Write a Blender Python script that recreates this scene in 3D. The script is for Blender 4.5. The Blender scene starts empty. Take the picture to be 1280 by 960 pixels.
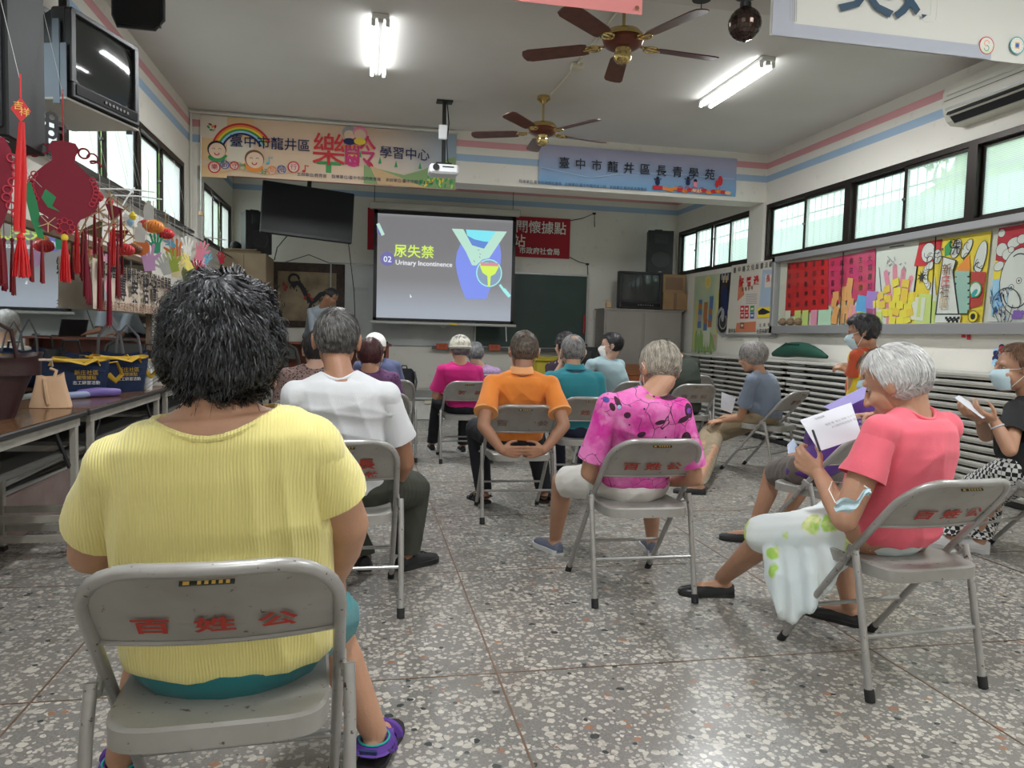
import bpy, bmesh, math, random
import numpy as np
from mathutils import Vector, Matrix, noise
PI=math.pi
C=bpy.context.scene.collection
# ---------------------------------------------------------------- camera, world, light, exposure
FPX,YAW,PITCH,ROLL=937.3,0.1965817,-0.064859,0.0257736
cyw,syw=math.cos(YAW),math.sin(YAW)
FW=Vector((syw*math.cos(PITCH),cyw*math.cos(PITCH),math.sin(PITCH)))
R0=Vector((cyw,-syw,0)); U0=R0.cross(FW)
RT=math.cos(ROLL)*R0+math.sin(ROLL)*U0; UP=-math.sin(ROLL)*R0+math.cos(ROLL)*U0
EYE=Vector((0,0,1.2))
cd=bpy.data.cameras.new('camera'); cam=bpy.data.objects.new('camera',cd); C.objects.link(cam)
cd.sensor_fit='HORIZONTAL'; cd.sensor_width=36; cd.lens=36*FPX/1280; cd.clip_start=.05
M3=Matrix((RT,UP,-FW)).transposed(); cam.matrix_world=Matrix.Translation(EYE)@M3.to_4x4()
bpy.context.scene.camera=cam
def at(x,y,Y):                      # where the sight line of a photo pixel crosses the depth Y
    d=(x-640)/FPX*RT-(y-480)/FPX*UP+FW
    return EYE+d*((Y-EYE.y)/d.y)
def flr(x,y,z=0):
    d=(x-640)/FPX*RT-(y-480)/FPX*UP+FW
    return EYE+d*((z-EYE.z)/d.z)
sc=bpy.context.scene
sc.view_settings.view_transform='Standard'; sc.view_settings.look='None'
sc.view_settings.exposure=0.74; sc.view_settings.gamma=1
try: sc.view_settings.use_curve_mapping=False
except Exception: pass
sc.cycles.use_denoising=True
sc.cycles.max_bounces=8; sc.cycles.diffuse_bounces=4; sc.cycles.transparent_max_bounces=12
sc.cycles.sample_clamp_indirect=6
wd=bpy.data.worlds.new('world'); sc.world=wd; wd.use_nodes=True
nt=wd.node_tree; nt.nodes.clear()
wo=nt.nodes.new('ShaderNodeOutputWorld'); bg=nt.nodes.new('ShaderNodeBackground')
bg.inputs[0].default_value=(.86,.93,1.0,1); bg.inputs[1].default_value=2.1      # overcast midday sky
nt.links.new(bg.outputs[0],wo.inputs[0])
XL,XR,YB,YK,YR,ZC=-1.98,5.24,9.3,12.2,-2.2,3.68
def area_light(name,loc,size,rot,power,col=(1,1,1),portal=False):
    l=bpy.data.lights.new(name,'AREA'); l.shape='RECTANGLE'; l.size,l.size_y=size; l.energy=power; l.color=col
    o=bpy.data.objects.new(name,l); o.location=loc; o.rotation_euler=rot; C.objects.link(o)
    if portal: l.cycles.is_portal=True
    return o
for nm,x,s,ys in (('portal_left',XL-.12,1,[(3.4,9.05)]),('portal_right',XR+.12,-1,[(-1.9,9.27),(9.72,12.1)]),('portal_left',XL-.12,1,[(-1.9,3.4),(9.55,12.1)])):
    for a,b in ys:
        area_light(nm,(x,(a+b)/2,2.66),(.76,b-a),(0,-s*PI/2,0),1,portal=True)
# ---------------------------------------------------------------- materials
MATS={}
def mat(name,col=(.5,.5,.5),rough=.6,metal=0,bump=None,var=None,spec=.5,emit=None,sheen=0,sss=0,noise2=None):
    """bump=(scale,strength); var=(scale,other colour,amount) low noise mottling of the thing's own colour"""
    if name in MATS: return MATS[name]
    m=bpy.data.materials.new(name); MATS[name]=m; m.use_nodes=True
    nt=m.node_tree; N=nt.nodes; L=nt.links; b=N['Principled BSDF']
    b.inputs['Base Color'].default_value=(*col,1); b.inputs['Roughness'].default_value=rough
    b.inputs['Metallic'].default_value=metal; b.inputs['Specular IOR Level'].default_value=spec
    if sheen: b.inputs['Sheen Weight'].default_value=sheen
    if sss:
        b.inputs['Subsurface Weight'].default_value=sss; b.inputs['Subsurface Radius'].default_value=(.02,.008,.004); b.inputs['Subsurface Scale'].default_value=.5
    if emit:
        b.inputs['Emission Color'].default_value=(*emit[0],1); b.inputs['Emission Strength'].default_value=emit[1]
    tc=N.new('ShaderNodeTexCoord')
    if var:
        n=N.new('ShaderNodeTexNoise'); n.inputs['Scale'].default_value=var[0]; n.inputs['Detail'].default_value=4
        L.new(tc.outputs['Object'],n.inputs['Vector'])
        r=N.new('ShaderNodeMapRange'); r.inputs['From Min'].default_value=.38; r.inputs['From Max'].default_value=.68
        r.inputs['To Max'].default_value=var[2]; L.new(n.outputs['Fac'],r.inputs['Value'])
        x=N.new('ShaderNodeMix'); x.data_type='RGBA'; x.inputs[6].default_value=(*col,1); x.inputs[7].default_value=(*var[1],1)
        L.new(r.outputs[0],x.inputs[0]); L.new(x.outputs[2],b.inputs['Base Color'])
    if bump:
        n=N.new('ShaderNodeTexNoise'); n.inputs['Scale'].default_value=bump[0]; n.inputs['Detail'].default_value=5
        L.new(tc.outputs['Object'],n.inputs['Vector'])
        bp=N.new('ShaderNodeBump'); bp.inputs['Strength'].default_value=bump[1]; bp.inputs['Distance'].default_value=.01
        L.new(n.outputs['Fac'],bp.inputs['Height']); L.new(bp.outputs[0],b.inputs['Normal'])
    return m
class G:                      # tiny node graph helper
    def __init__(s,m): s.m=m; s.N=m.node_tree.nodes; s.L=m.node_tree.links; s.b=s.N['Principled BSDF']
    def n(s,t,**k):
        x=s.N.new('ShaderNode'+t)
        for a,v in k.items(): setattr(x,a,v)
        return x
    def link(s,a,b): s.L.new(a,b)
    def val(s,sock,v):
        if hasattr(v,'is_linked'): s.L.new(v,sock)
        else: sock.default_value=v
    def math(s,op,a,b=None,c=None,clamp=False):
        x=s.n('Math',operation=op,use_clamp=clamp); s.val(x.inputs[0],a)
        if b is not None: s.val(x.inputs[1],b)
        if c is not None: s.val(x.inputs[2],c)
        return x.outputs[0]
    def mix(s,f,a,b):
        x=s.n('Mix',data_type='RGBA'); s.val(x.inputs[0],f)
        for i,v in ((6,a),(7,b)): s.val(x.inputs[i],(*v,1) if isinstance(v,tuple) and len(v)==3 else v)
        return x.outputs[2]
    def obj(s,scale=(1,1,1),rot=(0,0,0),loc=(0,0,0)):
        t=s.n('TexCoord'); mp=s.n('Mapping'); mp.inputs['Scale'].default_value=scale; mp.inputs['Rotation'].default_value=rot; mp.inputs['Location'].default_value=loc
        s.link(t.outputs['Object'],mp.inputs[0]); return mp.outputs[0]
    def noise(s,v,sc,det=3,rough=.5):
        x=s.n('TexNoise'); s.link(v,x.inputs['Vector']); x.inputs['Scale'].default_value=sc; x.inputs['Detail'].default_value=det; x.inputs['Roughness'].default_value=rough; return x.outputs['Fac']
    def voro(s,v,sc,feat='F1',rnd=1):
        x=s.n('TexVoronoi',feature=feat); s.link(v,x.inputs['Vector']); x.inputs['Scale'].default_value=sc; x.inputs['Randomness'].default_value=rnd; return x
    def rng(s,v,a,b,c=0,d=1):
        x=s.n('MapRange'); s.val(x.inputs[0],v)
        for i,q in enumerate((a,b,c,d)): x.inputs[i+1].default_value=q
        return x.outputs[0]
    def bump(s,h,st=.3,dist=.01):
        x=s.n('Bump'); x.inputs['Strength'].default_value=st; x.inputs['Distance'].default_value=dist; s.link(h,x.inputs['Height']); s.link(x.outputs[0],s.b.inputs['Normal'])
    def col(s,c): s.link(c,s.b.inputs['Base Color'])
    def sep(s,v):
        x=s.n('SeparateXYZ'); s.link(v,x.inputs[0]); return x.outputs
# ---------------------------------------------------------------- object helpers
def tag(o,label=None,cat=None,group=None,kind=None):
    if label: o['label']=label
    if cat: o['category']=cat
    if group: o['group']=group
    if kind: o['kind']=kind
    return o
def thing(name,label,cat,loc=(0,0,0),rz=0,group=None):
    o=bpy.data.objects.new(name,None); C.objects.link(o); o.empty_display_size=.1
    o.location=loc; o.rotation_euler=(0,0,rz); return tag(o,label,cat,group)
def link(name,me,m=None,parent=None,smooth=False):
    o=bpy.data.objects.new(name,me); C.objects.link(o)
    if m is not None:
        ms=m if isinstance(m,(list,tuple)) else [m]
        for i,k in enumerate(ms):
            if i<len(me.materials): me.materials[i]=k
            else: me.materials.append(k)
    if smooth and len(me.polygons): me.polygons.foreach_set('use_smooth',[True]*len(me.polygons))
    if parent is not None: o.parent=parent
    return o
def copy_tree(o,parent=None):
    c=o.copy(); C.objects.link(c)
    if parent is not None: c.parent=parent
    for ch in list(o.children): copy_tree(ch,c)
    return c
class MB:                     # mesh builder: boxes, tubes, lathes, prisms in one mesh
    def __init__(s): s.v=[]; s.f=[]; s.mi=[]
    def add(s,v,f,mi=0):
        k=len(s.v); s.v+= [tuple(p) for p in v]; s.f+=[tuple(i+k for i in q) for q in f]; s.mi+=[mi]*len(f); return s
    def box(s,c,d,rot=None,mi=0,bev=0):
        x,y,z=d[0]/2,d[1]/2,d[2]/2
        if bev:
            b=min(bev,x*.9,y*.9,z*.9); P=[]
            # chamfered box through convex hull of 24 points
            for sx in(-1,1):
                for sy in(-1,1):
                    for sz in(-1,1):
                        P+=[(sx*(x-b),sy*(y-b),sz*z),(sx*(x-b),sy*y,sz*(z-b)),(sx*x,sy*(y-b),sz*(z-b))]
            bm=bmesh.new(); [bm.verts.new(p) for p in P]; bmesh.ops.convex_hull(bm,input=bm.verts)
            bmesh.ops.dissolve_limit(bm,angle_limit=.01,verts=bm.verts,edges=bm.edges)
            bm.verts.ensure_lookup_table(); bm.verts.index_update()
            V=[v.co.copy() for v in bm.verts]; F=[[v.index for v in f.verts] for f in bm.faces]; bm.free()
        else:
            V=[Vector((a*x,b*y,e*z)) for a in(-1,1) for b in(-1,1) for e in(-1,1)]
            F=[(0,1,3,2),(4,6,7,5),(0,4,5,1),(2,3,7,6),(0,2,6,4),(1,5,7,3)]
        if rot is not None:
            if not isinstance(rot,Matrix):
                from mathutils import Euler
                rot=Euler(rot).to_matrix()
            V=[rot@v for v in V]
        c=Vector(c); return s.add([v+c for v in V],F,mi)
    def tube(s,pts,r,n=8,mi=0,closed=False,caps=True,flat=None):
        pts=[Vector(p) for p in pts]; m=len(pts); rr=r if isinstance(r,(list,tuple)) else [r]*m
        V=[];F=[]; up=None
        for i,p in enumerate(pts):
            a=pts[(i-1)%m] if (i or closed) else p; b=pts[(i+1)%m] if (i<m-1 or closed) else p
            t=(b-a).normalized() if (b-a).length>1e-9 else Vector((0,0,1))
            if up is None:
                up=Vector((0,0,1)) if abs(t.z)<.9 else Vector((0,1,0))
            e1=(up-t*up.dot(t)); e1=e1.normalized() if e1.length>1e-6 else t.orthogonal().normalized(); up=e1; e2=t.cross(e1)
            for k in range(n):
                th=2*PI*(k+.5)/n; fx=flat if flat else 1
                V.append(p+(e1*math.cos(th)*fx+e2*math.sin(th))*rr[i])
        seg=m if closed else m-1
        for i in range(seg):
            for k in range(n):
                a=i*n+k; b=i*n+(k+1)%n; c=((i+1)%m)*n+(k+1)%n; d=((i+1)%m)*n+k; F.append((a,b,c,d))
        if caps and not closed: F.append(tuple(range(n-1,-1,-1))); F.append(tuple((m-1)*n+k for k in range(n)))
        return s.add(V,F,mi)
    def lathe(s,prof,c=(0,0,0),n=20,mi=0,rot=None):
        V=[];F=[];c=Vector(c)
        for r,z in prof:
            for k in range(n):
                th=2*PI*k/n; v=Vector((r*math.cos(th),r*math.sin(th),z)); V.append((rot@v if rot is not None else v)+c)
        for i in range(len(prof)-1):
            for k in range(n): F.append((i*n+k,i*n+(k+1)%n,(i+1)*n+(k+1)%n,(i+1)*n+k))
        if prof[0][0]>1e-5: F.append(tuple(range(n-1,-1,-1)))
        if prof[-1][0]>1e-5: F.append(tuple((len(prof)-1)*n+k for k in range(n)))
        return s.add(V,F,mi)
    def prism(s,poly,t,mi=0,mtx=None):       # 2D outline (x,z) thickened along y by t, front at y=0
        k=len(poly); V=[Vector((p[0],0,p[1])) for p in poly]+[Vector((p[0],t,p[1])) for p in poly]
        if mtx is not None: V=[mtx@v for v in V]
        F=[tuple(range(k)),tuple(range(2*k-1,k-1,-1))]+[(i,k+i,k+(i+1)%k,(i+1)%k) for i in range(k)]
        return s.add(V,F,mi)
    def poly(s,pts,mi=0): return s.add(pts,[tuple(range(len(pts)))],mi)
    def mesh(s,name='m'):
        me=bpy.data.meshes.new(name); me.from_pydata(s.v,[],s.f)
        if any(s.mi):
            for _ in range(max(s.mi)+1): me.materials.append(None)
            me.polygons.foreach_set('material_index',s.mi)
        me.update(); return me
    def build(s,name,m,parent=None,smooth=False):
        me=s.mesh(name); me.validate()
        bm=bmesh.new(); bm.from_mesh(me); bmesh.ops.recalc_face_normals(bm,faces=bm.faces); bm.to_mesh(me); bm.free()
        o=link(name,me,m,parent,smooth)
        if smooth: auto(o)
        return o
def auto(o,ang=40):
    me=o.data; 
    try: me.set_sharp_from_angle(angle=math.radians(ang))
    except Exception: pass
def struct(o): o['kind']='structure'; return o
TXC=bpy.data.curves.new('txt','FONT')
def text(s,size,m,parent,mtx,name='lettering',bold=0,sx=1,ext=.0004,align='CENTER',space=1,label=None,res=2,keep=None):
    cu=bpy.data.curves.new('t','FONT'); cu.body=s; cu.size=size; cu.align_x=align; cu.align_y='CENTER'; cu.resolution_u=res
    cu.extrude=ext; cu.offset=bold; cu.space_character=space
    o=bpy.data.objects.new('t',cu); C.objects.link(o)
    dg=bpy.context.evaluated_depsgraph_get(); me=bpy.data.meshes.new_from_object(o.evaluated_get(dg))
    bpy.data.objects.remove(o); bpy.data.curves.remove(cu)
    me.transform(Matrix.Diagonal((sx,1,1,1)))
    me.transform(mtx)
    o=link(name,me,m,parent)
    if label: o['label']=label
    return o
def frame(o,xd,yd):          # matrix: local x -> xd, local y -> yd
    x=Vector(xd).normalized(); y=Vector(yd).normalized(); z=x.cross(y)
    return Matrix.Translation(Vector(o))@Matrix((x,y,z)).transposed().to_4x4()
class Print:                  # flat printed artwork: coloured outlines layered 0.3 mm apart
    def __init__(s,mtx): s.mtx=mtx; s.mb=MB(); s.m=[]; s.z=.0006
    def mi(s,m):
        if m not in s.m: s.m.append(m)
        return s.m.index(m)
    def poly(s,pts,m):
        s.z+=.00012; s.mb.add([s.mtx@Vector((p[0],p[1],s.z)) for p in pts],[tuple(range(len(pts)))],s.mi(m)); return s
    def ell(s,x,y,a,b,m,rot=0,n=20,t0=0,t1=2*PI):
        c,q=math.cos(rot),math.sin(rot); P=[]
        for k in range(n if t1-t0>6.28 else n+1):
            t=t0+(t1-t0)*k/n; u,v=a*math.cos(t),b*math.sin(t); P.append((x+u*c-v*q,y+u*q+v*c))
        return s.poly(P,m)
    def rect(s,x,y,w,h,m,rot=0):
        c,q=math.cos(rot),math.sin(rot)
        return s.poly([(x+u*c-v*q,y+u*q+v*c) for u,v in((-w/2,-h/2),(w/2,-h/2),(w/2,h/2),(-w/2,h/2))],m)
    def line(s,pts,w,m):
        s.z+=.00012; i=s.mi(m); n=len(pts); V=[]
        for k,p in enumerate(pts):
            a=Vector(pts[max(0,k-1)]); b=Vector(pts[min(n-1,k+1)]); t=(b-a); t=t.normalized() if t.length>0 else Vector((1,0)); nn=Vector((-t[1],t[0]))*w/2
            V+=[s.mtx@Vector((p[0]+nn[0],p[1]+nn[1],s.z)),s.mtx@Vector((p[0]-nn[0],p[1]-nn[1],s.z))]
        s.mb.add(V,[(2*k,2*k+1,2*k+3,2*k+2) for k in range(n-1)],i); return s
    def arc(s,x,y,r,w,m,t0,t1,n=20,ry=None):
        ry=ry or r; return s.line([(x+r*math.cos(t0+(t1-t0)*k/n),y+ry*math.sin(t0+(t1-t0)*k/n)) for k in range(n+1)],w,m)
    def done(s,parent,name='printed_artwork'):
        me=s.mb.mesh(name); return link(name,me,s.m,parent)
def flat(name,col,rough=.7): return mat(name,col,rough)
INK=dict(black=(.02,.02,.025),white=(.85,.84,.80),red=(.62,.03,.04),green=(.05,.33,.10),yellow=(.85,.65,.05),orange=(.85,.28,.05),blue=(.05,.14,.45),navy=(.015,.025,.10),
 pink=(.85,.30,.42),skin=(.85,.62,.45),brown=(.22,.09,.04),grey=(.35,.35,.36),cyan=(.12,.50,.65),purple=(.25,.12,.45),peach=(.84,.55,.32),cream=(.83,.76,.62),lime=(.50,.75,.15),teal=(.05,.35,.36),tan=(.62,.42,.22),magenta=(.72,.05,.30),lightblue=(.35,.58,.80))
def ink(k): return mat('ink_'+k,INK[k],.7)
random.seed(7); np.random.seed(7)
# ---------------------------------------------------------------- the setting
def ray_plane(x,y,ax,v):
    d=(x-640)/FPX*RT-(y-480)/FPX*UP+FW
    return EYE+d*((v-EYE[ax])/d[ax])
def BR(x,y,v=XR-.04): p=ray_plane(x,y,0,v); return (-p.y,p.z)
def BB(x,y,v=YB-.02): p=ray_plane(x,y,1,v); return (p.x,p.z)
def BW(x,y,v=YK-.02): p=ray_plane(x,y,1,v); return (p.x,p.z)
def BL(x,y,v=XL+.03): p=ray_plane(x,y,0,v); return (p.y,p.z)
def wall_mat(name,stripes=True):
    m=mat(name,(.74,.71,.63),.65); g=G(m); v=g.obj()
    base=g.mix(g.rng(g.noise(v,1.3,5),.4,.75,0,.35),(.80,.77,.70),(.71,.68,.60))
    base=g.mix(g.rng(g.noise(v,9,5),.62,.75,0,.35),base,(.5,.47,.41))
    if stripes:
        z=g.sep(v)[2]
        pk=g.math('MULTIPLY',g.math('GREATER_THAN',z,3.49),g.math('LESS_THAN',z,3.57))
        bl=g.math('MULTIPLY',g.math('GREATER_THAN',z,3.315),g.math('LESS_THAN',z,3.40))
        base=g.mix(pk,base,(.72,.36,.38)); base=g.mix(bl,base,(.36,.50,.66))
    g.col(base); g.bump(g.noise(v,60,4),.12,.004); return m
WALL=wall_mat('cream_painted_plaster'); WALLP=wall_mat('cream_plain_plaster',False)
CEIL=mat('grey_white_ceiling_plaster',(.70,.685,.65),.8,bump=(5,.25),var=(.9,(.63,.61,.57),.8))
BRONZE=mat('dark_bronze_aluminium',(.035,.028,.024),.4,.6)
def floor_mat():
    m=mat('grey_terrazzo',(.25,.24,.22),.3); g=G(m); v=g.obj()
    dn=g.n('TexNoise'); g.link(v,dn.inputs['Vector']); dn.inputs['Scale'].default_value=30; dn.inputs['Detail'].default_value=2
    vm=g.n('VectorMath',operation='SCALE'); g.link(dn.outputs['Color'],vm.inputs[0]); vm.inputs['Scale'].default_value=.022
    va=g.n('VectorMath',operation='ADD'); g.link(v,va.inputs[0]); g.link(vm.outputs[0],va.inputs[1]); w=va.outputs[0]
    base=g.mix(g.rng(g.noise(v,.9,4),.35,.7),(.17,.165,.155),(.23,.21,.185))
    base=g.mix(g.rng(g.noise(v,140,3),.45,.6,0,.5),base,(.28,.27,.25))
    for sc_,thr,keep,cols in ((36,.42,.46,((.57,.535,.47),(.40,.37,.32))),(58,.40,.45,((.52,.49,.44),(.34,.315,.28))),(28,.30,.90,((.035,.045,.045),(.06,.07,.065))),(24,.26,.94,((.30,.15,.09),(.36,.22,.14)))):
        vo=g.voro(w,sc_); c=g.sep(vo.outputs['Color'])
        rad=g.math('MULTIPLY_ADD',c[1],.22,thr-.1)
        k=g.math('MULTIPLY',g.math('LESS_THAN',vo.outputs['Distance'],rad),g.math('GREATER_THAN',c[0],keep))
        base=g.mix(k,base,g.mix(c[2],*cols))
    base=g.mix(g.rng(g.noise(v,2.2,6,.65),.5,.72,0,.45),base,(.17,.15,.13))
    g.col(base)
    g.link(g.rng(g.noise(v,3,5),.3,.7,.22,.42),g.b.inputs['Roughness']); g.bump(g.noise(v,45,4),.08,.003); return m
b=MB(); b.box(((XL+XR)/2,(YR+YK)/2,-.05),(XR-XL+.4,YK-YR+.4,.1)); floor=struct(b.build('floor',floor_mat()))
seam=mat('tarnished_brass_seam',(.20,.13,.09),.5,.4)
for x in (-1.02,.48,1.98,3.48,4.98):
    b=MB(); b.box((x,(YR+10.35)/2,.0006),(.007,10.35-YR,.0016)); o=b.build('brass_divider_strip',seam,floor)
for y in (-.9,.25,1.4,2.55,3.70,4.85,6.0,7.15,8.3,9.45):
    b=MB(); b.box(((XL+XR)/2,y,.0004),(XR-XL,.006,.0016)); o=b.build('brass_divider_strip',seam,floor)
b=MB(); b.box(((XL+XR)/2,(YR+YK)/2,ZC+.06),(XR-XL+.4,YK-YR+.4,.12)); struct(b.build('ceiling',CEIL))
# side walls with their band of windows
def side_wall(nm,x,s,openings):
    b=MB(); t=.14; xc=x+s*t/2; L=(YR+YK)/2; W=YK-YR
    b.box((xc,L,1.14),(t,W,2.28)); b.box((xc,L,(3.02+ZC)/2),(t,W,ZC-3.02))
    ys=[YR]+[q for o in openings for q in o]+[YK]
    for i in range(0,len(ys),2): b.box((xc,(ys[i]+ys[i+1])/2,2.65),(t,ys[i+1]-ys[i],.74))
    return struct(b.build(nm,WALL))
wall_left=side_wall('wall_left',XL,-1,[(-1.9,9.06),(9.53,12.08)])
wall_right=side_wall('wall_right',XR,1,[(-1.9,9.29),(9.70,12.12)])
b=MB(); b.box(((XL+XR)/2,YK+.08,ZC/2),(XR-XL+.28,.16,ZC)); wall_front=struct(b.build('wall_front',WALL))
b=MB(); b.box(((XL+XR)/2,YR-.08,ZC/2),(XR-XL+.28,.16,ZC)); struct(b.build('wall_rear',WALL))
b=MB(); b.box(((XL+XR)/2,YB+.19,(3.05+ZC)/2),(XR-XL,.38,ZC-3.05)); beam=struct(b.build('ceiling_beam',WALL))
for nm,x in (('pillar_left',XL+.035),('pillar_right',XR-.012)):
    b=MB(); b.box((x,YB+.19,1.525),(.09 if 'left' in nm else .03,.38,3.05)); struct(b.build(nm,WALLP))
# ceiling edge conduit above the beam
b=MB(); b.tube([(XL,YB-.03,3.645),(1.1,YB-.03,3.645)],.016,8); b.tube([(XL+.02,YB-.03,3.645),(XL+.02,YB-.03,2.3)],.014,8); struct(b.build('trim_1',mat('white_pvc',(.72,.70,.64),.4),None,True))
# platform at the front
b=MB(); b.box(((XL+XR)/2,(10.40+YK)/2,.14),(XR-XL,YK-10.40,.28)); stage=struct(b.build('stage_platform',mat('stage_concrete',(.42,.42,.40),.6,var=(2,(.3,.3,.29),1))))
b=MB(); b.box(((XL+XR)/2,10.39,.295),(XR-XL,.14,.03),bev=.008); b.build('stage_nosing',mat('stage_nosing_grey',(.36,.37,.36),.5),stage)
for i in range(12):
    b=MB(); b.box((XL+.3+i*.604,10.372,.14),(.596,.05,.272),bev=.006); b.build('stage_panel',mat('stage_panel_white',(.58,.58,.54),.6,var=(6,(.45,.44,.40),.8)),stage)
b=MB(); b.box((.88,10.34,.25),(.09,.03,.05),bev=.005); b.build('socket_plate',mat('ivory_plastic',(.55,.50,.38),.5),stage)
# windows
def glass_mat(name,col,haze):
    m=bpy.data.materials.new(name); m.use_nodes=True; nt=m.node_tree; N=nt.nodes; N.clear(); L=nt.links
    o=N.new('ShaderNodeOutputMaterial'); tr=N.new('ShaderNodeBsdfTransparent'); tr.inputs[0].default_value=(*col,1)
    tl=N.new('ShaderNodeBsdfTranslucent'); tl.inputs[0].default_value=(*col,1); gl=N.new('ShaderNodeBsdfGlossy'); gl.inputs['Roughness'].default_value=.15
    w=N.new('ShaderNodeTexWave'); w.bands_direction='Z'; w.inputs['Scale'].default_value=20; tc=N.new('ShaderNodeTexCoord'); L.new(tc.outputs['Object'],w.inputs[0])
    bp=N.new('ShaderNodeBump'); bp.inputs['Strength'].default_value=.5; bp.inputs['Distance'].default_value=.003; L.new(w.outputs['Fac'],bp.inputs['Height'])
    mr=N.new('ShaderNodeMapRange'); mr.inputs[3].default_value=haze-.1; mr.inputs[4].default_value=haze+.1; L.new(w.outputs['Fac'],mr.inputs[0])
    m1=N.new('ShaderNodeMixShader'); L.new(mr.outputs[0],m1.inputs[0]); L.new(tr.outputs[0],m1.inputs[1]); L.new(tl.outputs[0],m1.inputs[2])
    fr=N.new('ShaderNodeFresnel'); fr.inputs[0].default_value=1.45; L.new(bp.outputs[0],fr.inputs['Normal']); L.new(bp.outputs[0],gl.inputs['Normal'])
    ge=N.new('ShaderNodeNewGeometry'); om=N.new('ShaderNodeMath'); om.operation='SUBTRACT'; om.inputs[0].default_value=1; L.new(ge.outputs['Backfacing'],om.inputs[1]); mu=N.new('ShaderNodeMath'); mu.operation='MULTIPLY'; L.new(fr.outputs[0],mu.inputs[0]); L.new(om.outputs[0],mu.inputs[1])
    m2=N.new('ShaderNodeMixShader'); L.new(mu.outputs[0],m2.inputs[0]); L.new(m1.outputs[0],m2.inputs[1]); L.new(gl.outputs[0],m2.inputs[2])
    L.new(m2.outputs[0],o.inputs[0]); MATS[name]=m; return m
PANE=glass_mat('ribbed_window_glass',(.93,.97,.94),.50)
BAR=mat('grey_grille_bar',(.42,.42,.42),.5,.3)
wn=0
def window(x,s,y0,y1,n,z0=2.28,z1=3.02,bars=True):
    global wn; wn+=1
    w=thing('window_%d'%wn,None,None,(x,y0,z0)); w['kind']='structure'
    W=y1-y0; H=z1-z0; xo=s*.055
    fr=MB(); t=.05
    fr.box((xo,W/2,t/2),(.10,W,t)); fr.box((xo,W/2,H-t/2),(.10,W,t)); fr.box((xo,t/2,H/2),(.10,t,H-2*t)); fr.box((xo,W-t/2,H/2),(.10,t,H-2*t))
    fr.build('window_frame',BRONZE,w)
    pw=(W-2*t)/n
    for i in range(n):
        ya=t+i*pw; xi=xo+(.018 if i%2 else -.018); q=.028
        sa=MB(); sa.box((xi,ya+q/2,H/2),(.03,q,H-2*t)); sa.box((xi,ya+pw-q/2,H/2),(.03,q,H-2*t)); sa.box((xi,ya+pw/2,t+q/2),(.03,pw-2*q,q)); sa.box((xi,ya+pw/2,H-t-q/2),(.03,pw-2*q,q))
        so=sa.build('sash',BRONZE,w)
        g=MB(); g.box((xi,ya+pw/2,H/2),(.005,pw-2*q,H-2*t-2*q)); g.build('pane',PANE,so)
        if i%2==0 and n==2 or n==4 and i==2:
            k=MB(); k.lathe([(.0,-.006),(.017,-.006),(.017,.006),(.006,.02),(0,.02)],(xi-s*.02,ya+pw-.012,H*.5),10,rot=Matrix.Rotation(-s*PI/2,3,'Y')); k.build('sash_latch',mat('dull_latch_metal',(.25,.24,.22),.4,.7),so)
    if bars:
        me=None
        for i in range(int(W/.125)+1):
            if me is None:
                mb=MB(); mb.tube([(0,0,0),(0,0,H)],.006,6); me=mb.mesh(); me.materials.append(BAR)
            o=bpy.data.objects.new('grille_bar',me); C.objects.link(o); o.parent=w; o.location=(s*.20,.03+i*.125,0)
        me=None
        for zz in (.03,H*.72,H-.03):
            mb=MB(); mb.box((s*.20,W/2,zz),(.012,W,.018)); mb.build('grille_rail',BAR,w)
    return w
for i,(a,b_) in enumerate([(7.565,9.28),(5.82,7.565),(4.075,5.82),(2.33,4.075),(.585,2.33),(-1.16,.585)]): window(XR,1,a,b_,2)
window(XR,1,9.70,12.12,4)
for i,(a,b_) in enumerate([(7.35,9.05),(5.65,7.35),(3.95,5.65),(2.25,3.95),(.55,2.25),(-1.15,.55)]): window(XL,-1,a,b_,2,bars=i>1)
window(XL,-1,9.53,12.08,4,bars=False)
b=MB(); b.box((XL+.05,(YR+9.06)/2,2.262),(.10,9.06-YR,.03)); struct(b.build('trim_2',mat('dark_sill_rail',(.05,.045,.04),.5)))
# lower left wall: ledge, pinkish curb and cable conduits under the tables
b=MB(); b.box((XL+.06,4.2,.13),(.12,10.2,.26),bev=.01); struct(b.build('baseboard_left',mat('pinkish_old_concrete',(.34,.24,.22),.7,var=(5,(.42,.33,.31),1),bump=(20,.4))))
b=MB(); b.box((XL+.03,4.2,.60),(.06,10.2,.34),bev=.006); struct(b.build('trim_3',mat('painted_board_grey',(.50,.51,.47),.6,var=(3,(.36,.36,.33),.9))))
b=MB(); b.box((XL+.065,2.95,.53),(.012,.12,.13),bev=.003); tag(b.build('wall_socket',mat('ochre_socket_plate',(.32,.25,.16),.6)),'ochre blank socket plate on the grey board low on the left wall','socket')
for i,(z,m_,r_) in enumerate(((.40,'black',.014),(.345,'white',.016),(.30,'black',.012),(.275,'white',.013))):
    b=MB(); y=-1.0; P=[]
    while y<9: P.append((XL+.10+.01*math.sin(y*3+i),y,z+.008*math.sin(y*2.1+i*2))); y+=.3
    b.tube(P,r_,6); o=b.build('cable',mat('cable_'+m_,(.03,.03,.03) if m_=='black' else (.5,.5,.48),.5),None,True)
    tag(o,['upper black cable along the curb under the left tables','upper white conduit along the curb under the left tables','lower black cable along the curb under the left tables','lowest white conduit resting on the pinkish curb'][i],'cable')
b=MB(); b.box(((XL+XR)/2,YK-.012,.36),(XR-XL,.024,.10)); struct(b.build('baseboard_front',WALLP))
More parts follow.
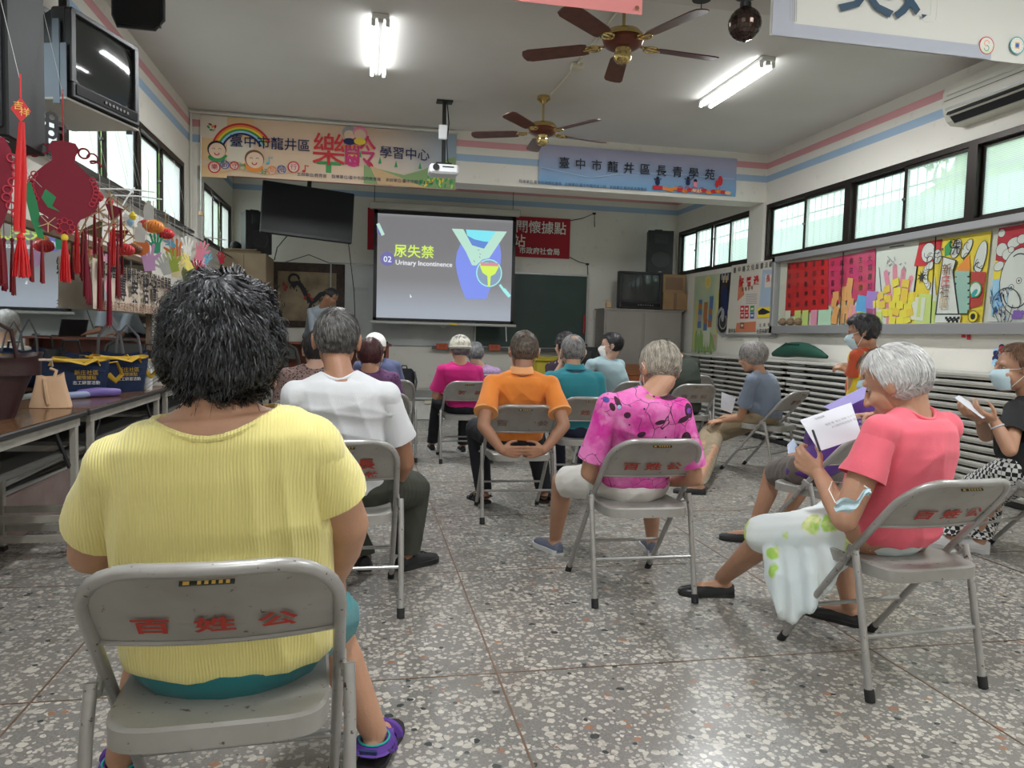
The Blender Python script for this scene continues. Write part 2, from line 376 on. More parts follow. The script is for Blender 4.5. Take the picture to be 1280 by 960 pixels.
# outside: trees and a pale green fence seen through the ribbed glass
def tree(x,y,h,r,m,label,lay=0):
    t=thing('tree',label,'tree',(x,y,0),0,'trees beyond the windows')
    b=MB(); b.tube([(0,0,0),(.05,.03,h*.3),(0,.08,h*.6)],[.14,.11,.06],8); b.build('trunk',mat('bark',(.12,.08,.05),.9),t,True)
    bm=bmesh.new(); bmesh.ops.create_icosphere(bm,subdivisions=4,radius=1)
    for v in bm.verts:
        n=noise.fractal(v.co*2.4+Vector((x,y,0)),1,2,4); k=1+.35*n; v.co=Vector((v.co.x*r*k,v.co.y*r*k,h*.58+v.co.z*h*.42*k))
    me=bpy.data.meshes.new('crown'); bm.to_mesh(me); bm.free(); link('crown',me,m,t)
    b=MB(); rr=random.Random(int(x*10+y*7))
    for k in range(900):
        d=Vector((rr.gauss(0,1),rr.gauss(0,1),rr.gauss(0,1))).normalized(); p=Vector((d.x*r,d.y*r,d.z*h*.42))*rr.uniform(.95,1.25)+Vector((0,0,h*.58))
        a=Vector((rr.gauss(0,1),rr.gauss(0,1),rr.gauss(0,1))).normalized()*.14; c=a.cross(d).normalized()*.07; b.poly([p-a,p+c,p+a,p-c])
    tag(b.build('foliage',m,t),kind='stuff'); return t
LEAF=mat('bright_leaf',(.16,.34,.06),.6,var=(3,(.30,.48,.10),1))
for i,(x,y,h,r) in enumerate(((11.3,1.2,6.4,1.5),(11.3,6.2,6.6,1.6),(11.3,11.2,5.6,1.5),(-5.2,21.5,7.5,2.0),(-6.8,15.0,6.0,1.6))):
    tree(x,y,h,r,LEAF,'bright green tree outside seen only through ribbed window glass')
b=MB(); 
for i in range(60): b.box((8.3+(.02 if i%2 else 0),.2+i*.28,1.75),(.04,.28,3.5))
tag(b.build('corrugated_fence',mat('pale_green_sheet',(.38,.55,.46),.5)),'pale green corrugated sheet wall outside the right windows','fence')
b=MB(); b.box((3,5,-.35),(60,60,.2)); struct(b.build('ground',mat('outdoor_ground',(.35,.34,.30),.9)))
# ---------------------------------------------------------------- ceiling things
wht=mat('white_enamel',(.78,.78,.75),.4); 
TUBE=mat('lit_fluorescent_tube',(.9,.9,.9),.5,emit=((.95,.98,1.0),10))
def tube_light(x,y,label,power=44):
    t=thing('tube_light',label,'ceiling light',(x,y,ZC),0,'twin tube ceiling lights')
    b=MB(); b.box((0,0,-.02),(.13,1.28,.04),bev=.008); b.box((0,0,-.055),(.045,1.26,.03),bev=.006); b.build('housing',wht,t)
    for s in(-1,1):
        b=MB(); b.tube([(s*.055,-.585,-.075),(s*.055,.585,-.075)],.014,10); o=b.build('tube',TUBE,t,True)
        for e in(-1,1):
            b=MB(); b.box((s*.055,e*.605,-.06),(.032,.03,.06),bev=.005); b.build('tube_holder',wht,t)
    area_light('tube_lamp',(x,y,ZC-.10),(.16,1.2),(0,0,0),power,(.95,.98,1))
    return t
tube_light(.10,6.75,'lit twin tube ceiling light left of the near ceiling fan')
tube_light(3.43,6.78,'lit twin tube ceiling light right of the near ceiling fan')
tube_light(.10,1.6,'unseen twin tube light added as fill above the rear rows on the left',38)  # out of view, added as fill light for the foreground
tube_light(.10,-.9,'unseen twin tube light added as fill farthest behind the camera on the left',14)  # this pair behind the camera is unseen, added as weak fill light
tube_light(3.43,-.9,'unseen twin tube light added as fill farthest behind the camera on the right',14)
tube_light(3.43,1.6,'unseen twin tube light added as fill above the rear rows on the right',38)  # right half of the added fill pair over the rear rows, unseen
BRASS=mat('polished_brass',(.62,.47,.20),.18,.95); DKW=mat('mahogany_blade',(.15,.045,.03),.35,var=(14,(.09,.03,.02),1))
def fan(x,y,z,a0,label):
    t=thing('ceiling_fan',label,'ceiling fan',(x,y,z),0,'five-bladed ceiling fans')
    b=MB(); b.lathe([(0,ZC-z-.0),(.065,ZC-z-.0),(.07,ZC-z-.03),(.045,ZC-z-.055),(.03,ZC-z-.07),(0,ZC-z-.07)][::-1],n=20); b.build('canopy',BRASS,t,True)
    b=MB(); b.tube([(0,0,.1),(0,0,ZC-z-.05)],.012,8); b.build('rod',BRASS,t,True)
    b=MB(); b.lathe([(0,.115),(.05,.115),(.12,.10),(.145,.07),(.15,.055),(.15,.05),(.13,.045),(0,.045)][::-1],n=28); b.build('motor_housing',BRASS,t,True)
    b=MB(); b.lathe([(0,.048),(.14,.048),(.145,.03),(.13,.0),(.09,-.02),(0,-.02)][::-1],n=28); b.build('motor_band',mat('dark_red_motor',(.16,.05,.03),.3,.5),t,True)
    b=MB(); b.lathe([(0,-.02),(.06,-.02),(.055,-.05),(.062,-.055),(.062,-.09),(.045,-.115),(.02,-.125),(0,-.125)][::-1],n=20); b.build('switch_housing',BRASS,t,True)
    bm0=None; am0=None
    for k in range(5):
        a=math.radians(a0+72*k)
        if bm0 is None:
            P=[(.26,-.055),(.30,-.066),(.70,-.075),(.745,-.06),(.76,-.02),(.76,.02),(.745,.06),(.70,.075),(.30,.066),(.26,.055)]
            b=MB(); mt=Matrix.Rotation(math.radians(11),4,'X')@Matrix(((1,0,0,0),(0,0,1,0),(0,1,0,0),(0,0,0,1)))
            b.prism(P,.008,mtx=mt); o=b.build('blade',DKW,t); bm0=o.data
            b=MB(); b.box((.17,0,.012),(.12,.03,.008),bev=.002); b.tube([(.22+.055*math.cos(u)*1,.045*math.sin(u),.002) for u in [2*PI*i/16 for i in range(16)]],.008,6,closed=True); b.tube([(.15,0,.012),(.25,0,.0),(.29,0,-.004)],.009,6)
            p=b.build('blade_iron',BRASS,o,True); am0=p.data; o.rotation_euler=(0,0,a)
        else:
            o=bpy.data.objects.new('blade',bm0); C.objects.link(o); o.parent=t; o.rotation_euler=(0,0,a)
            p=bpy.data.objects.new('blade_iron',am0); C.objects.link(p); p.parent=o
    return t
fan(1.80,5.28,3.29,5,'nearer brass and mahogany ceiling fan, in front of the tube light')
fan(1.80,7.75,3.30,14,'farther brass and mahogany ceiling fan, in front of the blue banner')
b=MB(); b.tube([(1.85,7.6,3.665),(1.87,6.8,3.665),(1.86,5.5,3.665),(1.87,4.2,3.665)],.013,8); b.box((1.87,6.77,3.655),(.10,.10,.05),bev=.006)
tag(b.build('ceiling_conduit',mat('ivory_conduit',(.62,.58,.46),.5),None,True),'ivory cable conduit with junction box running along the ceiling past the near fan','conduit')
# second beam near the camera, with the two banners hung from it
b=MB(); b.box(((XL+XR)/2,3.88,(3.06+ZC)/2),(XR-XL,.34,ZC-3.06)); struct(b.build('ceiling_beam',mat('beam_plaster',(.6,.585,.55),.8)))
def cloth(name,label,mtx,w,h,m,folds=.01,nx=40,nz=10,cat='banner',seed=0,group=None):
    V=[];F=[]
    for j in range(nz+1):
        for i in range(nx+1):
            u,v=i/nx,j/nz; d=folds*(noise.noise(Vector((u*6+seed,v*2,seed)))+.5*noise.noise(Vector((u*15,v*3,seed))))
            V.append(mtx@Vector((u*w,v*h,d-folds*1.2)))
    for j in range(nz):
        for i in range(nx): a=j*(nx+1)+i; F.append((a,a+1,a+nx+2,a+nx+1))
    k=len(V); 
    nrm=(mtx.to_3x3()@Vector((0,0,1)))
    V+= [p-nrm*.002 for p in V]; F+=[tuple(k+q for q in reversed(f)) for f in list(F)]
    me=bpy.data.meshes.new(name); me.from_pydata([tuple(v) for v in V],[],F); o=link(name,me,m,None,True); return tag(o,label,cat,group)
by=3.69
pA=at(963,36,by); 
o=cloth('hanging_banner','large off-white banner with navy characters cut off at the top right',frame((pA.x,by,pA.z-.03),(1,0,0),(0,0,1)),3.3,.72,mat('offwhite_vinyl',(.66,.65,.60),.6),.006)
pr=Print(frame((0,by-.002,0),(1,0,0),(0,0,1))); BT=lambda x,y:(lambda p:(p.x,p.z))(ray_plane(x,y,1,by-.002))
gl_=mat('ink_slate_lilac',(.42,.44,.50),.7); P0=[BT(965,36),BT(1280,82),BT(1280,62),BT(1010,20),BT(994,18),BT(994,0),BT(965,0)]
x0,z0=P0[0]; z0=pA.z-.03; x1=3.4
pr.poly([(x0+.0,z0+.0),(x1,z0),(x1,z0+.07),(x0+.12,z0+.07),(x0+.12,z0+.7),(x0,z0+.7)],gl_)
for i in range(4): pr.line([(x0+.09+i*.012,z0+.35),(x0+.10+i*.012,z0+.08)],.004,ink('grey'))
for i in range(6): pr.arc(x0+.03+i*.017,z0+.33-.01*i,.018,.003,ink('grey'),PI,2*PI,6)
for c,(px_,py_) in (('lime',(1233,57)),('blue',(1271,57))):
    X,Z=BT(px_,py_); r=.048
    pr.ell(X,Z,r,r,ink('red') if c=='lime' else ink('teal'),n=28); pr.ell(X,Z,r*.90,r*.90,mat('offwhite_vinyl2',(.70,.69,.64),.7),n=28)
    if c=='lime': pr.arc(X,Z+.012,.015,.004,ink('orange'),0,PI*1.5,12); pr.arc(X,Z-.014,.015,.004,ink('green'),-PI,PI*.5,12); pr.arc(X,Z,.036,.003,ink('lime'),-PI*.9,0,16)
    else: pr.ell(X,Z,r*.62,r*.62,ink('cream'),n=24); pr.rect(X,Z,.03,.035,ink('tan')); pr.ell(X,Z,.012,.012,ink('blue')); [pr.ell(X+r*.76*math.cos(a),Z+r*.76*math.sin(a),.004,.004,ink('white'),n=6) for a in np.linspace(0,2*PI,14)]
pr.done(o)
X,Z=BT(1122,13); nv=mat('ink_deep_blue',(.02,.06,.11),.6)
text('美好',.36,nv,o,frame((X-.02,by-.004,Z+.10),(1,0,0),(0,0,1)),bold=.006,sx=.95)
pB=at(803,18,by)
o=cloth('hanging_banner','pink banner with a white line border hanging above the near ceiling fan',frame((pB.x-1.9,by,pB.z),(1,0,0),(0,0,1)),1.9,.6,mat('salmon_vinyl',(.72,.25,.24),.6),.006,seed=3)
pr=Print(frame((0,by-.002,0),(1,0,0),(0,0,1))); x1,z1=pB.x,pB.z
pr.line([(x1-1.8,z1+.07),(x1-.21,z1+.07),(x1-.21,z1+.5)],.006,ink('white')); pr.ell(x1-.03,z1+.028,.011,.011,ink('brown')); pr.arc(x1-.38,z1+.02,.22,.012,ink('white'),.9,2.2,10)
pr.done(o)
# disco ball
p=at(931,30,3.85); t=thing('mirror_ball','dark mirror ball hanging at the top beside the off-white banner','mirror ball',(p.x,p.y,p.z))
b=MB(); n=26
for i in range(12):
    t0,t1=PI*i/12,PI*(i+1)/12; k=max(4,int(n*math.sin((t0+t1)/2)))
    for j in range(k):
        a0,a1=2*PI*(j+.04)/k,2*PI*(j+.96)/k; e=.01; r=.088
        b.poly([(r*math.sin(u)*math.cos(v),r*math.sin(u)*math.sin(v),r*math.cos(u)) for u,v in((t0+e,a0),(t1-e,a0),(t1-e,a1),(t0+e,a1))])
tag(b.build('mirror_tile',mat('dark_mirror_tile',(.10,.07,.06),.12,.9),t),kind='stuff')
b=MB(); b.lathe([(0,-.0855),(.05,-.07),(.0855,0),(.05,.07),(0,.0855)],n=20); b.lathe([(0,.085),(.03,.085),(.03,.11),(0,.11)],n=12); b.tube([(0,0,.1),(0,0,.15)],.004,6); b.lathe([(0,-.098),(.008,-.095),(.008,-.082),(0,-.08)],n=8)
b.lathe([(0,.14),(.06,.14),(.065,.19),(0,.19)],n=16); b.build('ball_core',mat('near_black',(.012,.012,.014),.4),t,True)
p=at(877,0,3.85); b=MB(); b.lathe([(0,0),(.05,.0),(.055,.04),(0,.05)],(p.x,p.y,3.005),16); b.tube([(p.x,p.y,3.0),(p.x,p.y,2.96)],.003,6); tag(b.build('hanging_hook',MATS['near_black'],None,True),'small black hanging cap left of the mirror ball','fitting')
# projector on its pole
p=at(554,214,8.2); PJ=mat('projector_white',(.72,.73,.74),.4)
t=thing('projector','white projector on a black pole in front of the rainbow banner','projector',(p.x,p.y,p.z))
b=MB(); b.box((0,0,0),(.31,.27,.10),bev=.02); b.build('projector_body',PJ,t)
b=MB(); b.lathe([(0,0),(.034,0),(.034,.015),(0,.015)],(-.09,-.135,.01),16,rot=Matrix.Rotation(PI/2,3,'X')); b.box((.04,-.136,.02),(.12,.006,.012)); b.build('vent',MATS['near_black'],t,True)
b=MB(); b.tube([(0,0,.05),(0,0,ZC-p.z)],.022,8); b.box((0,0,.07),(.17,.12,.02)); b.box((0,0,ZC-p.z-.008),(.17,.12,.016)); b.tube([(.03,0,ZC-p.z-.02),(.05,-.02,.5),(.03,-.03,.3),(.045,-.03,.1),(.10,-.05,.03)],.006,6); b.build('pole',MATS['near_black'],t,True)
b=MB(); b.box((-.015,-.04,.40),(.09,.05,.15),bev=.008); b.build('signal_box',PJ,t)
# ---------------------------------------------------------------- beam banners
def bplane(y): return frame((0,y,0),(1,0,0),(0,0,1))
def btext(s,px_,py_,size,m,par,y=YB-.045,**k):
    p=ray_plane(px_,py_,1,y); return text(s,size,m,par,frame((p.x,y,p.z),(1,0,0),(0,0,1)),**k)
y=YB-.03
m=mat('peach_banner_vinyl',(.72,.53,.37),.5); g=G(m); v=g.obj(); s=g.sep(v)
c=g.mix(g.rng(s[0],.0,1.3),(.74,.54,.38),(.22,.38,.52)); c=g.mix(g.rng(s[2],2.95,3.25),g.mix(g.rng(s[0],.2,.6),(.74,.55,.38),(.62,.58,.42)),c); g.col(c)
ban1=cloth('hanging_banner','wide peach banner with a rainbow and cartoon faces on the beam at left',frame((-1.86,y,2.955),(1,0,0),(0,0,1)),2.94,.665,m,.004,seed=5)
pr=Print(bplane(y-.004)); Bp=lambda a,b_:BB(a,b_,y-.004)
def br(x0,y0,x1,y1,m): a=Bp(x0,y0); c=Bp(x1,y1); pr.rect((a[0]+c[0])/2,(a[1]+c[1])/2,abs(c[0]-a[0]),abs(a[1]-c[1]),m)
x0=-1.86; zt=3.62
for (i,j,cc) in ((0,0,'cream'),(1,0,'peach2'),(0,1,'peach2'),(1,1,'cream'),(0,2,'peach2')):
    m=mat('ink_peach2',(.75,.50,.26),.7) if cc=='peach2' else mat('ink_cream2',(.74,.66,.54),.7)
    pr.rect(x0+.145+i*.29,zt-.13-j*.25,.29,.25 if j<2 else .13,m)
rx,rz_=Bp(303,190)
for i,cc in enumerate(('red','orange','yellow','green','lightblue','navy')): pr.arc(rx,rz_-.02,.335-.022*i,.022,ink(cc),.45,PI-.05,22)
fl=Bp(264,159)
for dx,dz,cc in ((-.03,.0,'green'),(-.01,.03,'brown'),(.02,.01,'orange'),(.045,.01,'red'),(0,-.03,'green'),(.03,-.03,'tan')): pr.ell(fl[0]+dx,fl[1]+dz,.022,.012,ink(cc),rot=dx*30,n=10)
def face(x,z,r,hair,shirt,sx=1):
    pr.ell(x,z-r*.95,r*1.0,r*.5,ink(shirt)); pr.ell(x,z+.02*r,r*1.08,r*1.05,ink(hair)); pr.ell(x+.05*r,z-.12*r,r*.95,r*.92,ink('skin'),n=24)
    pr.ell(x+1.2*r*sx,z-.5*r,.22*r,.3*r,ink('skin')); pr.line([(x+.8*r*sx,z-.9*r),(x+1.15*r*sx,z-.6*r)],.3*r,ink(shirt))
    for q in(-1,1): pr.arc(x+q*.35*r,z,.16*r,.05*r,ink('black'),.2,PI-.2,6)
    pr.arc(x,z-.38*r,.26*r,.12*r,ink('red'),PI,2*PI,8)
face(*Bp(271,187),.095,'black','green',1); face(*Bp(318,199),.10,'brown','orange',-1)
for cc,ch,pp in (('red','樂',(268,209)),('blue','齡',(281,206)),('red','守',(293,207)),('green','門',(303,209)),('green','好',(330,215)),('orange','鄰',(340,213)),('blue','陪',(352,212)),('red','行',(367,209))):
    X,Z=Bp(*pp); r=.068 if ch in '樂行' else .05
    if cc!='green': pr.ell(X,Z,r,r,ink(cc)); pr.ell(X,Z,r*.8,r*.8,mat('ink_pale_rose',(.80,.62,.55),.7))
pr.line([Bp(275,216),Bp(300,212),Bp(330,218),Bp(370,216)],.008,ink('tan'))
for pp,cc in (((337,201),'cyan'),((382,211),'red')):
    X,Z=Bp(*pp); pr.ell(X-.02,Z-.03,.02,.015,ink(cc)); pr.line([(X-.005,Z-.03),(X-.005,Z+.04),(X+.035,Z+.03)],.012,ink(cc))
# hills, path, grass and flowers at the right end
P=[Bp(455,206),Bp(480,213),Bp(505,219),Bp(530,212),Bp(550,202),Bp(569,196)]; P=[(min(p[0],1.07),p[1]) for p in P]; pr.poly(P+[(1.07,2.965),(P[0][0],2.965)],mat('ink_hill',(.25,.38,.16),.7))
P=[Bp(462,207),Bp(500,222),Bp(535,236)]; pr.poly(P+[(P[-1][0]-.25,2.965),(P[0][0]+.1,2.965)],ink('tan'))
for i in range(36):
    X=random.uniform(.62,1.05); Z=random.uniform(2.98,3.10); pr.ell(X,Z,.03,.012,ink(random.choice(['green','green','lime','yellow'])),rot=random.uniform(1,2),n=6)
for pp in ((450,192),(475,200),(495,205),(525,207)):
    X,Z=Bp(*pp); pr.poly([(X-.02,Z-.04),(X+.02,Z-.04),(X,Z+.04)],ink('green'))
# old couple peeking above the title, and the little smiling badge below it
X,Z=Bp(437,168); pr.ell(X,Z+.02,.085,.075,ink('grey')); pr.ell(X,Z-.01,.065,.055,ink('skin')); pr.ell(X,Z-.085,.07,.04,ink('navy'))
X,Z=Bp(450,168); pr.ell(X,Z+.02,.085,.075,ink('pink')); pr.ell(X,Z-.005,.068,.06,ink('skin')); pr.ell(X,Z-.085,.07,.04,ink('yellow'))
pr.done(ban1)
btext('臺中市龍井區',338,180,.150,ink('navy'),ban1,bold=.0012)
btext('學習中心',506,193,.150,ink('navy'),ban1,bold=.0012)
btext('樂',411,190,.40,ink('red'),ban1,bold=.0015); 
btext('齡',450,192,.40,mat('ink_crimson',(.58,.04,.16),.7),ban1,bold=.0015)
pr=Print(bplane(y-.007)); X,Z=Bp(411,204); pr.rect(X,Z,.28,.035,ink('green')); pr.rect(X,Z-.06,.06,.10,ink('green'))
X,Z=Bp(441,199); pr.rect(X,Z+.03,.16,.10,ink('magenta')); pr.ell(X,Z-.03,.08,.06,ink('magenta')); pr.rect(X,Z+.05,.10,.035,ink('yellow')); pr.ell(X-.03,Z-.01,.01,.01,ink('white')); pr.ell(X+.03,Z-.01,.01,.01,ink('white')); pr.arc(X,Z-.025,.03,.008,ink('white'),PI,2*PI,6)
X,Z=Bp(448,182); pr.line([(X-.19,Z-.02),(X+.05,Z-.02),(X+.10,Z+.06),(X+.17,Z-.03)],.025,ink('orange')); X,Z=Bp(463,207); pr.ell(X,Z,.03,.05,ink('red'),rot=.5)
pr.done(ban1)
btext('主辦單位/教育部    指導單位/臺中市政府教育局    承辦單位/臺中市龍井區農會',458,223.5,.047,ink('navy'),ban1)
for cc,ch,pp in (('red','樂',(268,209)),('navy','齡',(281,206)),('red','守',(293,207)),('green','門',(303,209)),('green','好',(330,215)),('orange','鄰',(340,213)),('navy','陪',(352,212)),('red','行',(367,209))):
    btext(ch,*pp,.075,ink(cc),ban1)
y2=YB-.03
m=mat('lavender_blue_vinyl',(.35,.42,.60),.5); g=G(m); v=g.obj(); s=g.sep(v); g.col(g.mix(g.rng(s[2],3.12,3.50),(.18,.40,.66),(.42,.42,.58)))
ban2=cloth('hanging_banner','long blue and lavender banner with black characters and red balloons on the beam',frame((2.12,y2,3.10),(1,0,0),(0,0,1)),2.67,.49,m,.012,seed=9)
pr=Print(bplane(y2-.008)); Bp=lambda a,b_:BB(a,b_,y2-.008)
pr.line([Bp(676,209),Bp(738,222),Bp(790,216),Bp(850,218),Bp(918,224)],.010,mat('ink_pale_blue',(.45,.62,.80),.7))
def fig(px_,py_,c): X,Z=Bp(px_,py_); pr.ell(X,Z+.05,.022,.025,ink('black')); pr.ell(X,Z,.03,.04,ink(c)); pr.line([(X-.05,Z+.05),(X,Z+.01),(X+.05,Z+.05)],.012,ink(c))
for i in range(14):
    X,Z=Bp(832+i*6,240); pr.ell(X,3.13+random.uniform(-.005,.02),.045,.025,ink(random.choice(['orange','peach','red','orange'])))
fig(822,228,'navy'); pr.rect(Bp(822,236)[0],3.145,.13,.05,ink('red')); fig(860,228,'navy'); fig(869,231,'pink')
for i in range(4): X=Bp(850+i*9,0)[0]; pr.arc(Bp(850+i*9,236)[0],3.15,.035,.008,ink('red'),0,2*PI,12)
for a,b_,r in ((900,228,.045),(896,232,.035)): X,Z=Bp(a,b_); pr.ell(X,Z+.02,r*.8,r*1.4,ink('red')); pr.line([(X,Z-.04),(X-.01,3.12)],.004,ink('brown'))
pr.done(ban2)
for i,ch in enumerate('臺中市龍井區長青學苑'):
    btext(ch,705.5+20.2*i,204.5+1.62*i,.145,ink('black'),ban2,y=y2-.022,bold=.0015)
btext('指導單位:臺中市政府社會局   主辦單位:臺中市龍井區公所   承辦單位:龍井區長青學苑',730,232,.045,ink('navy'),ban2,y=y2-.022)
# ---------------------------------------------------------------- front wall
BBD=mat('green_chalkboard',(.018,.045,.038),.5,var=(2,(.03,.06,.05),1))
t=thing('chalkboard','dark green chalkboard with a thin grey frame on the front wall','chalkboard',(1.78,YK-.02,.99))
b=MB(); b.box((.945,0,.62),(1.87,.03,1.20)); b.build('board_surface',BBD,t)
b=MB(); 
for c_,d_ in (((.945,-.01,1.235),(1.92,.04,.03)),((.945,-.01,.0),(1.92,.04,.03)),((0,-.01,.61),(.03,.04,1.2)),((1.89,-.01,.61),(.03,.04,1.2))): b.box(c_,d_)
b.build('board_frame',mat('alu_grey',(.42,.42,.41),.4,.5),t)
b=MB(); b.box((1.84,-.035,.42),(.022,.03,.32),bev=.005); b.build('pointer_strip',ink('red'),t)
b=MB(); b.box((.9,-.06,-.03),(3.2,.10,.02)); b.box((.9,-.11,-.02),(3.2,.012,.05)); b.build('chalk_tray',mat('dark_tray',(.10,.10,.10),.5),t)
WB=mat('old_whiteboard',(.52,.54,.53),.35,var=(2,(.42,.44,.44),1))
b=MB(); b.box((.62,YK-.025,1.62),(1.1+1.18,.02,1.26),bev=.004); o=tag(b.build('whiteboard',WB),'old greyish whiteboard behind the projection screen','whiteboard'); 
b=MB(); b.box((-.515,YK-.04,1.62),(.02,.03,1.28)); b.box((.62,YK-.04,2.255),(2.29,.03,.02)); b.build('whiteboard_frame',MATS['alu_grey'],o)
text('心靈開悟語',.06,ink('grey'),o,frame((-.08,YK-.037,1.86),(1,0,0),(0,0,1)))
for px_,py_,s_,lb in ((552.5,433,'板擦','left of the two small red-orange boxes on the chalk tray, left of the knit cap'),(618,434.5,'粉筆','right of the two small red-orange boxes on the chalk tray, under the chalkboard')):
    p=at(px_,py_,YK-.14); b=MB(); b.box((p.x,p.y,p.z),(.185,.06,.095),bev=.006); o=tag(b.build('eraser_box',mat('vermilion_box',(.58,.10,.04),.5)),lb,'box'); text(s_,.055,ink('brown'),o,frame((p.x,p.y-.0315,p.z),(1,0,0),(0,0,1)))
RB=mat('scarlet_cloth',(.42,.015,.03),.7)
o=cloth('wall_banner','scarlet cloth banner with white characters tied to the front wall behind the screen',frame((.04,YK-.05,2.49),(1,0,0),(0,0,1)),3.30,.655,RB,.012,seed=2)
for s_,px_,py_,sz in (('關懷據點',676.5,285.5,.215),('站',649,302,.22),('市政府社會局',674.5,314.5,.115)):
    p=ray_plane(px_,py_,1,YK-.075); text(s_,sz,ink('white'),o,frame((p.x,YK-.075,p.z),(1,0,0),(0,0,1)),bold=.002)
for z,a in ((3.12,(3.34,3.12,3.75,3.26)),(2.51,(3.34,2.52,3.66,2.42))):
    b=MB(); b.tube([(a[0],YK-.05,a[1]),((a[0]+a[2])/2,YK-.05,(a[1]+a[3])/2-.02),(a[2],YK-.03,a[3]),(a[2]+.01,YK-.03,a[3]-.22)],.007,5); b.box((a[2],YK-.02,a[3]),(.05,.03,.03)); b.build('tie_rope',MATS['near_black'],o,True)
# projection screen
ys=11.66; c0=[ray_plane(*q,1,ys) for q in ((467,262.5),(645.5,270),(641.5,403.5),(467,401.5))]
sx0,sx1=(c0[0].x+c0[3].x)/2,(c0[1].x+c0[2].x)/2; sz1=(c0[0].z+c0[1].z)/2; sz0=(c0[2].z+c0[3].z)/2
t=thing('projection_screen','lit projection screen showing a slide with a magnifying glass','projection screen',((sx0+sx1)/2,ys,sz0))
SB=mat('projected_grey',(.16,.16,.16),.8,emit=((.185,.185,.195),1)); g=G(SB); v=g.obj(); s=g.sep(v)
e=g.mix(g.rng(s[2],.15,.65),(.19,.21,.245),(.105,.102,.108)); e=g.mix(g.rng(s[2],1.56,1.62),e,(.15,.16,.165)); g.link(e,g.b.inputs['Emission Color'])
W=sx1-sx0; H=sz1-sz0
b=MB(); b.box((0,0,H/2),(W-.10,.006,H-.07)); b.build('screen_surface',SB,t)
b=MB(); b.box((0,.006,H/2),(W,.004,H)); 
b.box((-W/2+.024,-.004,H/2),(.052,.003,H)); b.box((W/2-.024,-.004,H/2),(.052,.003,H)); b.box((0,-.004,H-.03),(W,.003,.06)); b.box((0,-.004,.02),(W,.003,.04)); b.build('black_border',MATS['near_black'],t)
b=MB(); b.tube([(-W/2-.04,0,-.03),(W/2+.04,0,-.03)],.022,8); b.build('bottom_bar',mat('bar_grey',(.55,.55,.52),.4),t,True)
b=MB(); b.box((0,.02,H+.06),(W+.14,.11,.11),bev=.02); b.build('case',mat('case_ivory',(.55,.54,.48),.5),t)
b=MB(); b.box((.14,-.03,-.032),(.13,.02,.02)); b.build('yellow_label',ink('yellow'),t)
b=MB(); b.tube([(W/2-.12,0,-.04),(W/2-.105,0,-.28)],.008,6); b.tube([(-.02+.03*math.cos(u),-.0,-.06+.022*math.sin(u)) for u in [2*PI*i/10 for i in range(10)]],.004,5,closed=True); b.build('pull_cord',wht,t,True)
b=MB(); b.tube([(-W/2+.0,.02,H+.10),(-W/2,.02,3.68-sz0)],.005,5); b.tube([(W/2-.05,.02,H+.10),(W/2-.05,.02,3.68-sz0)],.005,5); b.build('hanging_rod',MATS['near_black'],t,True)
def em(k,c,s_=1): return mat('projected_'+k,tuple(.2*q for q in c),.8,emit=(c,s_*.62))
SP=lambda a,b_:(lambda p:(p.x-(sx0+sx1)/2,p.z-sz0))(ray_plane(a,b_,1,ys-.01))
pr=Print(frame((0,-.008,0),(1,0,0),(0,0,1)))
def Q(zx,zy): return SP(440+zx/5.333,240+zy/5.333)      # coordinates of the slide
cy_=em('cyan',(.35,.80,.78)); mint=em('mint',(.47,.72,.60)); peri=em('periwinkle',(.21,.28,.78)); lime=em('lime',(.62,.83,.12)); wh=em('white',(.80,.85,.88)); rose=em('rose',(.62,.28,.32)); sky=em('sky',(.22,.75,.85)); lav=em('lavender',(.16,.15,.38)); steel=em('steel',(.24,.33,.45))
pr.poly([Q(165,230),Q(185,215),Q(205,245),Q(190,290),Q(168,275)],lav); pr.line([Q(172,210),Q(208,288)],.05,mint)
X,Z=Q(237,445); pr.ell(X,Z,.105,.105,lav,n=24)
pr.poly([Q(725,345),Q(700,400),Q(690,470),Q(700,540),Q(725,630),Q(758,712),Q(895,712),Q(930,620),Q(965,560),Q(990,480),Q(995,420),Q(985,350),Q(900,310)],peri)
pr.poly([Q(760,250),Q(965,262),Q(935,335),Q(880,330),Q(815,315),Q(768,290)],sky)
pr.poly([Q(762,290),Q(815,315),Q(880,330),Q(935,335),Q(905,385),Q(830,390),Q(775,330)],em('royal',(.13,.25,.62)))
pr.poly([Q(665,244),Q(742,248),Q(800,355),Q(880,378),Q(960,262),Q(1033,264),Q(915,440),Q(870,450),Q(828,490),Q(800,488),Q(760,400)],mint)
for a,b_,c_,d_ in ((838,385,850,388),(850,410,858,418),(848,430,856,440),(812,455,818,468)): pr.line([Q(a,b_),Q(c_,d_)],.012,steel)
X,Z=Q(914,540); pr.ell(X,Z,.205,.215,cy_,n=32); pr.ell(X,Z,.188,.198,steel,n=32)
pr.poly([Q(852,470),Q(975,474),Q(978,500),Q(955,545),Q(925,562),Q(920,632),Q(906,632),Q(902,560),Q(870,538),Q(855,500)],lime); pr.poly([Q(855,468),Q(900,474),Q(930,470),Q(977,474),Q(974,495),Q(860,492)],rose)
pr.line([Q(985,618),Q(1012,655)],.035,cy_); pr.line([Q(1010,648),Q(1052,698)],.055,cy_)
X,Z=Q(390,692); pr.poly([(X-.01,Z+.03),(X+.02,Z-.02),(X-.005,Z-.03)],wh)
pr.done(t,'slide_image')
def stx(s_,zx,zy,sz,m,**k): X,Z=Q(zx,zy); text(s_,sz,m,t,frame((X,-.014,Z),(1,0,0),(0,0,1)),name='slide_text',**k)
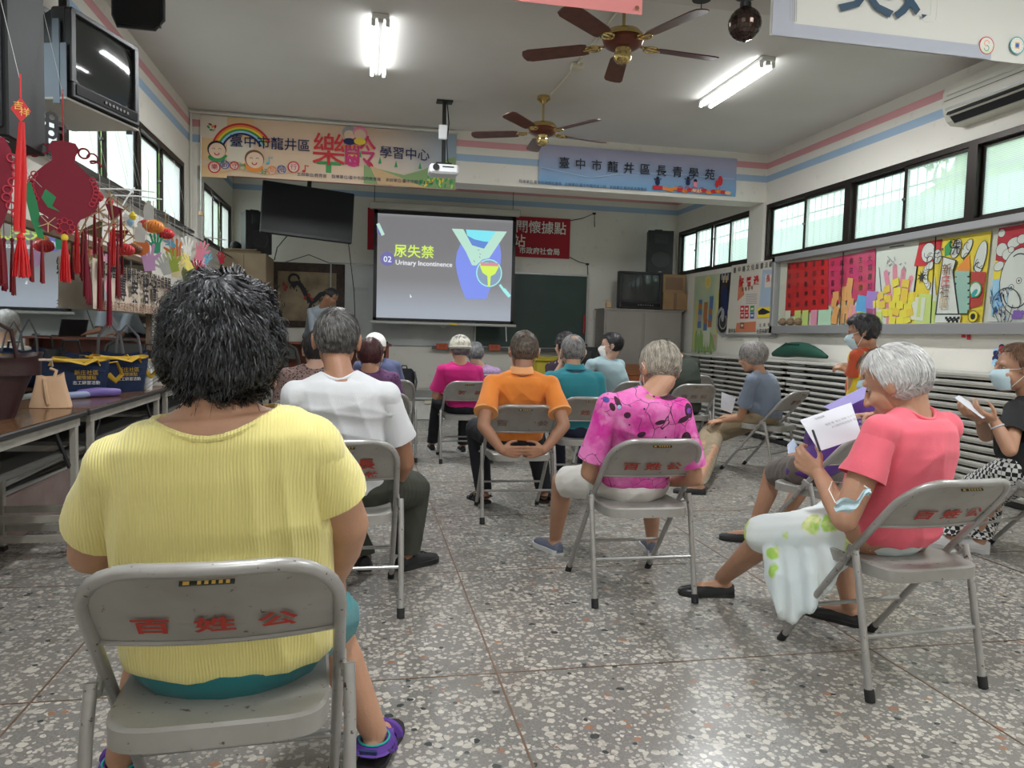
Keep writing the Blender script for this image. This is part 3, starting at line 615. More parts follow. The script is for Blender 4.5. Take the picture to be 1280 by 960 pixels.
stx('尿失禁',414,403,.205,lime,bold=.002); stx('Urinary Incontinence',480,478,.102,wh,bold=.001); stx('02',237,450,.125,wh,bold=.001)
# hanging flat television at left
p=at(385,266,10.55)
t=thing('flat_television','large flat black television hanging tilted from the ceiling left of the screen','television',tuple(p)); t.rotation_euler=(math.radians(-6),math.radians(3.5),math.radians(10))
b=MB(); b.box((0,0,0),(1.20,.05,.70),bev=.012); b.build('television_body',MATS['near_black'],t)
b=MB(); b.box((0,-.0265,.01),(1.15,.003,.63)); b.build('television_screen',mat('off_screen',(.006,.007,.010),.45),t)
b=MB(); b.tube([(0,.05,.3),(0,.06,3.68-p.z)],.03,8); b.box((0,.05,0),(.4,.06,.3)); b.build('ceiling_mount',MATS['near_black'],t)
b=MB(); b.tube([(-.25,.0,-.35),(-.36,.1,-.5),(-.38,.2,-.65)],.008,5); b.tube([(.56,0,-.35),(.75,.5,-.9),(.95,1.3,-1.5)],.006,5); b.build('cable',MATS['near_black'],t,True)
# loudspeaker + plywood cabinet at far left
def pa_speaker(nm,label,loc,rz,w,h,d,horn=True):
    t=thing(nm,label,'loudspeaker',loc,rz); k=MATS['near_black']
    b=MB(); P=[(-w/2,-d/2),(w/2,-d/2),(w/2*.72,d/2),(-w/2*.72,d/2)]; V=[(x,y,z) for z in(0,h) for x,y in P]; b.add(V,[(3,2,1,0),(4,5,6,7),(0,1,5,4),(1,2,6,5),(2,3,7,6),(3,0,4,7)]); b.build('speaker_box',mat('speaker_plastic',(.022,.022,.025),.55),t)
    rot=Matrix.Rotation(PI/2,3,'X')
    b=MB(); b.lathe([(0,.004),(.03,.008),(w*.28,-.004),(w*.33,.004),(w*.37,.010),(w*.37,0)],(0,-d/2-.002,h*.33),22,rot=rot); b.build('woofer',mat('woofer_black',(.035,.035,.038),.4),t,True)
    b=MB(); b.box((0,-d/2-.003,h*.8),(w*.55,.012,h*.22),bev=.005); b.box((0,-d/2-.01,h*.8),(w*.35,.01,h*.10)); b.build('horn',mat('woofer_black'),t)
    b=MB(); b.box((0,-d/2-.006,h*.045),(w*.12,.004,.012)); b.build('badge_plate',MATS['alu_grey'],t)
    b=MB(); b.tube([(-.06,0,h),(-.06,0,h+.03),(.06,0,h+.03),(.06,0,h)],.01,6); b.build('handle',k,t)
    return t
p=at(318,318,11.5); pa_speaker('loudspeaker','black loudspeaker on the plywood cabinet behind the hanging television',(p.x,p.y,p.z),.5,.38,.60,.34)
b=MB(); q=at(292,385,11.3); PLY=mat('plywood_tan',(.36,.27,.17),.6,var=(3,(.30,.22,.14),1))
t=thing('plywood_cabinet','tall tan plywood cabinet in the far left corner under the loudspeaker','cabinet',(-1.66,11.6,.28))
b=MB(); b.box((0,0,.99),(.60,.9,1.98),bev=.006); b.build('cabinet_body',PLY,t)
for s_ in(-1,1):
    b=MB(); b.box((s_*.148,-.456,1.0),(.285,.014,1.9)); o=b.build('cabinet_door',PLY,t); b=MB(); b.box((s_*.03,-.47,1.0),(.015,.02,.1),bev=.004); b.build('door_handle',MATS['alu_grey'],o)
for k,(w_,z_,lb) in enumerate(((.50,2.275,'lower folded board lying on the plywood cabinet'),(.42,2.305,'upper folded board lying on the plywood cabinet'))):
    b=MB(); b.box((-1.70,11.35,z_),(w_,.35,.026),bev=.004); tag(b.build('folded_board',mat('board_brown',(.22,.15,.09),.7)),lb,'board')
p=at(292,310,11.3); b=MB(); b.lathe([(0,0),(.07,0),(.085,.05),(.06,.10),(.05,.11),(0,.12)],(p.x,11.35,2.32),14,rot=Matrix.Rotation(.5,3,'Y')); tag(b.build('black_cap',MATS['near_black'],None,True),'rounded black cap lying on the boards on the plywood cabinet','cap')
# dragon painting
x0,z0=-1.40,1.24; w_,h_=1.10,1.0
t=thing('wall_hanging','framed tan scroll with an ink dragon and red flowers on the front wall','painting',(x0,YK-.03,z0))
b=MB(); b.box((w_/2,0,h_/2),(w_,.03,h_),bev=.006); b.build('scroll_border',mat('black_brown_brocade',(.035,.022,.018),.7,var=(20,(.07,.04,.03),1)),t)
b=MB(); b.box((w_/2-.02,-.016,h_/2-.02),(.88,.01,.76)); b.build('scroll_field',mat('aged_silk',(.34,.27,.17),.7,var=(4,(.18,.13,.08),1)),t)
b=MB(); b.tube([(.2,0,h_),(w_/2,.0,h_+.13),(.9,0,h_)],.006,5); b.build('hanging_string',MATS['near_black'],t)
pr=Print(frame((0,-.022,0),(1,0,0),(0,0,1)))
P=[(.22,.50)]; 
for i in range(30):
    u=i/29; P.append((.30+.55*u,.62+.10*math.sin(u*9)-.22*u))
pr.line(P[1:],.07,ink('black')); pr.arc(.33,.74,.075,.035,ink('black'),0,5,14); pr.line([(.6,.4),(.55,.25),(.7,.2)],.05,ink('black')); pr.line([(.8,.40),(.9,.5),(.86,.3)],.03,ink('black'))
for i in range(50):
    u=random.random(); pr.ell(.30+.55*u+random.gauss(0,.04),.62+.10*math.sin(u*9)-.22*u+random.gauss(0,.05),.025,.01,ink('black'),rot=random.uniform(0,3),n=5)
for a,b_ in ((.18,.66),(.22,.62),(.50,.46),(.56,.50),(.60,.44),(.2,.58)): pr.ell(a,b_,.035,.022,mat('ink_dull_red',(.30,.04,.03),.8),rot=a*9,n=7)
pr.done(t,'ink_painting')
# metal cabinet with television, boxes and speaker
CX0,CX1,CY=3.80,5.13,11.6
CAB=mat('grey_steel_cabinet',(.36,.33,.30),.45,.2,var=(1.5,(.30,.275,.25),1))
t=thing('steel_cabinet','tall grey two-door steel cabinet in the front right corner','cabinet',((CX0+CX1)/2,CY+.24,.28))
w=CX1-CX0; b=MB(); b.box((0,0,.69),(w,.46,1.38),bev=.006); b.box((0,0,1.385),(w+.04,.50,.02)); b.build('cabinet_body',CAB,t)
for s_ in(-1,1):
    b=MB(); b.box((s_*(w/4-.005),-.237,.70),(w/2-.05,.016,1.28),bev=.004); o=b.build('cabinet_door',CAB,t); b=MB(); b.box((s_*.045,-.25,.72),(.018,.02,.12),bev=.004); b.build('door_handle',MATS['alu_grey'],o)
def crt(nm,label,loc,rz,w,h,d,reflect=False):
    t=thing(nm,label,'television',loc,rz); BK=mat('tv_black_plastic',(.02,.02,.022),.45)
    b=MB(); b.box((0,.05,h/2),(w,.10,h),bev=.012)
    V=[(-w/2*.96,.1,h*.03),(w/2*.96,.1,h*.03),(w/2*.96,.1,h*.97),(-w/2*.96,.1,h*.97),(-w/2*.6,d,h*.12),(w/2*.6,d,h*.12),(w/2*.6,d,h*.8),(-w/2*.6,d,h*.8)]
    b.add(V,[(0,1,2,3),(7,6,5,4),(0,4,5,1),(1,5,6,2),(2,6,7,3),(3,7,4,0)]); b.build('television_shell',BK,t)
    b=MB(); n=10; sw,sh=w*.86,h*.74; V=[];F=[]
    for j in range(n+1):
        for i in range(n+1):
            u,v=i/n*2-1,j/n*2-1; V.append((u*sw/2,-.012+.03*(u*u+v*v)*.5-.012,h*.57+v*sh/2))
    for j in range(n):
        for i in range(n): a=j*(n+1)+i; F.append((a,a+1,a+n+2,a+n+1))
    b.add(V,F); b.build('picture_tube',mat('dark_tube_glass',(.045,.05,.048),.07),t,True)
    b=MB()
    for c_,d_ in (((0,-.008,h*.96),(w*.98,.04,h*.06)),((-w*.465,-.008,h*.57),(w*.07,.04,h*.8)),((w*.465,-.008,h*.57),(w*.07,.04,h*.8)),((0,-.01,h*.09),(w*.98,.045,h*.17))): b.box(c_,d_,bev=.005)
    b.build('bezel',BK,t)
    b=MB(); b.box((0,-.034,h*.10),(w*.9,.006,h*.11)); b.build('control_panel',mat('gloss_black',(.01,.01,.012),.2),t)
    b=MB(); [b.box((w*(-.05+.055*i),-.038,h*.10),(w*.03,.006,h*.03)) for i in range(7)]; b.build('control_button',mat('button_grey',(.12,.12,.13),.4),t)
    return t
p0=ray_plane(771,386,1,CY+.05); p1=ray_plane(827,386,1,CY+.05)
crt('box_television','black box television standing on the grey steel cabinet',((p0.x+p1.x)/2,CY+.03,1.685),0,.74,.60,.42)
KB=mat('kraft_cardboard',(.33,.20,.10),.8,var=(6,(.28,.17,.08),1))
for nm,a,b2,c_,lb in (('cardboard_box',828,861,(386,367),'wide brown cardboard box at right on the steel cabinet, lower of its stack'),('cardboard_box',828,857,(367,343),'printed cardboard box on the lower box right of the box television')):
    P=ray_plane(a,c_[0],1,CY+.05); Q2=ray_plane(b2,c_[1],1,CY+.05); x1=min(Q2.x,5.23); z0=1.685 if c_[0]==386 else ztop+.002; ztop=1.685+.275 if c_[0]==386 else z0+.30
    t=thing(nm,lb,'box',((P.x+x1)/2,CY+.22,z0)); b=MB(); b.box((0,0,(ztop-z0)/2),(x1-P.x,.36,ztop-z0)); b.build('box_body',KB,t)
    b=MB(); b.box((0,-.181,(ztop-z0)/2+.0),(.05,.002,ztop-z0)) if c_[0]==386 else b.box((0,-.181,.15),(.30,.002,.20)); b.build('printed_patch' if c_[0]!=386 else 'packing_tape',mat('kraft_dark',(.20,.12,.07),.7),t)
ZS=ztop
pa_speaker('loudspeaker','black loudspeaker on the cardboard boxes in the front right corner',((4.47+5.0)/2+.02,CY+.22,ZS+.002),-.12,.42,.70,.34)
b=MB(); b.box((4.8,CY+.25,ZS+.001),(.86,.30,.004)); 
p=ray_plane(763,381,1,CY); b=MB(); b.box((3.90,CY+.12,1.73),(.09,.08,.085),bev=.01); b.box((3.87,CY+.10,1.79),(.03,.03,.05)); tag(b.build('small_ornament',ink('tan')),'small tan ornament left of the box television on the cabinet','ornament')
pa_speaker('loudspeaker','black loudspeaker standing on the platform in front of the chalkboard',(3.49,11.7,.285),-.1,.40,.66,.36).scale=(1,1,1.15)
b=MB(); b.box((3.49,11.7,.282),(.3,.3,.004)); 
t=thing('plastic_bin','yellow plastic bin with a lid standing below the chalkboard','bin',(2.85,11.3,.28)); YM=mat('yellow_plastic',(.52,.42,.04),.5)
b=MB(); b.box((0,0,.27),(.60,.42,.54),bev=.04); b.build('bin_body',YM,t); b=MB(); b.box((0,0,.56),(.65,.46,.04),bev=.012); b.box((0,0,.59),(.5,.34,.03),bev=.01); b.build('bin_lid',YM,t)
t=thing('wooden_lectern','orange-brown wooden box lectern left of the steel cabinet','lectern',(3.95,10.95,.28)); OW=mat('orange_wood',(.33,.11,.035),.4,var=(5,(.24,.08,.03),1))
b=MB(); V=[(-.28,-.22,0),(.28,-.22,0),(.28,.22,0),(-.28,.22,0),(-.28,-.22,.36),(.28,-.22,.36),(.28,.22,.48),(-.28,.22,.48)]; b.add(V,[(3,2,1,0),(4,5,6,7),(0,1,5,4),(1,2,6,5),(2,3,7,6),(3,0,4,7)]); b.build('lectern_body',OW,t); b=MB(); b.box((0,.0,.44),(.62,.50,.022),(math.radians(15),0,0)); b.build('lectern_top',OW,t)
# presenter's desk
t=thing('presenter_desk','long reddish-brown desk on the platform at left, under the laptop','desk',(-.42,10.95,.31)); RW=mat('reddish_brown_wood',(.20,.06,.035),.35,var=(5,(.15,.045,.03),1))
b=MB(); b.box((0,0,.705),(1.62,.55,.03),bev=.005); b.build('desk_top',RW,t); b=MB(); b.box((0,.20,.45),(1.5,.02,.48)); b.build('modesty_panel',RW,t)
for s_ in(-1,1): b=MB(); b.box((s_*.75,0,.345),(.04,.5,.69)); b.build('side_panel',RW,t)
p=(-.06,10.98,1.034); t=thing('laptop','open black laptop on the presenter desk','laptop',p,2.4)
b=MB(); b.box((0,0,.009),(.34,.23,.016),bev=.004); b.build('laptop_base',MATS['near_black'],t); b=MB(); b.box((0,.16,.12),(.34,.008,.235),(math.radians(-25),0,0),bev=.003); b.build('laptop_lid',MATS['near_black'],t)
b=MB(); b.lathe([(0,0),(.05,0),(.045,.025),(0,.035)],(.30,10.9,1.034),14); tag(b.build('computer_mouse',MATS['near_black'],None,True),'black round gadget beside the laptop on the presenter desk','mouse')
# black backpack on the platform
p=at(505,481,10.75); t=thing('backpack','black backpack with grey straps standing on the platform left of the knit cap','backpack',(p.x,10.75,.31)); NB=mat('black_nylon',(.015,.016,.022),.6,bump=(30,.4))
b=MB(); b.box((0,0,.19),(.30,.18,.38),bev=.05); b.build('backpack_body',NB,t); b=MB(); b.box((0,-.11,.13),(.22,.06,.20),bev=.02); b.build('front_pocket',NB,t)
b=MB(); b.tube([(-.14,-.07,.34),(-.16,-.10,.2),(-.14,-.08,.05)],.014,6); b.tube([(.14,-.07,.34),(.17,-.10,.2),(.15,-.08,.05)],.014,6); b.build('strap',mat('grey_webbing',(.10,.10,.115),.8),t,True)
b=MB(); b.tube([(-.04,0,.38),(-.03,0,.42),(.03,0,.42),(.04,0,.38)],.01,6); b.build('carry_handle',NB,t); b=MB(); b.box((0,-.145,.2),(.15,.006,.02)); b.build('zip',mat('grey_webbing'),t)
# ---------------------------------------------------------------- right wall
t=thing('air_conditioner','white wall air conditioner above the right windows at the frame edge','air conditioner',(XR-.11,5.45,3.16)); AW=mat('aged_white_plastic',(.60,.58,.50),.35)
b=MB(); n=10; P=[(.11,.0),(.11,.38),(-.02,.38),(-.08,.35),(-.11,.28),(-.115,.18),(-.10,.11),(-.06,.03),(-.02,0)]
V=[(x,s_*.50,z) for s_ in(-1,1) for x,z in P]; k=len(P); b.add(V,[tuple(range(k)),tuple(range(2*k-1,k-1,-1))]+[(i,(i+1)%k,k+(i+1)%k,k+i) for i in range(k)]); b.build('unit_shell',AW,t)
b=MB(); b.box((-.112,0,.20),(.008,.96,.006)); b.box((-.095,0,.10),(.01,.9,.05),(0,.5,0)); b.box((-.06,0,.035),(.07,.86,.008),(0,.8,0)); b.build('air_slot',MATS['near_black'],t)
b=MB(); b.box((-.105,0,.13),(.004,.94,.02)); b.box((-.118,0,.24),(.002,.9,.012)); b.build('chrome_strip',mat('chrome_trim',(.7,.7,.7),.15,.9),t)
for k in range(2): b=MB(); b.box((-.075,0,.06+.03*k),(.05,.88,.005),(0,.6,0)); b.build('louvre',AW,t)
p=ray_plane(1261,80,0,XR-.06); b=MB(); b.lathe([(0,-.05),(.05,-.03),(.06,.0),(.05,.03),(0,.04)],tuple(p),14); tag(b.build('wall_fitting',MATS['near_black'],None,True),'round black fitting on the wall above the air conditioner','fitting')
# glazed notice board
ALU=mat('board_alu',(.38,.38,.385),.45,.5); RW_=lambda x: frame((x,0,0),(0,-1,0),(0,0,1))
y0,y1,z0,z1=3.6,8.90,1.31,2.285
t=thing('notice_board','long glazed grey notice board full of posters on the right wall','notice board',(XR-.03,(y0+y1)/2,z0)); Y=(y1-y0)/2; H=z1-z0
b=MB(); b.box((.022,0,H/2),(.012,2*Y,H)); b.build('back_panel',mat('board_cream',(.66,.62,.52),.8),t)
for nm,c_,d_ in (('frame_rail',(-.02,0,H-.035),(.10,2*Y,.07)),('frame_rail',(-.02,0,.05),(.10,2*Y,.10)),('frame_post',(-.02,Y-.035,H/2),(.10,.07,H)),('frame_post',(-.02,-Y+.035,H/2),(.10,.07,H))): b=MB(); b.box(c_,d_,bev=.006); b.build(nm,ALU,t)
def clear_glass():
    m=bpy.data.materials.new('clear_sliding_glass'); m.use_nodes=True; nt=m.node_tree; N=nt.nodes; N.clear(); L=nt.links
    o=N.new('ShaderNodeOutputMaterial'); a=N.new('ShaderNodeBsdfTransparent'); a.inputs[0].default_value=(.96,.98,.97,1); g_=N.new('ShaderNodeBsdfGlossy'); g_.inputs['Roughness'].default_value=.03
    f=N.new('ShaderNodeFresnel'); f.inputs[0].default_value=1.45; x=N.new('ShaderNodeMixShader'); ge=N.new('ShaderNodeNewGeometry'); om=N.new('ShaderNodeMath'); om.operation='SUBTRACT'; om.inputs[0].default_value=1; L.new(ge.outputs['Backfacing'],om.inputs[1]); mu=N.new('ShaderNodeMath'); mu.operation='MULTIPLY'; L.new(f.outputs[0],mu.inputs[0]); L.new(om.outputs[0],mu.inputs[1]); L.new(mu.outputs[0],x.inputs[0]); L.new(a.outputs[0],x.inputs[1]); L.new(g_.outputs[0],x.inputs[2]); L.new(x.outputs[0],o.inputs[0]); return m
CG=clear_glass(); yy=Y-.07
for i,w in enumerate((1.36,1.36,1.36,1.06)):
    b=MB(); b.box((-.045 if i%2 else -.036,yy-w/2,H/2+.01),(.004,w+.03,H-.17)); o=b.build('sliding_glass',CG,t)
    b=MB(); b.box((-.042,yy-w,H/2+.01),(.010,.004,H-.17)); b.build('glass_edge',MATS['near_black'],o); yy-=w
XB=XR-.028
def poster(name,label,px,m,cat='poster',x=XB,group=None,th=.002):
    pts=[BR(a,b_,x) for a,b_ in px]; b=MB(); mt=RW_(x)
    V=[mt@Vector((p[0],p[1],0)) for p in pts]+[mt@Vector((p[0],p[1],-th)) for p in pts]; k=len(pts)
    b.add(V,[tuple(range(k)),tuple(range(2*k-1,k-1,-1))]+[(i,k+i,k+(i+1)%k,(i+1)%k) for i in range(k)]); return tag(b.build(name,m),label,cat,group)
def zq(a,b_): return (970+a/4.129,260+b_/4.129)
def rtext(s,pp,size,m,par,x,**k): u=BR(*pp,x); return text(s,size,m,par,frame((x,-u[0],u[1]),(0,-1,0),(0,0,1)),**k)
redp=mat('red_rice_paper',(.60,.02,.02),.8,var=(6,(.48,.015,.02),1)); redm=mat('magenta_rice_paper',(.55,.03,.10),.8,var=(6,(.62,.04,.13),1))
o=poster('calligraphy_poster','bright red calligraphy sheet at the left end of the notice board',[zq(60,285),zq(270,262),zq(268,520),zq(45,560)],redp)
cols=['春風花草香','金日平安樂','春滿乾坤福','來日方長好','喜迎新年到']
for i,s_ in enumerate(cols):
    for j,ch in enumerate(s_): rtext(ch,zq(240-i*43,285+j*50+i*5),.074,ink('black'),o,XB-.003)
o=poster('calligraphy_poster','crimson calligraphy sheet right of the bright red one on the notice board',[zq(272,262),zq(513,208),zq(508,440),zq(400,480),zq(270,500)],redm,x=XB)
for i,s_ in enumerate(['大福壽如','生日快樂','春花秋月','風調雨順','平安喜樂']):
    for j,ch in enumerate(s_): rtext(ch,zq(484-i*48,262+j*48+i*8),.075,mat('ink_faded',(.10,.02,.03),.8),o,XB-.003)
notes={'orange':(.78,.36,.12),'amber':(.80,.55,.06),'yellow':(.82,.68,.06),'pink':(.78,.30,.42),'blue':(.12,.38,.68),'violet':(.38,.22,.55),'mint':(.50,.68,.50),'pale':(.72,.70,.58),'lime':(.60,.68,.20),'plum':(.40,.08,.16)}
NM={}
def note(cx,cy,c,rot=0,w=.10,h=.10,lb='sticky note on the notice board',grp='sticky notes'):
    u=BR(*zq(cx,cy),XB-.006)
    key=(c,w,h)
    if key not in NM:
        b=MB(); b.box((0,0,0),(.0015,w,h)); me=b.mesh(); me.materials.append(mat('note_'+c,notes[c],.8)); NM[key]=me
    o=bpy.data.objects.new('sticky_note',NM[key]); C.objects.link(o); o.location=(XB-.006-random.uniform(0,.004),-u[0],u[1]); o.rotation_euler=(rot,0,random.uniform(-.05,.05))
    return tag(o,lb,'sticky note',grp)
for i,(x_,y_) in enumerate([(382,385),(378,415),(350,430),(310,455),(375,450),(300,490),(345,480),(385,490),(310,530),(350,525),(300,575),(340,570),(380,530),(375,570),(352,455)]):
    note(x_,y_,'orange',random.uniform(-.15,.15),lb='orange sticky note in the tree-shaped cluster on the red sheets',grp='orange sticky notes')
for x_,y_ in [(538,455),(520,495),(548,500),(572,420),(575,470),(618,385),(625,430),(620,470),(670,390),(665,435),(660,475),(710,460),(700,480),(600,500),(640,500),(680,510),(585,540),(620,535),(655,545),(690,540),(600,580),(640,580),(675,575),(560,540),(700,455)]:
    note(x_,y_,random.choice(['yellow','amber']),random.uniform(-.3,.3),.10,.075,lb='yellow sticky note in the hand-shaped cluster on the notice board',grp='yellow sticky notes')
for x_,y_,c in [(400,545,'pink'),(440,495,'blue'),(492,475,'violet'),(445,545,'blue'),(492,520,'plum'),(520,580,'lime'),(440,580,'lime'),(530,545,'pale')]: note(x_,y_,c,random.uniform(-.2,.2),.16,.18,lb='%s square note between the orange and the yellow clusters%s'%({'pink':'pink','blue':'blue','violet':'violet','plum':'plum','lime':'lime','pale':'pale'}[c],', lower one' if y_>540 and c in('blue',) else (', right one' if x_==520 else (', left one' if (c=='lime') else ''))),grp='coloured squares')
for i,(x_,c) in enumerate([(60,'pale'),(110,'lime'),(150,'lime'),(195,'pink'),(235,'mint'),(265,'mint')]): note(x_,575,c,0,.13,.22,lb='%s paper card in the row along the lower left of the notice board'%c,grp='paper cards')
for x_,y_ in [(735,520),(770,505),(800,540),(750,560),(790,575),(815,510)]: note(x_,y_,'pale' if x_%2 else 'lime',.1,.18,.22,lb='pale green lined card right of the yellow hand cluster',grp='lined cards')
b=MB(); 
for k,x_ in enumerate((40,80,120)):
    u=BR(*zq(x_,600),XB-.01); b=MB(); b.lathe([(0,-.02),(.05,0),(.06,.03),(.03,.07),(0,.08)],(XB-.025,-u[0],u[1]),10); tag(b.build('pine_cone',mat('cone_brown',(.20,.13,.08),.9),None,True),['brown lump at the left in the lower corner of the notice board','brown lump in the middle in the lower corner of the notice board','brown lump at the right in the lower corner of the notice board'][k],'craft')
pk=mat('pink_hand_paper',(.75,.25,.33),.8)
def hand_outline(s=1,spread=.32):
    P=[(-.35,-1.0),(-.42,-.3)]
    P+=[(-.75,-.05),(-.95,.18),(-.86,.3),(-.62,.16),(-.42,.0)]
    for k,(bx,a,l) in enumerate(((-.30,.30,.75),(-.08,.08,.90),(.14,-.10,.82),(.33,-.34,.62))):
        w=.095; dx,dy=-math.sin(a),math.cos(a); px_,py_=math.cos(a),math.sin(a); by_=.12-.04*k
        P+=[(bx-w*px_,by_-w*py_)]+[(bx+dx*l+w*(math.sin(q)*-1)*px_*1.0+w*.9*math.cos(q)*dx,by_+dy*l-w*math.sin(q)*py_+w*.9*math.cos(q)*dy) for q in (PI/2,PI/4,0,-PI/4,-PI/2)]+[(bx+w*px_,by_+w*py_)]
    P+=[(.42,-.1),(.38,-1.0)]
    return [(s*x,s*y) for x,y in P]
u=BR(*zq(622,470),XB-.003); pr=Print(RW_(XB-.002)); pr.poly([(u[0]+x*1.05,u[1]+y) for x,y in hand_outline(.33)],pk); 
o=poster('white_backing_sheet','white backing sheet behind the yellow hand on the notice board',[zq(522,205),zq(740,165),zq(735,300),zq(700,590),zq(505,600)],mat('white_paper',(.68,.66,.60),.8),x=XB); pr.done(o,'pink_hand')
pr=Print(RW_(XB-.004))
for i in range(16):
    a_=BR(*zq(560+random.uniform(0,110),275+random.uniform(-15,60)),XB); pr.line([a_,(a_[0]+random.uniform(-.05,.05),a_[1]+random.uniform(-.05,.05))],.012,ink('grey'))
pr.line([BR(*zq(535,305),XB),BR(*zq(545,430),XB)],.008,ink('black')); pr.line([BR(*zq(588,203),XB),BR(*zq(665,192),XB)],.01,ink('black')); pr.done(o,'ink_sketch')
# large painted poster
o=poster('painted_poster','large yellow and red painted poster with a white tower shape on the notice board',[zq(740,178),zq(1112,118),zq(1062,595),zq(690,597)],mat('poster_yellow',(.80,.58,.05),.8),x=XB)
pr=Print(RW_(XB-.003)); Z=lambda a,b_:BR(*zq(a,b_),XB-.004)
def ov(cx,cy,a,b_,m,rot=0): u=Z(cx,cy); pr.ell(u[0],u[1],a*.55,b_*.45,m,rot=rot)
paper=mat('ink_paper',(.72,.70,.66),.8)
pr.poly([Z(740,180),Z(860,160),Z(845,240),Z(790,300),Z(712,300)],ink('red')); pr.poly([Z(700,470),Z(790,460),Z(780,490),Z(695,500)],ink('red'))
pr.poly([Z(870,200),Z(905,160),Z(900,240),Z(870,250)],ink('green')); ov(858,213,.03,.03,ink('brown'))
for cx,cy,a,b_,r in ((785,230,.15,.20,-.3),(833,250,.09,.14,0),(930,210,.09,.19,-.4),(985,210,.07,.20,-.6),(1055,260,.10,.33,-.25)):
    ov(cx,cy,a+.012,b_+.012,ink('black'),r); ov(cx,cy,a,b_,paper,r)
    for k in range(4): q=Z(cx,cy); pr.arc(q[0]+random.uniform(-.04,.04),q[1]+random.uniform(-.08,.08),.04,.006,ink('black'),random.uniform(0,3),random.uniform(3,6),8)
pr.poly([Z(935,310),Z(1000,240),Z(1005,330),Z(940,330)],ink('orange'))
pr.poly([Z(1010,330),Z(1085,330),Z(1065,500),Z(1000,520)],mat('ink_rust',(.50,.06,.05),.8))
pr.poly([Z(795,430),Z(820,350),Z(835,550),Z(780,545)],paper)
for k in range(9):
    a=k*.35; ov(800+30*math.cos(a+2),350+60*math.sin(a+2)*.9,.05,.09,ink('black'),a); ov(800+30*math.cos(a+2),350+60*math.sin(a+2)*.9,.042,.08,paper,a)
q=Z(755,355); pr.poly([(q[0]+(.07 if k%2 else .025)*math.cos(k*PI/8),q[1]+(.07 if k%2 else .025)*math.sin(k*PI/8)) for k in range(16)],ink('black'))
pr.poly([Z(930,330),Z(1005,335),Z(995,548),Z(950,548)],ink('black'))
for i in range(7):
    for j in range(12):
        if (i+j)%2==0: u=Z(936+i*9.5,338+j*17.5); pr.rect(u[0],u[1],.045,.045,mat('ink_jade',(.35,.52,.45),.8))
pr.poly([Z(866,247),Z(938,270),Z(920,330),Z(952,552),Z(826,552),Z(845,400)],ink('black')); pr.poly([Z(870,254),Z(932,273),Z(915,330),Z(944,545),Z(834,545),Z(851,400)],paper)
ov(1035,420,.12,.16,ink('green'),.4); ov(1035,420,.10,.13,paper,.4); ov(1030,440,.08,.05,ink('teal'),.8)
ov(1022,560,.10,.12,ink('black')); ov(1022,560,.09,.105,ink('yellow')); ov(1022,560,.05,.06,ink('black'))
pr.poly([Z(832,552),Z(960,552),Z(955,592),Z(825,592)],paper)
for k in range(10): q=Z(885+k*7,568+(k%3)*8); pr.rect(q[0],q[1],.03,.025,ink('black'))
pr.done(o)
for ch,(a,b_),c in zip('新庄社區',((880,322),(874,380),(868,437),(864,495)),('brown','red','brown','tan')): rtext(ch,zq(a,b_),.115,ink(c),o,XB-.03)
rtext('洗',zq(922,210),.14,ink('black'),o,XB-.02)
o=poster('painted_poster','painted poster with a white fish face on red at the right frame edge',[zq(1150,100),zq(1330,70),zq(1330,587),zq(1088,587)],mat('poster_white',(.70,.68,.64),.8),x=XB)
pr=Print(RW_(XB-.003)); pr.poly([Z(1150,104),Z(1330,74),Z(1330,300),Z(1200,280),Z(1130,290)],mat('ink_deep_red',(.52,.03,.05),.8)); pr.poly([Z(1130,270),Z(1215,290),Z(1180,360),Z(1120,370)],ink('yellow')); pr.poly([Z(1118,370),Z(1180,360),Z(1200,470),Z(1110,560)],ink('lightblue'))
for cx,cy,a,b_,r in ((1165,130,.06,.07,0),(1230,178,.12,.09,.2),(1165,215,.10,.12,.3),(1195,240,.09,.10,0),(1150,300,.09,.08,.4),(1190,320,.08,.10,0),(1270,160,.08,.08,0),(1215,215,.05,.05,0)): ov(cx,cy,a+.008,b_+.008,ink('black'),r); ov(cx,cy,a,b_,paper,r)
ov(1258,380,.36,.62,ink('black')); ov(1258,380,.345,.605,paper)
for cx,cy in ((1215,410),(1255,375)): ov(cx,cy,.05,.06,ink('black')); ov(cx,cy,.04,.05,paper); ov(cx,cy,.015,.02,ink('black'))
q=Z(1255,300); pr.arc(q[0],q[1],.10,.01,ink('black'),-.5,2.2,12); q=Z(1240,440); pr.arc(q[0],q[1],.12,.01,ink('black'),PI,2*PI,10)
for k in range(40): q=Z(random.uniform(1105,1200),random.uniform(420,580)); pr.line([q,(q[0]+random.uniform(-.03,.03),q[1]+random.uniform(.01,.07))],.008,ink(random.choice(['blue','navy','black','lightblue'])))
q=Z(1190,500); pr.arc(q[0],q[1],.14,.008,ink('black'),0,PI,12); [pr.line([(q[0]+d,q[1]+.0),(q[0],q[1]-.25)],.006,ink('black')) for d in(-.14,-.07,0,.07,.14)]
for k in range(6): ov(1230+k*9,560-(k%2)*20,.035,.05,ink('purple'),k)
pr.done(o)
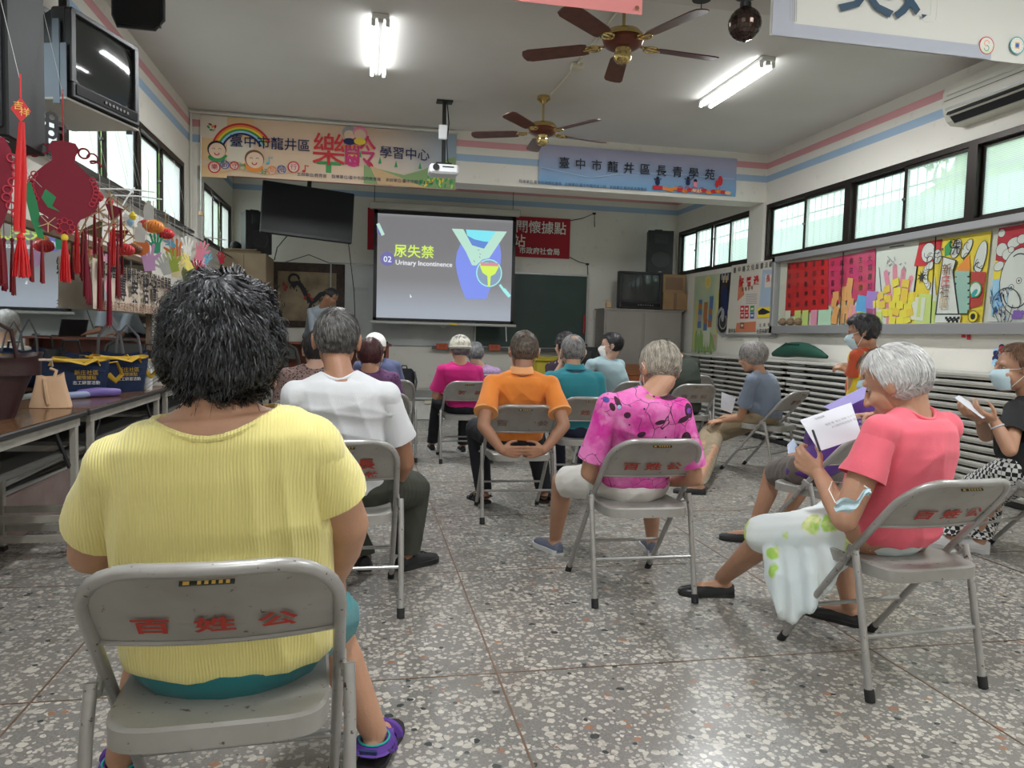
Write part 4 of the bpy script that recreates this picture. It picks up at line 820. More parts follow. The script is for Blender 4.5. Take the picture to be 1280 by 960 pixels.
# loose posters left of the notice board
xw=XR-.012
def zp(a,b_): return (820+a/4.8,260+b_/4.8)
m=mat('watercolour_paper',(.55,.58,.38),.8,var=(2.2,(.38,.52,.35),1)); 
o=poster('watercolour_poster','pale green watercolour poster with a sun and small cards beside the steel cabinet',[zp(235,412),zp(383,392),zp(360,858),zp(212,862)],m,x=xw)
pr=Print(RW_(xw-.003)); Z=lambda a,b_:BR(*zp(a,b_),xw-.004)
q=Z(312,445); pr.ell(q[0],q[1],.11,.11,mat('ink_sun',(.72,.62,.22),.8)); pr.ell(q[0],q[1],.06,.06,mat('ink_sun2',(.75,.55,.12),.8))
pr.poly([Z(240,560),Z(255,560),Z(235,850),Z(218,850)],mat('ink_straw',(.62,.58,.20),.8)); pr.poly([Z(365,500),Z(378,500),Z(362,800),Z(350,800)],mat('ink_straw',(.62,.58,.20),.8)); pr.poly([Z(335,760),Z(360,760),Z(358,850),Z(330,850)],mat('ink_rosewash',(.60,.42,.36),.8))
for k in range(7): q=Z(240+k*16,800+(k%2)*20); pr.ell(q[0],q[1],.05,.18,mat('ink_moss',(.28,.42,.14),.8),rot=.1*k)
for k in range(4): q=Z(290+k*10,720); pr.ell(q[0],q[1]-.1,.03,.2,mat('ink_whitewash',(.66,.68,.52),.8))
cs=[(268,570,'b'),(266,595,'o'),(265,630,'b'),(263,660,'p'),(260,700,'b'),(300,585,'o'),(298,615,'o'),(296,650,'o'),(297,685,'o'),(296,715,'b'),(333,550,'b'),(331,590,'b'),(327,625,'o'),(326,660,'b'),(323,695,'o')]
for a,b_,c in cs: q=Z(a,b_); pr.rect(q[0],q[1],.125,.105,{'b':mat('ink_card_blue',(.12,.20,.38),.8),'o':mat('ink_card_rust',(.45,.18,.07),.8),'p':mat('ink_card_mauve',(.42,.32,.38),.8)}[c])
pr.done(o)
o=poster('dark_poster','narrow black poster of a motor wheel between two pale posters on the right wall',[zp(385,396),zp(450,385),zp(425,745),zp(368,750)],mat('black_gloss_paper',(.02,.02,.025),.35),x=xw-.004)
pr=Print(RW_(xw-.007)); 
for k in range(5): q=Z(398+k*9,412+(k%2)*15); pr.rect(q[0],q[1],.04,.10,ink('tan' if k%2 else 'grey'))
q=Z(403,680); pr.arc(q[0],q[1],.20,.05,ink('grey'),0,2*PI,24,ry=.20); pr.arc(q[0],q[1],.11,.02,ink('grey'),0,2*PI,20); q=Z(415,560); pr.ell(q[0],q[1],.10,.22,ink('navy'),.2); pr.ell(q[0]-.05,q[1]-.2,.05,.1,ink('grey')); pr.done(o)
o=poster('framed_notice','framed white notice with two printed posters left of the long notice board',[zp(455,345),zp(738,305),zp(722,762),zp(420,764)],mat('notice_ivory',(.66,.62,.53),.8),x=XR-.03,th=.02)
x=XR-.034
b=MB(); A=[BR(*zp(*q),x) for q in ((455,345),(738,305),(722,762),(420,764))]; b.box((x,-(A[2][0]+A[3][0])/2,A[2][1]-.01),(.03,A[2][0]-A[3][0],.035)); b.build('bottom_frame',ALU,o)
pr=Print(RW_(x)); Z=lambda a,b_:BR(*zp(a,b_),x)
pr.poly([Z(500,405),Z(625,400),Z(600,742),Z(475,745)],mat('ink_shell',(.68,.60,.52),.8)); pr.poly([Z(500,405),Z(512,405),Z(530,520),Z(488,560)],mat('ink_coral',(.62,.20,.10),.8)); pr.poly([Z(484,690),Z(600,680),Z(598,742),Z(476,745)],mat('ink_coral',(.62,.20,.10),.8))
pr.poly([Z(640,372),Z(722,366),Z(712,590),Z(618,590)],mat('ink_skyblue',(.38,.48,.60),.8)); pr.poly([Z(655,400),Z(718,396),Z(712,470),Z(652,478)],mat('ink_shell',(.68,.60,.52),.8)); pr.poly([Z(613,600),Z(712,590),Z(706,658),Z(607,660)],ink('yellow')); pr.poly([Z(613,620),Z(640,600),Z(690,625),Z(650,640),Z(615,640)],ink('black'))
for k in range(6): pr.line([Z(540,520+k*11),Z(606,516+k*11)],.010,ink('grey'))
for a,b_,c in ((518,605,'red'),(545,605,'red'),(578,605,'green'),(518,645,'red'),(545,645,'red'),(578,645,'blue'),(518,705,'brown')): q=Z(a,b_); pr.rect(q[0],q[1],.11,.085,ink(c)); pr.rect(q[0],q[1],.07,.03,mat('ink_shell',(.68,.60,.52),.8))
pr.done(o)
def zt(s_,a0,b0,a1,b1,sz,c,**k):
    for i,ch in enumerate(s_): f=i/max(1,len(s_)-1); rtext(ch,zp(a0+(a1-a0)*f,b0+(b1-b0)*f),sz,ink(c),o,x-.008,**k)
zt('臺中縣文化局書法藝文',472,376,715,335,.085,'black'); zt('龍井區',440,738,470,740,.07,'black'); zt('社區長壽俱樂部',610,742,705,738,.07,'black'); zt('好厝邊',512,452,600,440,.14,'red',bold=.004); zt('關懷服務',520,490,575,480,.06,'brown'); zt('長青',672,425,700,440,.10,'red'); zt('宣導單張',625,705,700,700,.05,'black')
# wall stains/decals right
p=ray_plane(1208,412,0,XR-.02); b=MB(); b.box((0,0,0),(.01,.10,.05)); b.box((0,-.03,-.05),(.01,.03,.08)); b.box((0,.03,-.04),(.01,.03,.06)); o=b.build('wall_sticker',ink('red')); o.location=p; tag(o,'small red paper cutting hanging below the notice board at right','sticker')
p=ray_plane(1245,455,0,XR-.05)
rr=random.Random(4)
t=thing('button_garland','bunch of blue and red round buttons hanging behind the head of the masked woman','garland',tuple(p))
for k in range(16): b=MB(); b.lathe([(0,-.004),(.028,-.004),(.028,.004),(0,.004)],(rr.uniform(-.01,.03),rr.uniform(-.06,.06),.14-.018*k),10,rot=Matrix.Rotation(PI/2+rr.uniform(-.4,.4),3,'Y')); b.build('button',ink(['navy','red','lightblue','navy','grey'][k%5]),t)
p=ray_plane(1100,408,0,XR-.03); b=MB()
for k in range(5): b.box((0,-.1+.05*k,.0+.012*(k%2)),(.02,.045,.025),(.2*k,0,0))
o=b.build('paper_decoration',ink('teal')); o.location=p; tag(o,'small blue and white paper decoration under the notice board behind the standing woman','decoration')
# ---------------------------------------------------------------- folded tables stacked along the right wall
TT=mat('laminate_edge_grey',(.56,.55,.50),.45,var=(3,(.44,.43,.39),1)); TL=mat('folded_leg_grey',(.16,.16,.155),.45,.4); TK=mat('black_rim',(.025,.025,.025),.5)
def folded(L,seed,tidy):
    t=thing('folded_table','x','folded table'); rr=random.Random(seed)
    b=MB(); b.box((0,0,.014),(.45,L,.026),bev=.003); b.build('table_top',TT,t)
    if tidy:
        b=MB(); b.box((-.20,0,-.006),(.03,L*.96,.022)); b.box((.20,0,-.006),(.03,L*.96,.022)); b.build('apron',TT,t)
    else:
        b=MB(); b.box((-.19,0,-.01),(.02,L*.5,.018)); b.box((.2,0,-.01),(.02,L*.9,.02)); b.build('apron',TL,t)
        for s_ in(-1,1):
            b=MB(); b.box((-.20,s_*L*.38,-.012),(.035,L*.17,.022),bev=.003); b.build('folded_leg',TL,t)
    return t
nth=['topmost','second from the top','third from the top','fourth from the top','fifth from the top','sixth from the top','seventh from the top','eighth from the top','ninth from the top','tenth from the top','eleventh from the top','twelfth from the top','thirteenth from the top','fourteenth from the top','lowest']
rr=random.Random(3)
for (ya,yb,tidy,desc) in ((9.75,11.5,False,'in the stack by the watercolour poster'),(7.90,9.70,False,'in the stack behind the blue-grey shirt'),(6.05,7.85,False,'in the stack behind the yellow vest'),(4.2,6.0,True,'in the tidy stack at the right frame edge')):
    proto=None; n=15; step=.0635
    for k in range(n):
        if proto is None: proto=o=folded(yb-ya,k,tidy)
        else: o=copy_tree(proto)
        j=0 if tidy else rr.uniform(-.05,.05)
        o.location=(XR-.24-rr.uniform(0,.02 if not tidy else .004),(ya+yb)/2+j,.99-.028-step*k); o['label']='grey folded table %s, %s'%(nth[k] if k<14 else 'lowest',desc); o['group']='folded tables stacked along the right wall'
b=MB(); b.box((XR-.24,8.0,.03),(.40,7.3,.04)); tag(b.build('stack_base',TK),'black timber base under the stacks of folded tables','base')
p=ray_plane(965,436,0,XR-.2); t=thing('green_cloth_bag','dark green cloth bag lying on the stacked tables behind the blue-grey shirt','bag',(XR-.22,8.0,1.0))
b=MB(); P=[]
for i in range(9): u=i/8; P.append((0,.55-1.1*u,.05+.07*math.sin(PI*u)))
b.tube(P,[.03,.06,.085,.09,.09,.085,.07,.05,.02],12); b.build('bag_body',mat('bottle_green_cloth',(.01,.07,.045),.7,bump=(15,.4)),t,True)
b=MB(); b.tube([(-.06,.3,.14),(-.08,.15,.19),(-.07,-.1,.18)],.008,5); b.build('bag_strap',mat('bottle_green_cloth'),t)
# ---------------------------------------------------------------- left wall
t=thing('wall_mirror','large frameless wall mirror behind the bags on the left wall','mirror',(XL+.012,4.6,.76)); 
b=MB(); b.box((0,0,.5),(.012,5.82,1.0)); b.build('mirror_glass',mat('silvered_glass',(.80,.84,.84),.02,1.0),t)
WDN=mat('brown_mirror_frame',(.16,.10,.06),.5)
b=MB(); b.box((.012,0,1.02),(.035,5.9,.05),bev=.005); b.build('frame_rail',WDN,t); b=MB(); b.box((.012,0,-.01),(.035,5.9,.04)); b.build('frame_rail',WDN,t)
b=MB(); b.box((.012,2.93,.5),(.035,.04,1.05)); b.build('frame_post',WDN,t)
# event banner hanging on the left wall
yq=[6.15,8.40]; xb=XL+.14
A=ray_plane(118,322,0,xb); Bq=ray_plane(213,352,0,xb); Cq=ray_plane(118,386,0,xb); w=Bq.y-A.y; h=A.z-Cq.z
o=cloth('event_banner','cream banner with large black characters hanging in front of the mirror',frame((xb,A.y,Cq.z),(0,1,0),(0,0,1)),w,h,mat('cream_vinyl',(.66,.55,.45),.6),.01,seed=11,nx=30)
LP=lambda a,b_:(lambda p:(p.y,p.z))(ray_plane(a,b_,0,xb+.012))
for i,ch in enumerate('專案活動'):
    X=A.y+w*(.27+.15*i); text(ch,.185,ink('black'),o,frame((xb+.016,X,Cq.z+h*.42),(0,1,0),(0,0,1)),bold=.004)
text('第二屆社區關懷照顧據點聯合成果展',.125,ink('black'),o,frame((xb+.016,A.y+w*.5,Cq.z+h*.80),(0,1,0),(0,0,1)),bold=.002)
text('主辦單位:臺中市政府社會局  承辦單位:龍井區新庄社區發展協會',.075,ink('brown'),o,frame((xb+.016,A.y+w*.52,Cq.z+h*.08),(0,1,0),(0,0,1)))
pr=Print(frame((xb+.014,0,0),(0,1,0),(0,0,1))); pr.rect(A.y+w*.10,Cq.z+h*.33,.12,.17,ink('grey')); pr.ell(A.y+w*.10,Cq.z+h*.5,.05,.05,ink('pink')); pr.rect(A.y+w*.92,Cq.z+h*.45,.04,.14,ink('red')); pr.rect(A.y+w*.88,Cq.z+h*.42,.05,.10,ink('green')); pr.done(o)
# old televisions and speaker cabinet hanging near the left wall
def hang_tv(loc,rz,label):
    t=crt('box_television',label,loc,rz,.62,.50,.42); GM=mat('blue_grey_steel',(.17,.19,.23),.45,.4)
    h=3.68-loc[2]
    for s_ in(-1,1):
        b=MB(); b.box((s_*.325,.20,.14),(.006,.42,.30),bev=.002); b.box((s_*.325,.05,.19),(.012,.04,.46)); b.box((s_*.325,.24,.33),(.012,.05,.5)); b.build('bracket_side',GM,t)
        b=MB(); [b.lathe([(0,-.002),(.007,-.002),(.007,.002),(0,.002)],(s_*.334,.24,.12+.04*k),6,rot=Matrix.Rotation(PI/2,3,'Y')) for k in range(9)]; b.build('bolt_hole',MATS['near_black'],t)
    b=MB(); b.box((0,.22,-.012),(.66,.46,.012)); b.build('bracket_tray',mat('ivory_tray',(.50,.48,.43),.5),t)
    b=MB(); b.tube([(0,.25,.5),(0,.25,h)],.03,8); b.box((0,.25,.53),(.66,.06,.03)); b.box((0,.25,h-.01),(.2,.2,.02)); b.build('ceiling_pole',MATS['near_black'],t)
    return t
c=Vector((-1.55,5.0,2.47)); hang_tv(tuple(c),math.radians(72),'black box television hanging from the ceiling in a steel bracket at top left')
t=thing('hanging_bracket','black tubular hanging frame behind the ceiling television at top left','bracket',(-1.5,5.55,2.95))
b=MB(); b.tube([(-.15,0,.73),(-.15,0,.30),(-.13,0,.24),(.10,0,.24),(.15,0,.3),(.15,0,.73)],.018,8); b.box((0,.0,.36),(.28,.03,.22)); b.build('frame_tube',MATS['near_black'],t,True)
t=thing('speaker_cabinet','black wood-grained speaker cabinet hanging at the top left corner of the frame','loudspeaker',(-1.72,3.95,2.02)); BW_=mat('black_ash_veneer',(.010,.010,.012),.6,bump=(3,.2))
b=MB(); b.box((0,0,.515),(.34,.40,1.03),bev=.008); b.build('cabinet_shell',BW_,t); b=MB(); b.box((.04,-.205,.515),(.22,.012,.95)); b.build('grille_cloth',MATS['near_black'],t)
def perf(px0,px1,Y0,Y1,w,label,name='perforated_strut',cc=(.05,.05,.055),rot=0):
    a=at(*px0,Y0); b_=at(*px1,Y1); d=(b_-a); L=d.length; d.normalize(); up=Vector((0,0,1)); n=d.cross(up).normalized(); s_=n.cross(d)
    m4=Matrix((d,n,s_)).transposed().to_4x4(); m4.translation=a
    # a strip with real round holes
    bm=bmesh.new(); k=max(3,int(L/.055)); t=.004
    def quadhole(x0,x1,z0,z1,r):
        cx,cz=(x0+x1)/2,(z0+z1)/2; O=[]; I=[]
        for i in range(8):
            th=PI/4*i+PI/8; I.append((cx+r*math.cos(th),cz+r*math.sin(th)))
        for i in range(8):
            th=PI/4*i+PI/8; c_,q=math.cos(th),math.sin(th); k_=max(abs(c_)/((x1-x0)/2),abs(q)/((z1-z0)/2)); O.append((cx+c_/k_,cz+q/k_))
        return O,I
    V=[];F=[]
    for r_ in range(2):
        for i in range(k):
            O,I=quadhole(L*i/k,L*(i+1)/k,-w/2+r_*w/2,-w/2+(r_+1)*w/2,min(w/2,L/k)*.27)
            b0=len(V)
            for y_ in(-t/2,t/2): V+=[(x,y_,z) for x,z in O]+[(x,y_,z) for x,z in I]
            for j in range(8):
                jn=(j+1)%8; F+=[(b0+j,b0+jn,b0+8+jn,b0+8+j),(b0+16+j,b0+24+j,b0+24+jn,b0+16+jn),(b0+8+j,b0+8+jn,b0+24+jn,b0+24+j)]
            for (cx,cz) in ((0,0),(1,0),(1,1),(0,1)): pass
    bm.free(); me=bpy.data.meshes.new(name); me.from_pydata(V,[],F); me.transform(m4); o=link(name,me,mat(name+'_steel',cc,.45,.4)); return tag(o,label,'bracket')
perf((-30,160),(38,118),4.0,4.2,.11,'pale grey perforated steel bracket under the hanging speaker cabinet at the left edge','steel_bracket',(.26,.28,.31))
perf((-20,205),(76,150),4.2,4.4,.12,'black perforated steel strut crossing the windows behind the red ornament','perforated_strut')
b=MB(); a=at(-5,170,4.1); b.box((a.x,a.y,a.z),(.30,.5,.02),(.1,.2,0)); tag(b.build('bracket_plate',MATS['near_black']),'black plate under the hanging speaker cabinet at the left edge','bracket')
# ---------------------------------------------------------------- tables on the left
WD=mat('brown_walnut_laminate',(.17,.085,.04),.18); g=G(WD); v=g.obj((3,.5,3)); g.col(g.mix(g.rng(g.noise(v,9,6,.6),.35,.7),(.20,.10,.048),(.10,.048,.022)))
LEG=mat('beige_grey_steel',(.40,.38,.33),.45,.1,var=(12,(.33,.31,.27),1))
def ltable(y0,y1,label):
    zt=.765; xr=-1.385; w=.50; t=thing('folding_table',label,'table',(xr-w/2,(y0+y1)/2,0)); L=y1-y0
    b=MB(); b.box((0,0,zt-.003),(w-.01,L-.01,.006)); b.build('laminate_surface',WD,t)
    b=MB(); b.box((0,0,zt-.020),(w,L,.030),bev=.008); b.build('table_edge',TK,t)
    b=MB(); 
    for s_ in(-1,1): b.box((s_*(w/2-.03),0,zt-.055),(.022,L-.12,.045))
    for s_ in(-1,1): b.box((0,s_*(L/2-.09),zt-.055),(w-.08,.022,.045))
    b.build('under_frame',LEG,t)
    for sy in(-1,1):
        for sx in(-1,1):
            b=MB(); b.box((sx*(w/2-.035),sy*(L/2-.10),(zt-.04)/2+.012),(.034,.034,zt-.065),bev=.004); o=b.build('leg',LEG,t)
            b=MB(); b.box((sx*(w/2-.035),sy*(L/2-.10),.012),(.042,.042,.024),bev=.004); b.build('rubber_foot',TK,o)
        for z in (.22,.12): b=MB(); b.box((0,sy*(L/2-.10),z),(w-.10,.022,.035)); b.build('crossbar',LEG,t)
        b=MB(); b.box((w/2-.05,sy*(L/2-.22),.60),(.012,.30,.022),(sy*-.85,0,0)); b.build('folding_brace',MATS['near_black'],t)
    b=MB(); b.box((0,0,.56),(w-.1,L-.3,.02)); 
    b.build('lower_shelf',mat('shelf_dark',(.09,.085,.075),.6),t)
    return t
ltable(2.38,4.19,'nearer brown folding table at the left edge under the maroon bag')
ltable(4.22,5.72,'farther brown folding table at left carrying the navy tote bags')
ZT=.765
def bag_body(mb,w,d0,d1,h,n=28,sq=3.2,z0=0,flare=1.0,mi=0,open_=True,top_in=.02):
    rings=[]
    for k in range(9):
        u=k/8; a=w/2*(1-.10*(1-u)*1)*(flare**u); b_=(d0+(d1-d0)*u)/2; z=z0+h*u
        if k==0: a*=.97; b_*=.97
        R=[]
        for i in range(n):
            th=2*PI*i/n; c_,s_=math.cos(th),math.sin(th); R.append((a*abs(c_)**(2/sq)*(1 if c_>0 else -1),b_*abs(s_)**(2/sq)*(1 if s_>0 else -1)*(1+.06*math.sin(3*th+u*4)),z+(.012*math.sin(2*th+1) if k==8 else 0)))
        rings.append(R)
    for k in range(1,5): # inner lining going down
        u=1-k*.08; R=[(x*.96,y*.93,z0+h*u) for x,y,z in rings[8]]; rings.append(R)
    V=[p for R in rings for p in R]; F=[(k*n+i,k*n+(i+1)%n,(k+1)*n+(i+1)%n,(k+1)*n+i) for k in range(len(rings)-1) for i in range(n)]+[tuple(range(n-1,-1,-1)),tuple((len(rings)-1)*n+i for i in range(n))]
    mb.add(V,F,mi)
NV=mat('navy_canvas',(.008,.022,.07),.8,bump=(60,.25)); YS=mat('yellow_webbing',(.62,.38,.03),.7); 
def tote(x,y,rz,label,w=.40,h=.235):
    t=thing('tote_bag',label,'bag',(x,y,ZT),rz,'navy tote bags with yellow straps')
    b=MB(); bag_body(b,w,.15,.20,h,flare=1.06); b.build('bag_body',NV,t,True)
    b=MB(); bag_body(b,w*1.01,.20,.205,.016,flare=1.05,z0=h-.012); b.build('piping',YS,t,True)
    for s_ in(-1,1):
        b=MB(); P=[(-.13,s_*.104,h-.03),(-.11,s_*.11,h+.01),(-.05,s_*.15,h+.005),(.05,s_*.155,h-.02),(.11,s_*.11,h+.01),(.13,s_*.104,h-.03)]; b.tube(P,.021,6,flat=.22); b.build('handle',YS,t)
    b=MB(); b.tube([(w/2-.01,-.03,h-.02),(w/2+.045,-.02,h-.01),(w/2+.075,0,h-.09),(w/2+.04,.01,h-.13),(w/2+.0,.02,h-.09)],.018,6,flat=.25); b.build('side_strap',YS,t)
    b=MB(); bag_body(b,w*.9,.15,.15,.02,z0=h-.035); b.build('contents',mat('pale_pink_cloth',(.62,.50,.50),.8),t,True)
    for s_,z,sz,mm in (('新庄社區',.145,.032,YS),('關懷據點',.115,.026,YS),('志工研習活動',.085,.024,ink('white'))):
        text(s_,sz,mm,t,frame((.06,-.095,z),(1,0,0),(0,0,1)))
    return t
tote(-1.71,4.95,.35,'navy tote bag with yellow straps, left of the pair on the farther table',.36,.22)
tote(-1.60,5.33,.55,'navy tote bag with yellow straps, right of the pair on the farther table',.38,.225)
p=flr(30,470,.8)
# dark handbag and cloth bag on the near table
t=thing('leather_handbag','dark maroon leather handbag cut by the left frame edge','bag',(-1.66,3.72,ZT),.5); MAR=mat('maroon_leather',(.035,.013,.014),.32,bump=(50,.15))
b=MB(); bag_body(b,.27,.10,.20,.29,flare=1.75,sq=2.5); b.build('bag_body',MAR,t,True); b=MB(); b.tube([(-.12,-.09,.28),(-.10,-.10,.40),(0,-.09,.46),(.10,-.10,.40),(.12,-.09,.28)],.009,6); b.build('handle',MAR,t,True)
b=MB(); b.tube([(.20,-.11,.27),(.25,-.10,.27),(.26,-.06,.24)],.006,6); b.build('zip_pull',mat('pale_cord',(.5,.4,.36),.6),t,True)
t=thing('cloth_bag','peach cotton drawstring bag behind the maroon handbag','bag',(-1.60,4.30,ZT),.2); PE=mat('peach_cotton',(.64,.42,.26),.8,bump=(12,.5))
b=MB(); bag_body(b,.22,.13,.07,.17,flare=.55); b.build('bag_body',PE,t,True); b=MB(); b.tube([(-.02,-.05,.15),(-.01,-.07,.08),(.0,-.075,.02)],.010,6); b.tube([(.02,-.03,.15),(.03,-.02,.19),(.0,0,.20)],.008,6); b.build('tie_cord',PE,t,True)
# umbrella, bottle and further bags
t=thing('folded_umbrella','purple folded umbrella lying before the tote bags','umbrella',(-1.56,4.88,ZT+.026),.75); PU=mat('violet_nylon',(.17,.12,.38),.5)
b=MB(); b.tube([(-.13,0,0),(-.10,0,.0),(.0,0,.004),(.10,0,0),(.13,0,0)],[.012,.026,.030,.026,.02],10); b.build('umbrella_canopy',PU,t,True); b=MB(); b.tube([(-.135,0,0),(-.18,0,0)],.014,8); b.build('umbrella_handle',MATS['near_black'],t)
t=thing('folded_umbrella','pale blue folded umbrella behind the purple one before the tote bags','umbrella',(-1.66,4.72,ZT+.022),1.05)
b=MB(); b.tube([(-.14,0,0),(-.10,0,0),(.10,0,0),(.14,0,0)],[.01,.022,.022,.015],10); b.build('umbrella_canopy',mat('pale_blue_nylon',(.25,.30,.48),.5),t,True)
b=MB(); b.lathe([(0,0),(.026,0),(.028,.13),(.014,.155),(.014,.17),(0,.17)],(-1.44,5.50,ZT),14); o=tag(b.build('water_bottle',mat('milky_bottle',(.62,.64,.64),.2),None,True),'small white bottle right of the navy tote bags','bottle')
t=thing('tote_bag','grey and navy tote bag with long grey handles at the far end of the table','bag',(-1.64,5.66,ZT),.3)
b=MB(); bag_body(b,.30,.13,.16,.25); b.build('bag_body',NV,t,True)
for k,(sx,h_) in enumerate(((-.06,.46),(.05,.44))): b=MB(); b.tube([(-.10+sx,-.05,.22),(-.09+sx,-.05,.36),(-.03+sx,-.04,h_),(.04+sx,-.03,.36),(.06+sx,-.05,.22)],.009,6,flat=.4); b.build('handle',mat('grey_webbing'),t,True)
b=MB(); b.lathe([(0,-.002),(.05,-.002),(.05,.002),(0,.002)],(.05,-.085,.14),12,rot=Matrix.Rotation(PI/2,3,'X')); b.build('flower_print',ink('cream'),t)
def softbag(x,y,w,h,m,label,hm='near_black'):
    t=thing('hand_bag',label,'bag',(x,y,ZT),.3); b=MB(); bag_body(b,w,.12,.12,h,flare=.95); b.build('bag_body',m,t,True)
    b=MB(); b.tube([(-w*.3,-.05,h),(-w*.25,-.06,h+.10),(w*.2,-.06,h+.10),(w*.3,-.05,h)],.009,6); b.build('handle',MATS[hm],t,True)
# third table far along the wall carrying the black bags
ltable(5.75,7.5,'farthest brown folding table at left, mostly hidden behind the yellow shirt')
softbag(-1.52,5.95,.22,.20,mat('white_canvas',(.55,.55,.52),.8),'white bag with black handles right of the tote bags')
softbag(-1.55,6.35,.26,.24,MATS['black_nylon'],'black nylon bag on the farthest table beside the yellow shirt woman hair')
softbag(-1.60,6.75,.28,.20,NV,'dark blue bag at the far end of the left tables')
# ---------------------------------------------------------------- hanging paper crafts at left
CR=mat('crimson_felt',(.22,.005,.025),.7); RD=mat('bright_red_silk',(.62,.012,.015),.5); THR=mat('white_thread',(.6,.6,.58),.6)
def craft_frame(px,py,Y=None,x=None):
    p=at(px,py,Y) if Y else ray_plane(px,py,0,x)
    d=(p-EYE); d.z=0; d.normalize(); return p,frame(p,(d.y,-d.x,0),(0,0,1))   # faces back into the room
def fx(mtx,rz): return mtx@Matrix.Rotation(rz,4,'Y')
def outline(name,label,cat,mtx,P,m,t=.004,group=None,parent=None):
    b=MB(); k=len(P); V=[mtx@Vector((x,y,0)) for x,y in P]+[mtx@Vector((x,y,-t)) for x,y in P]
    b.add(V,[tuple(range(k)),tuple(range(2*k-1,k-1,-1))]+[(i,k+i,k+(i+1)%k,(i+1)%k) for i in range(k)])
    o=b.build(name,m,parent); return tag(o,label,cat,group) if not parent else o
# hanging rail along the wall with the things hung from it
b=MB(); pts=[ray_plane(x,y,0,XL+.16) for x,y in ((60,193),(122,231),(190,268),(250,300),(290,322))]; b.tube(pts,.009,6); rail=tag(b.build('hanging_rail',MATS['near_black'],None,True),'thin black rail along the left windows carrying the paper crafts','rail')
b=MB()
for k,(a,c_) in enumerate((((120,236),(192,240)),((135,244),(202,249)),((168,235),(150,262)),((236,296),(282,300)))):
    b=MB(); p0,p1=ray_plane(*a,0,XL+.3),ray_plane(*c_,0,XL+.3); b.tube([p0,(p0+p1)/2+Vector((0,0,.01)),p1],.006,6)
    tag(b.build('mobile_wire',THR,None,True),['upper white plastic bar of the mobile in front of the left windows','lower white plastic bar of the mobile in front of the left windows','slanting white bar of the mobile in front of the left windows','thin white bar near the far left window'][k],'mobile')
def tassel(parent,mtx,top,L,r,m,n=26):
    b=MB(); c=Vector((0,0,0)); b.lathe([(0,top),(.006,top),(r*.5,top-.012),(r*.55,top-.02),(r*.35,top-.03),(0,top-.03)],(0,0,0),10)
    for k in range(n):
        a=2*PI*k/n; q=(k%3+1)/3; x0,y0=r*.3*math.cos(a)*q,r*.3*math.sin(a)*q; x1,y1=r*math.cos(a)*q,r*math.sin(a)*q
        b.tube([(x0,y0,top-.022),((x0+x1)/2*1.15,(y0+y1)/2*1.15,top-L*.5),(x1,y1,top-L*(.93+.07*random.random()))],.0035,3)
    me=b.mesh('tassel'); me.transform(Matrix.Translation(mtx.translation)); return link('tassel',me,m,parent)
# big crimson gourd-shaped ornament
p,M_=craft_frame(80,236,Y=4.15); R=.152
t=thing('gourd_ornament','large crimson cut-felt gourd ornament with curled handles at left','ornament'); s=R/38
P=[(-12,57),(-16,50),(-13,42),(-12,34),(-20,27),(-30,16),(-37,4),(-39,-8),(-36,-20),(-28,-30),(-18,-36),(-14,-42),(-13,-48),(-8,-54),(0,-58),(8,-54),(13,-48),(14,-42),(18,-36),(28,-30),(36,-20),(39,-8),(37,4),(30,16),(20,27),(12,34),(13,42),(17,50),(13,57),(0,59)]
outline('gourd_body',None,None,M_,[(x*s,y*s) for x,y in P],CR,.008,parent=t)
def ring(parent,x,y,r,w,m,name='filigree',t0=0,t1=2*PI,sq=1):
    b=MB(); n=18; pts=[M_@Vector(((x+r*math.cos(t0+(t1-t0)*k/n))*s,(y+sq*r*math.sin(t0+(t1-t0)*k/n))*s,.004)) for k in range(n+(0 if t1-t0>6.2 else 1))]; b.tube(pts,w*s,6,closed=t1-t0>6.2); return b.build(name,m,parent,True)
for sx in(-1,1):
    ring(t,sx*22,46,6,1.2,CR); ring(t,sx*31,41,6,1.0,CR,t0=-2,t1=3); ring(t,sx*33,30,8,1.4,CR,t0=.2 if sx>0 else 1.2,t1=2.2 if sx>0 else 3)
    for k in range(7): a=-.9+.28*k; ring(t,sx*(31+4*math.cos(a*2)),-2+k*5-14,3.2,.8,mat('crimson_light',(.50,.03,.06),.6))
for k in range(8): a=2*PI*k/8; ring(t,8*math.cos(a),-47+8*math.sin(a),3,.8,mat('crimson_light'))
tassel(t,Matrix.Translation(M_@Vector((0,-56*s,0))),0,.24,.022,RD,30)
b=MB(); q=M_@Vector((0,-60*s,0)); b.lathe([(0,-.02),(.014,-.012),(.018,0),(.014,.012),(0,.02)],tuple(q),12); b.build('bead',ink('yellow'),t,True)
b=MB(); q=M_@Vector((0,58*s,0)); b.tube([q,q+Vector((0,0,.25))],.003,5); b.build('hanging_cord',RD,t)
# left red fan ornament and lucky diamond with long tassel
p,M_=craft_frame(12,230,Y=3.6); s=.0042
t=thing('fan_ornament','crimson pointed paper ornament hanging left of the gourd ornament','ornament')
outline('ornament_body',None,None,M_,[(x*s,y*s) for x,y in ((-22,30),(-16,44),(-4,46),(2,34),(4,10),(0,-20),(-6,-40),(-12,-55),(-20,-30),(-30,0))],CR,.008,parent=t)
for k in range(9): ring(t,2+5*math.sin(k),26-k*8,4,.9,mat('crimson_light'))
tassel(t,Matrix.Translation(M_@Vector((-8*s,-56*s,0))),0,.20,.012,mat('dark_red_silk',(.22,.01,.015),.6),16)
p,M_=craft_frame(26,137,Y=3.35); s=.0034
t=thing('lucky_charm','bright red lucky charm with a gold-lettered diamond and long tassel hanging at left','ornament')
outline('diamond_plaque',None,None,M_,[(0,14*s),(10*s,0),(0,-14*s),(-10*s,0)],RD,.006,parent=t)
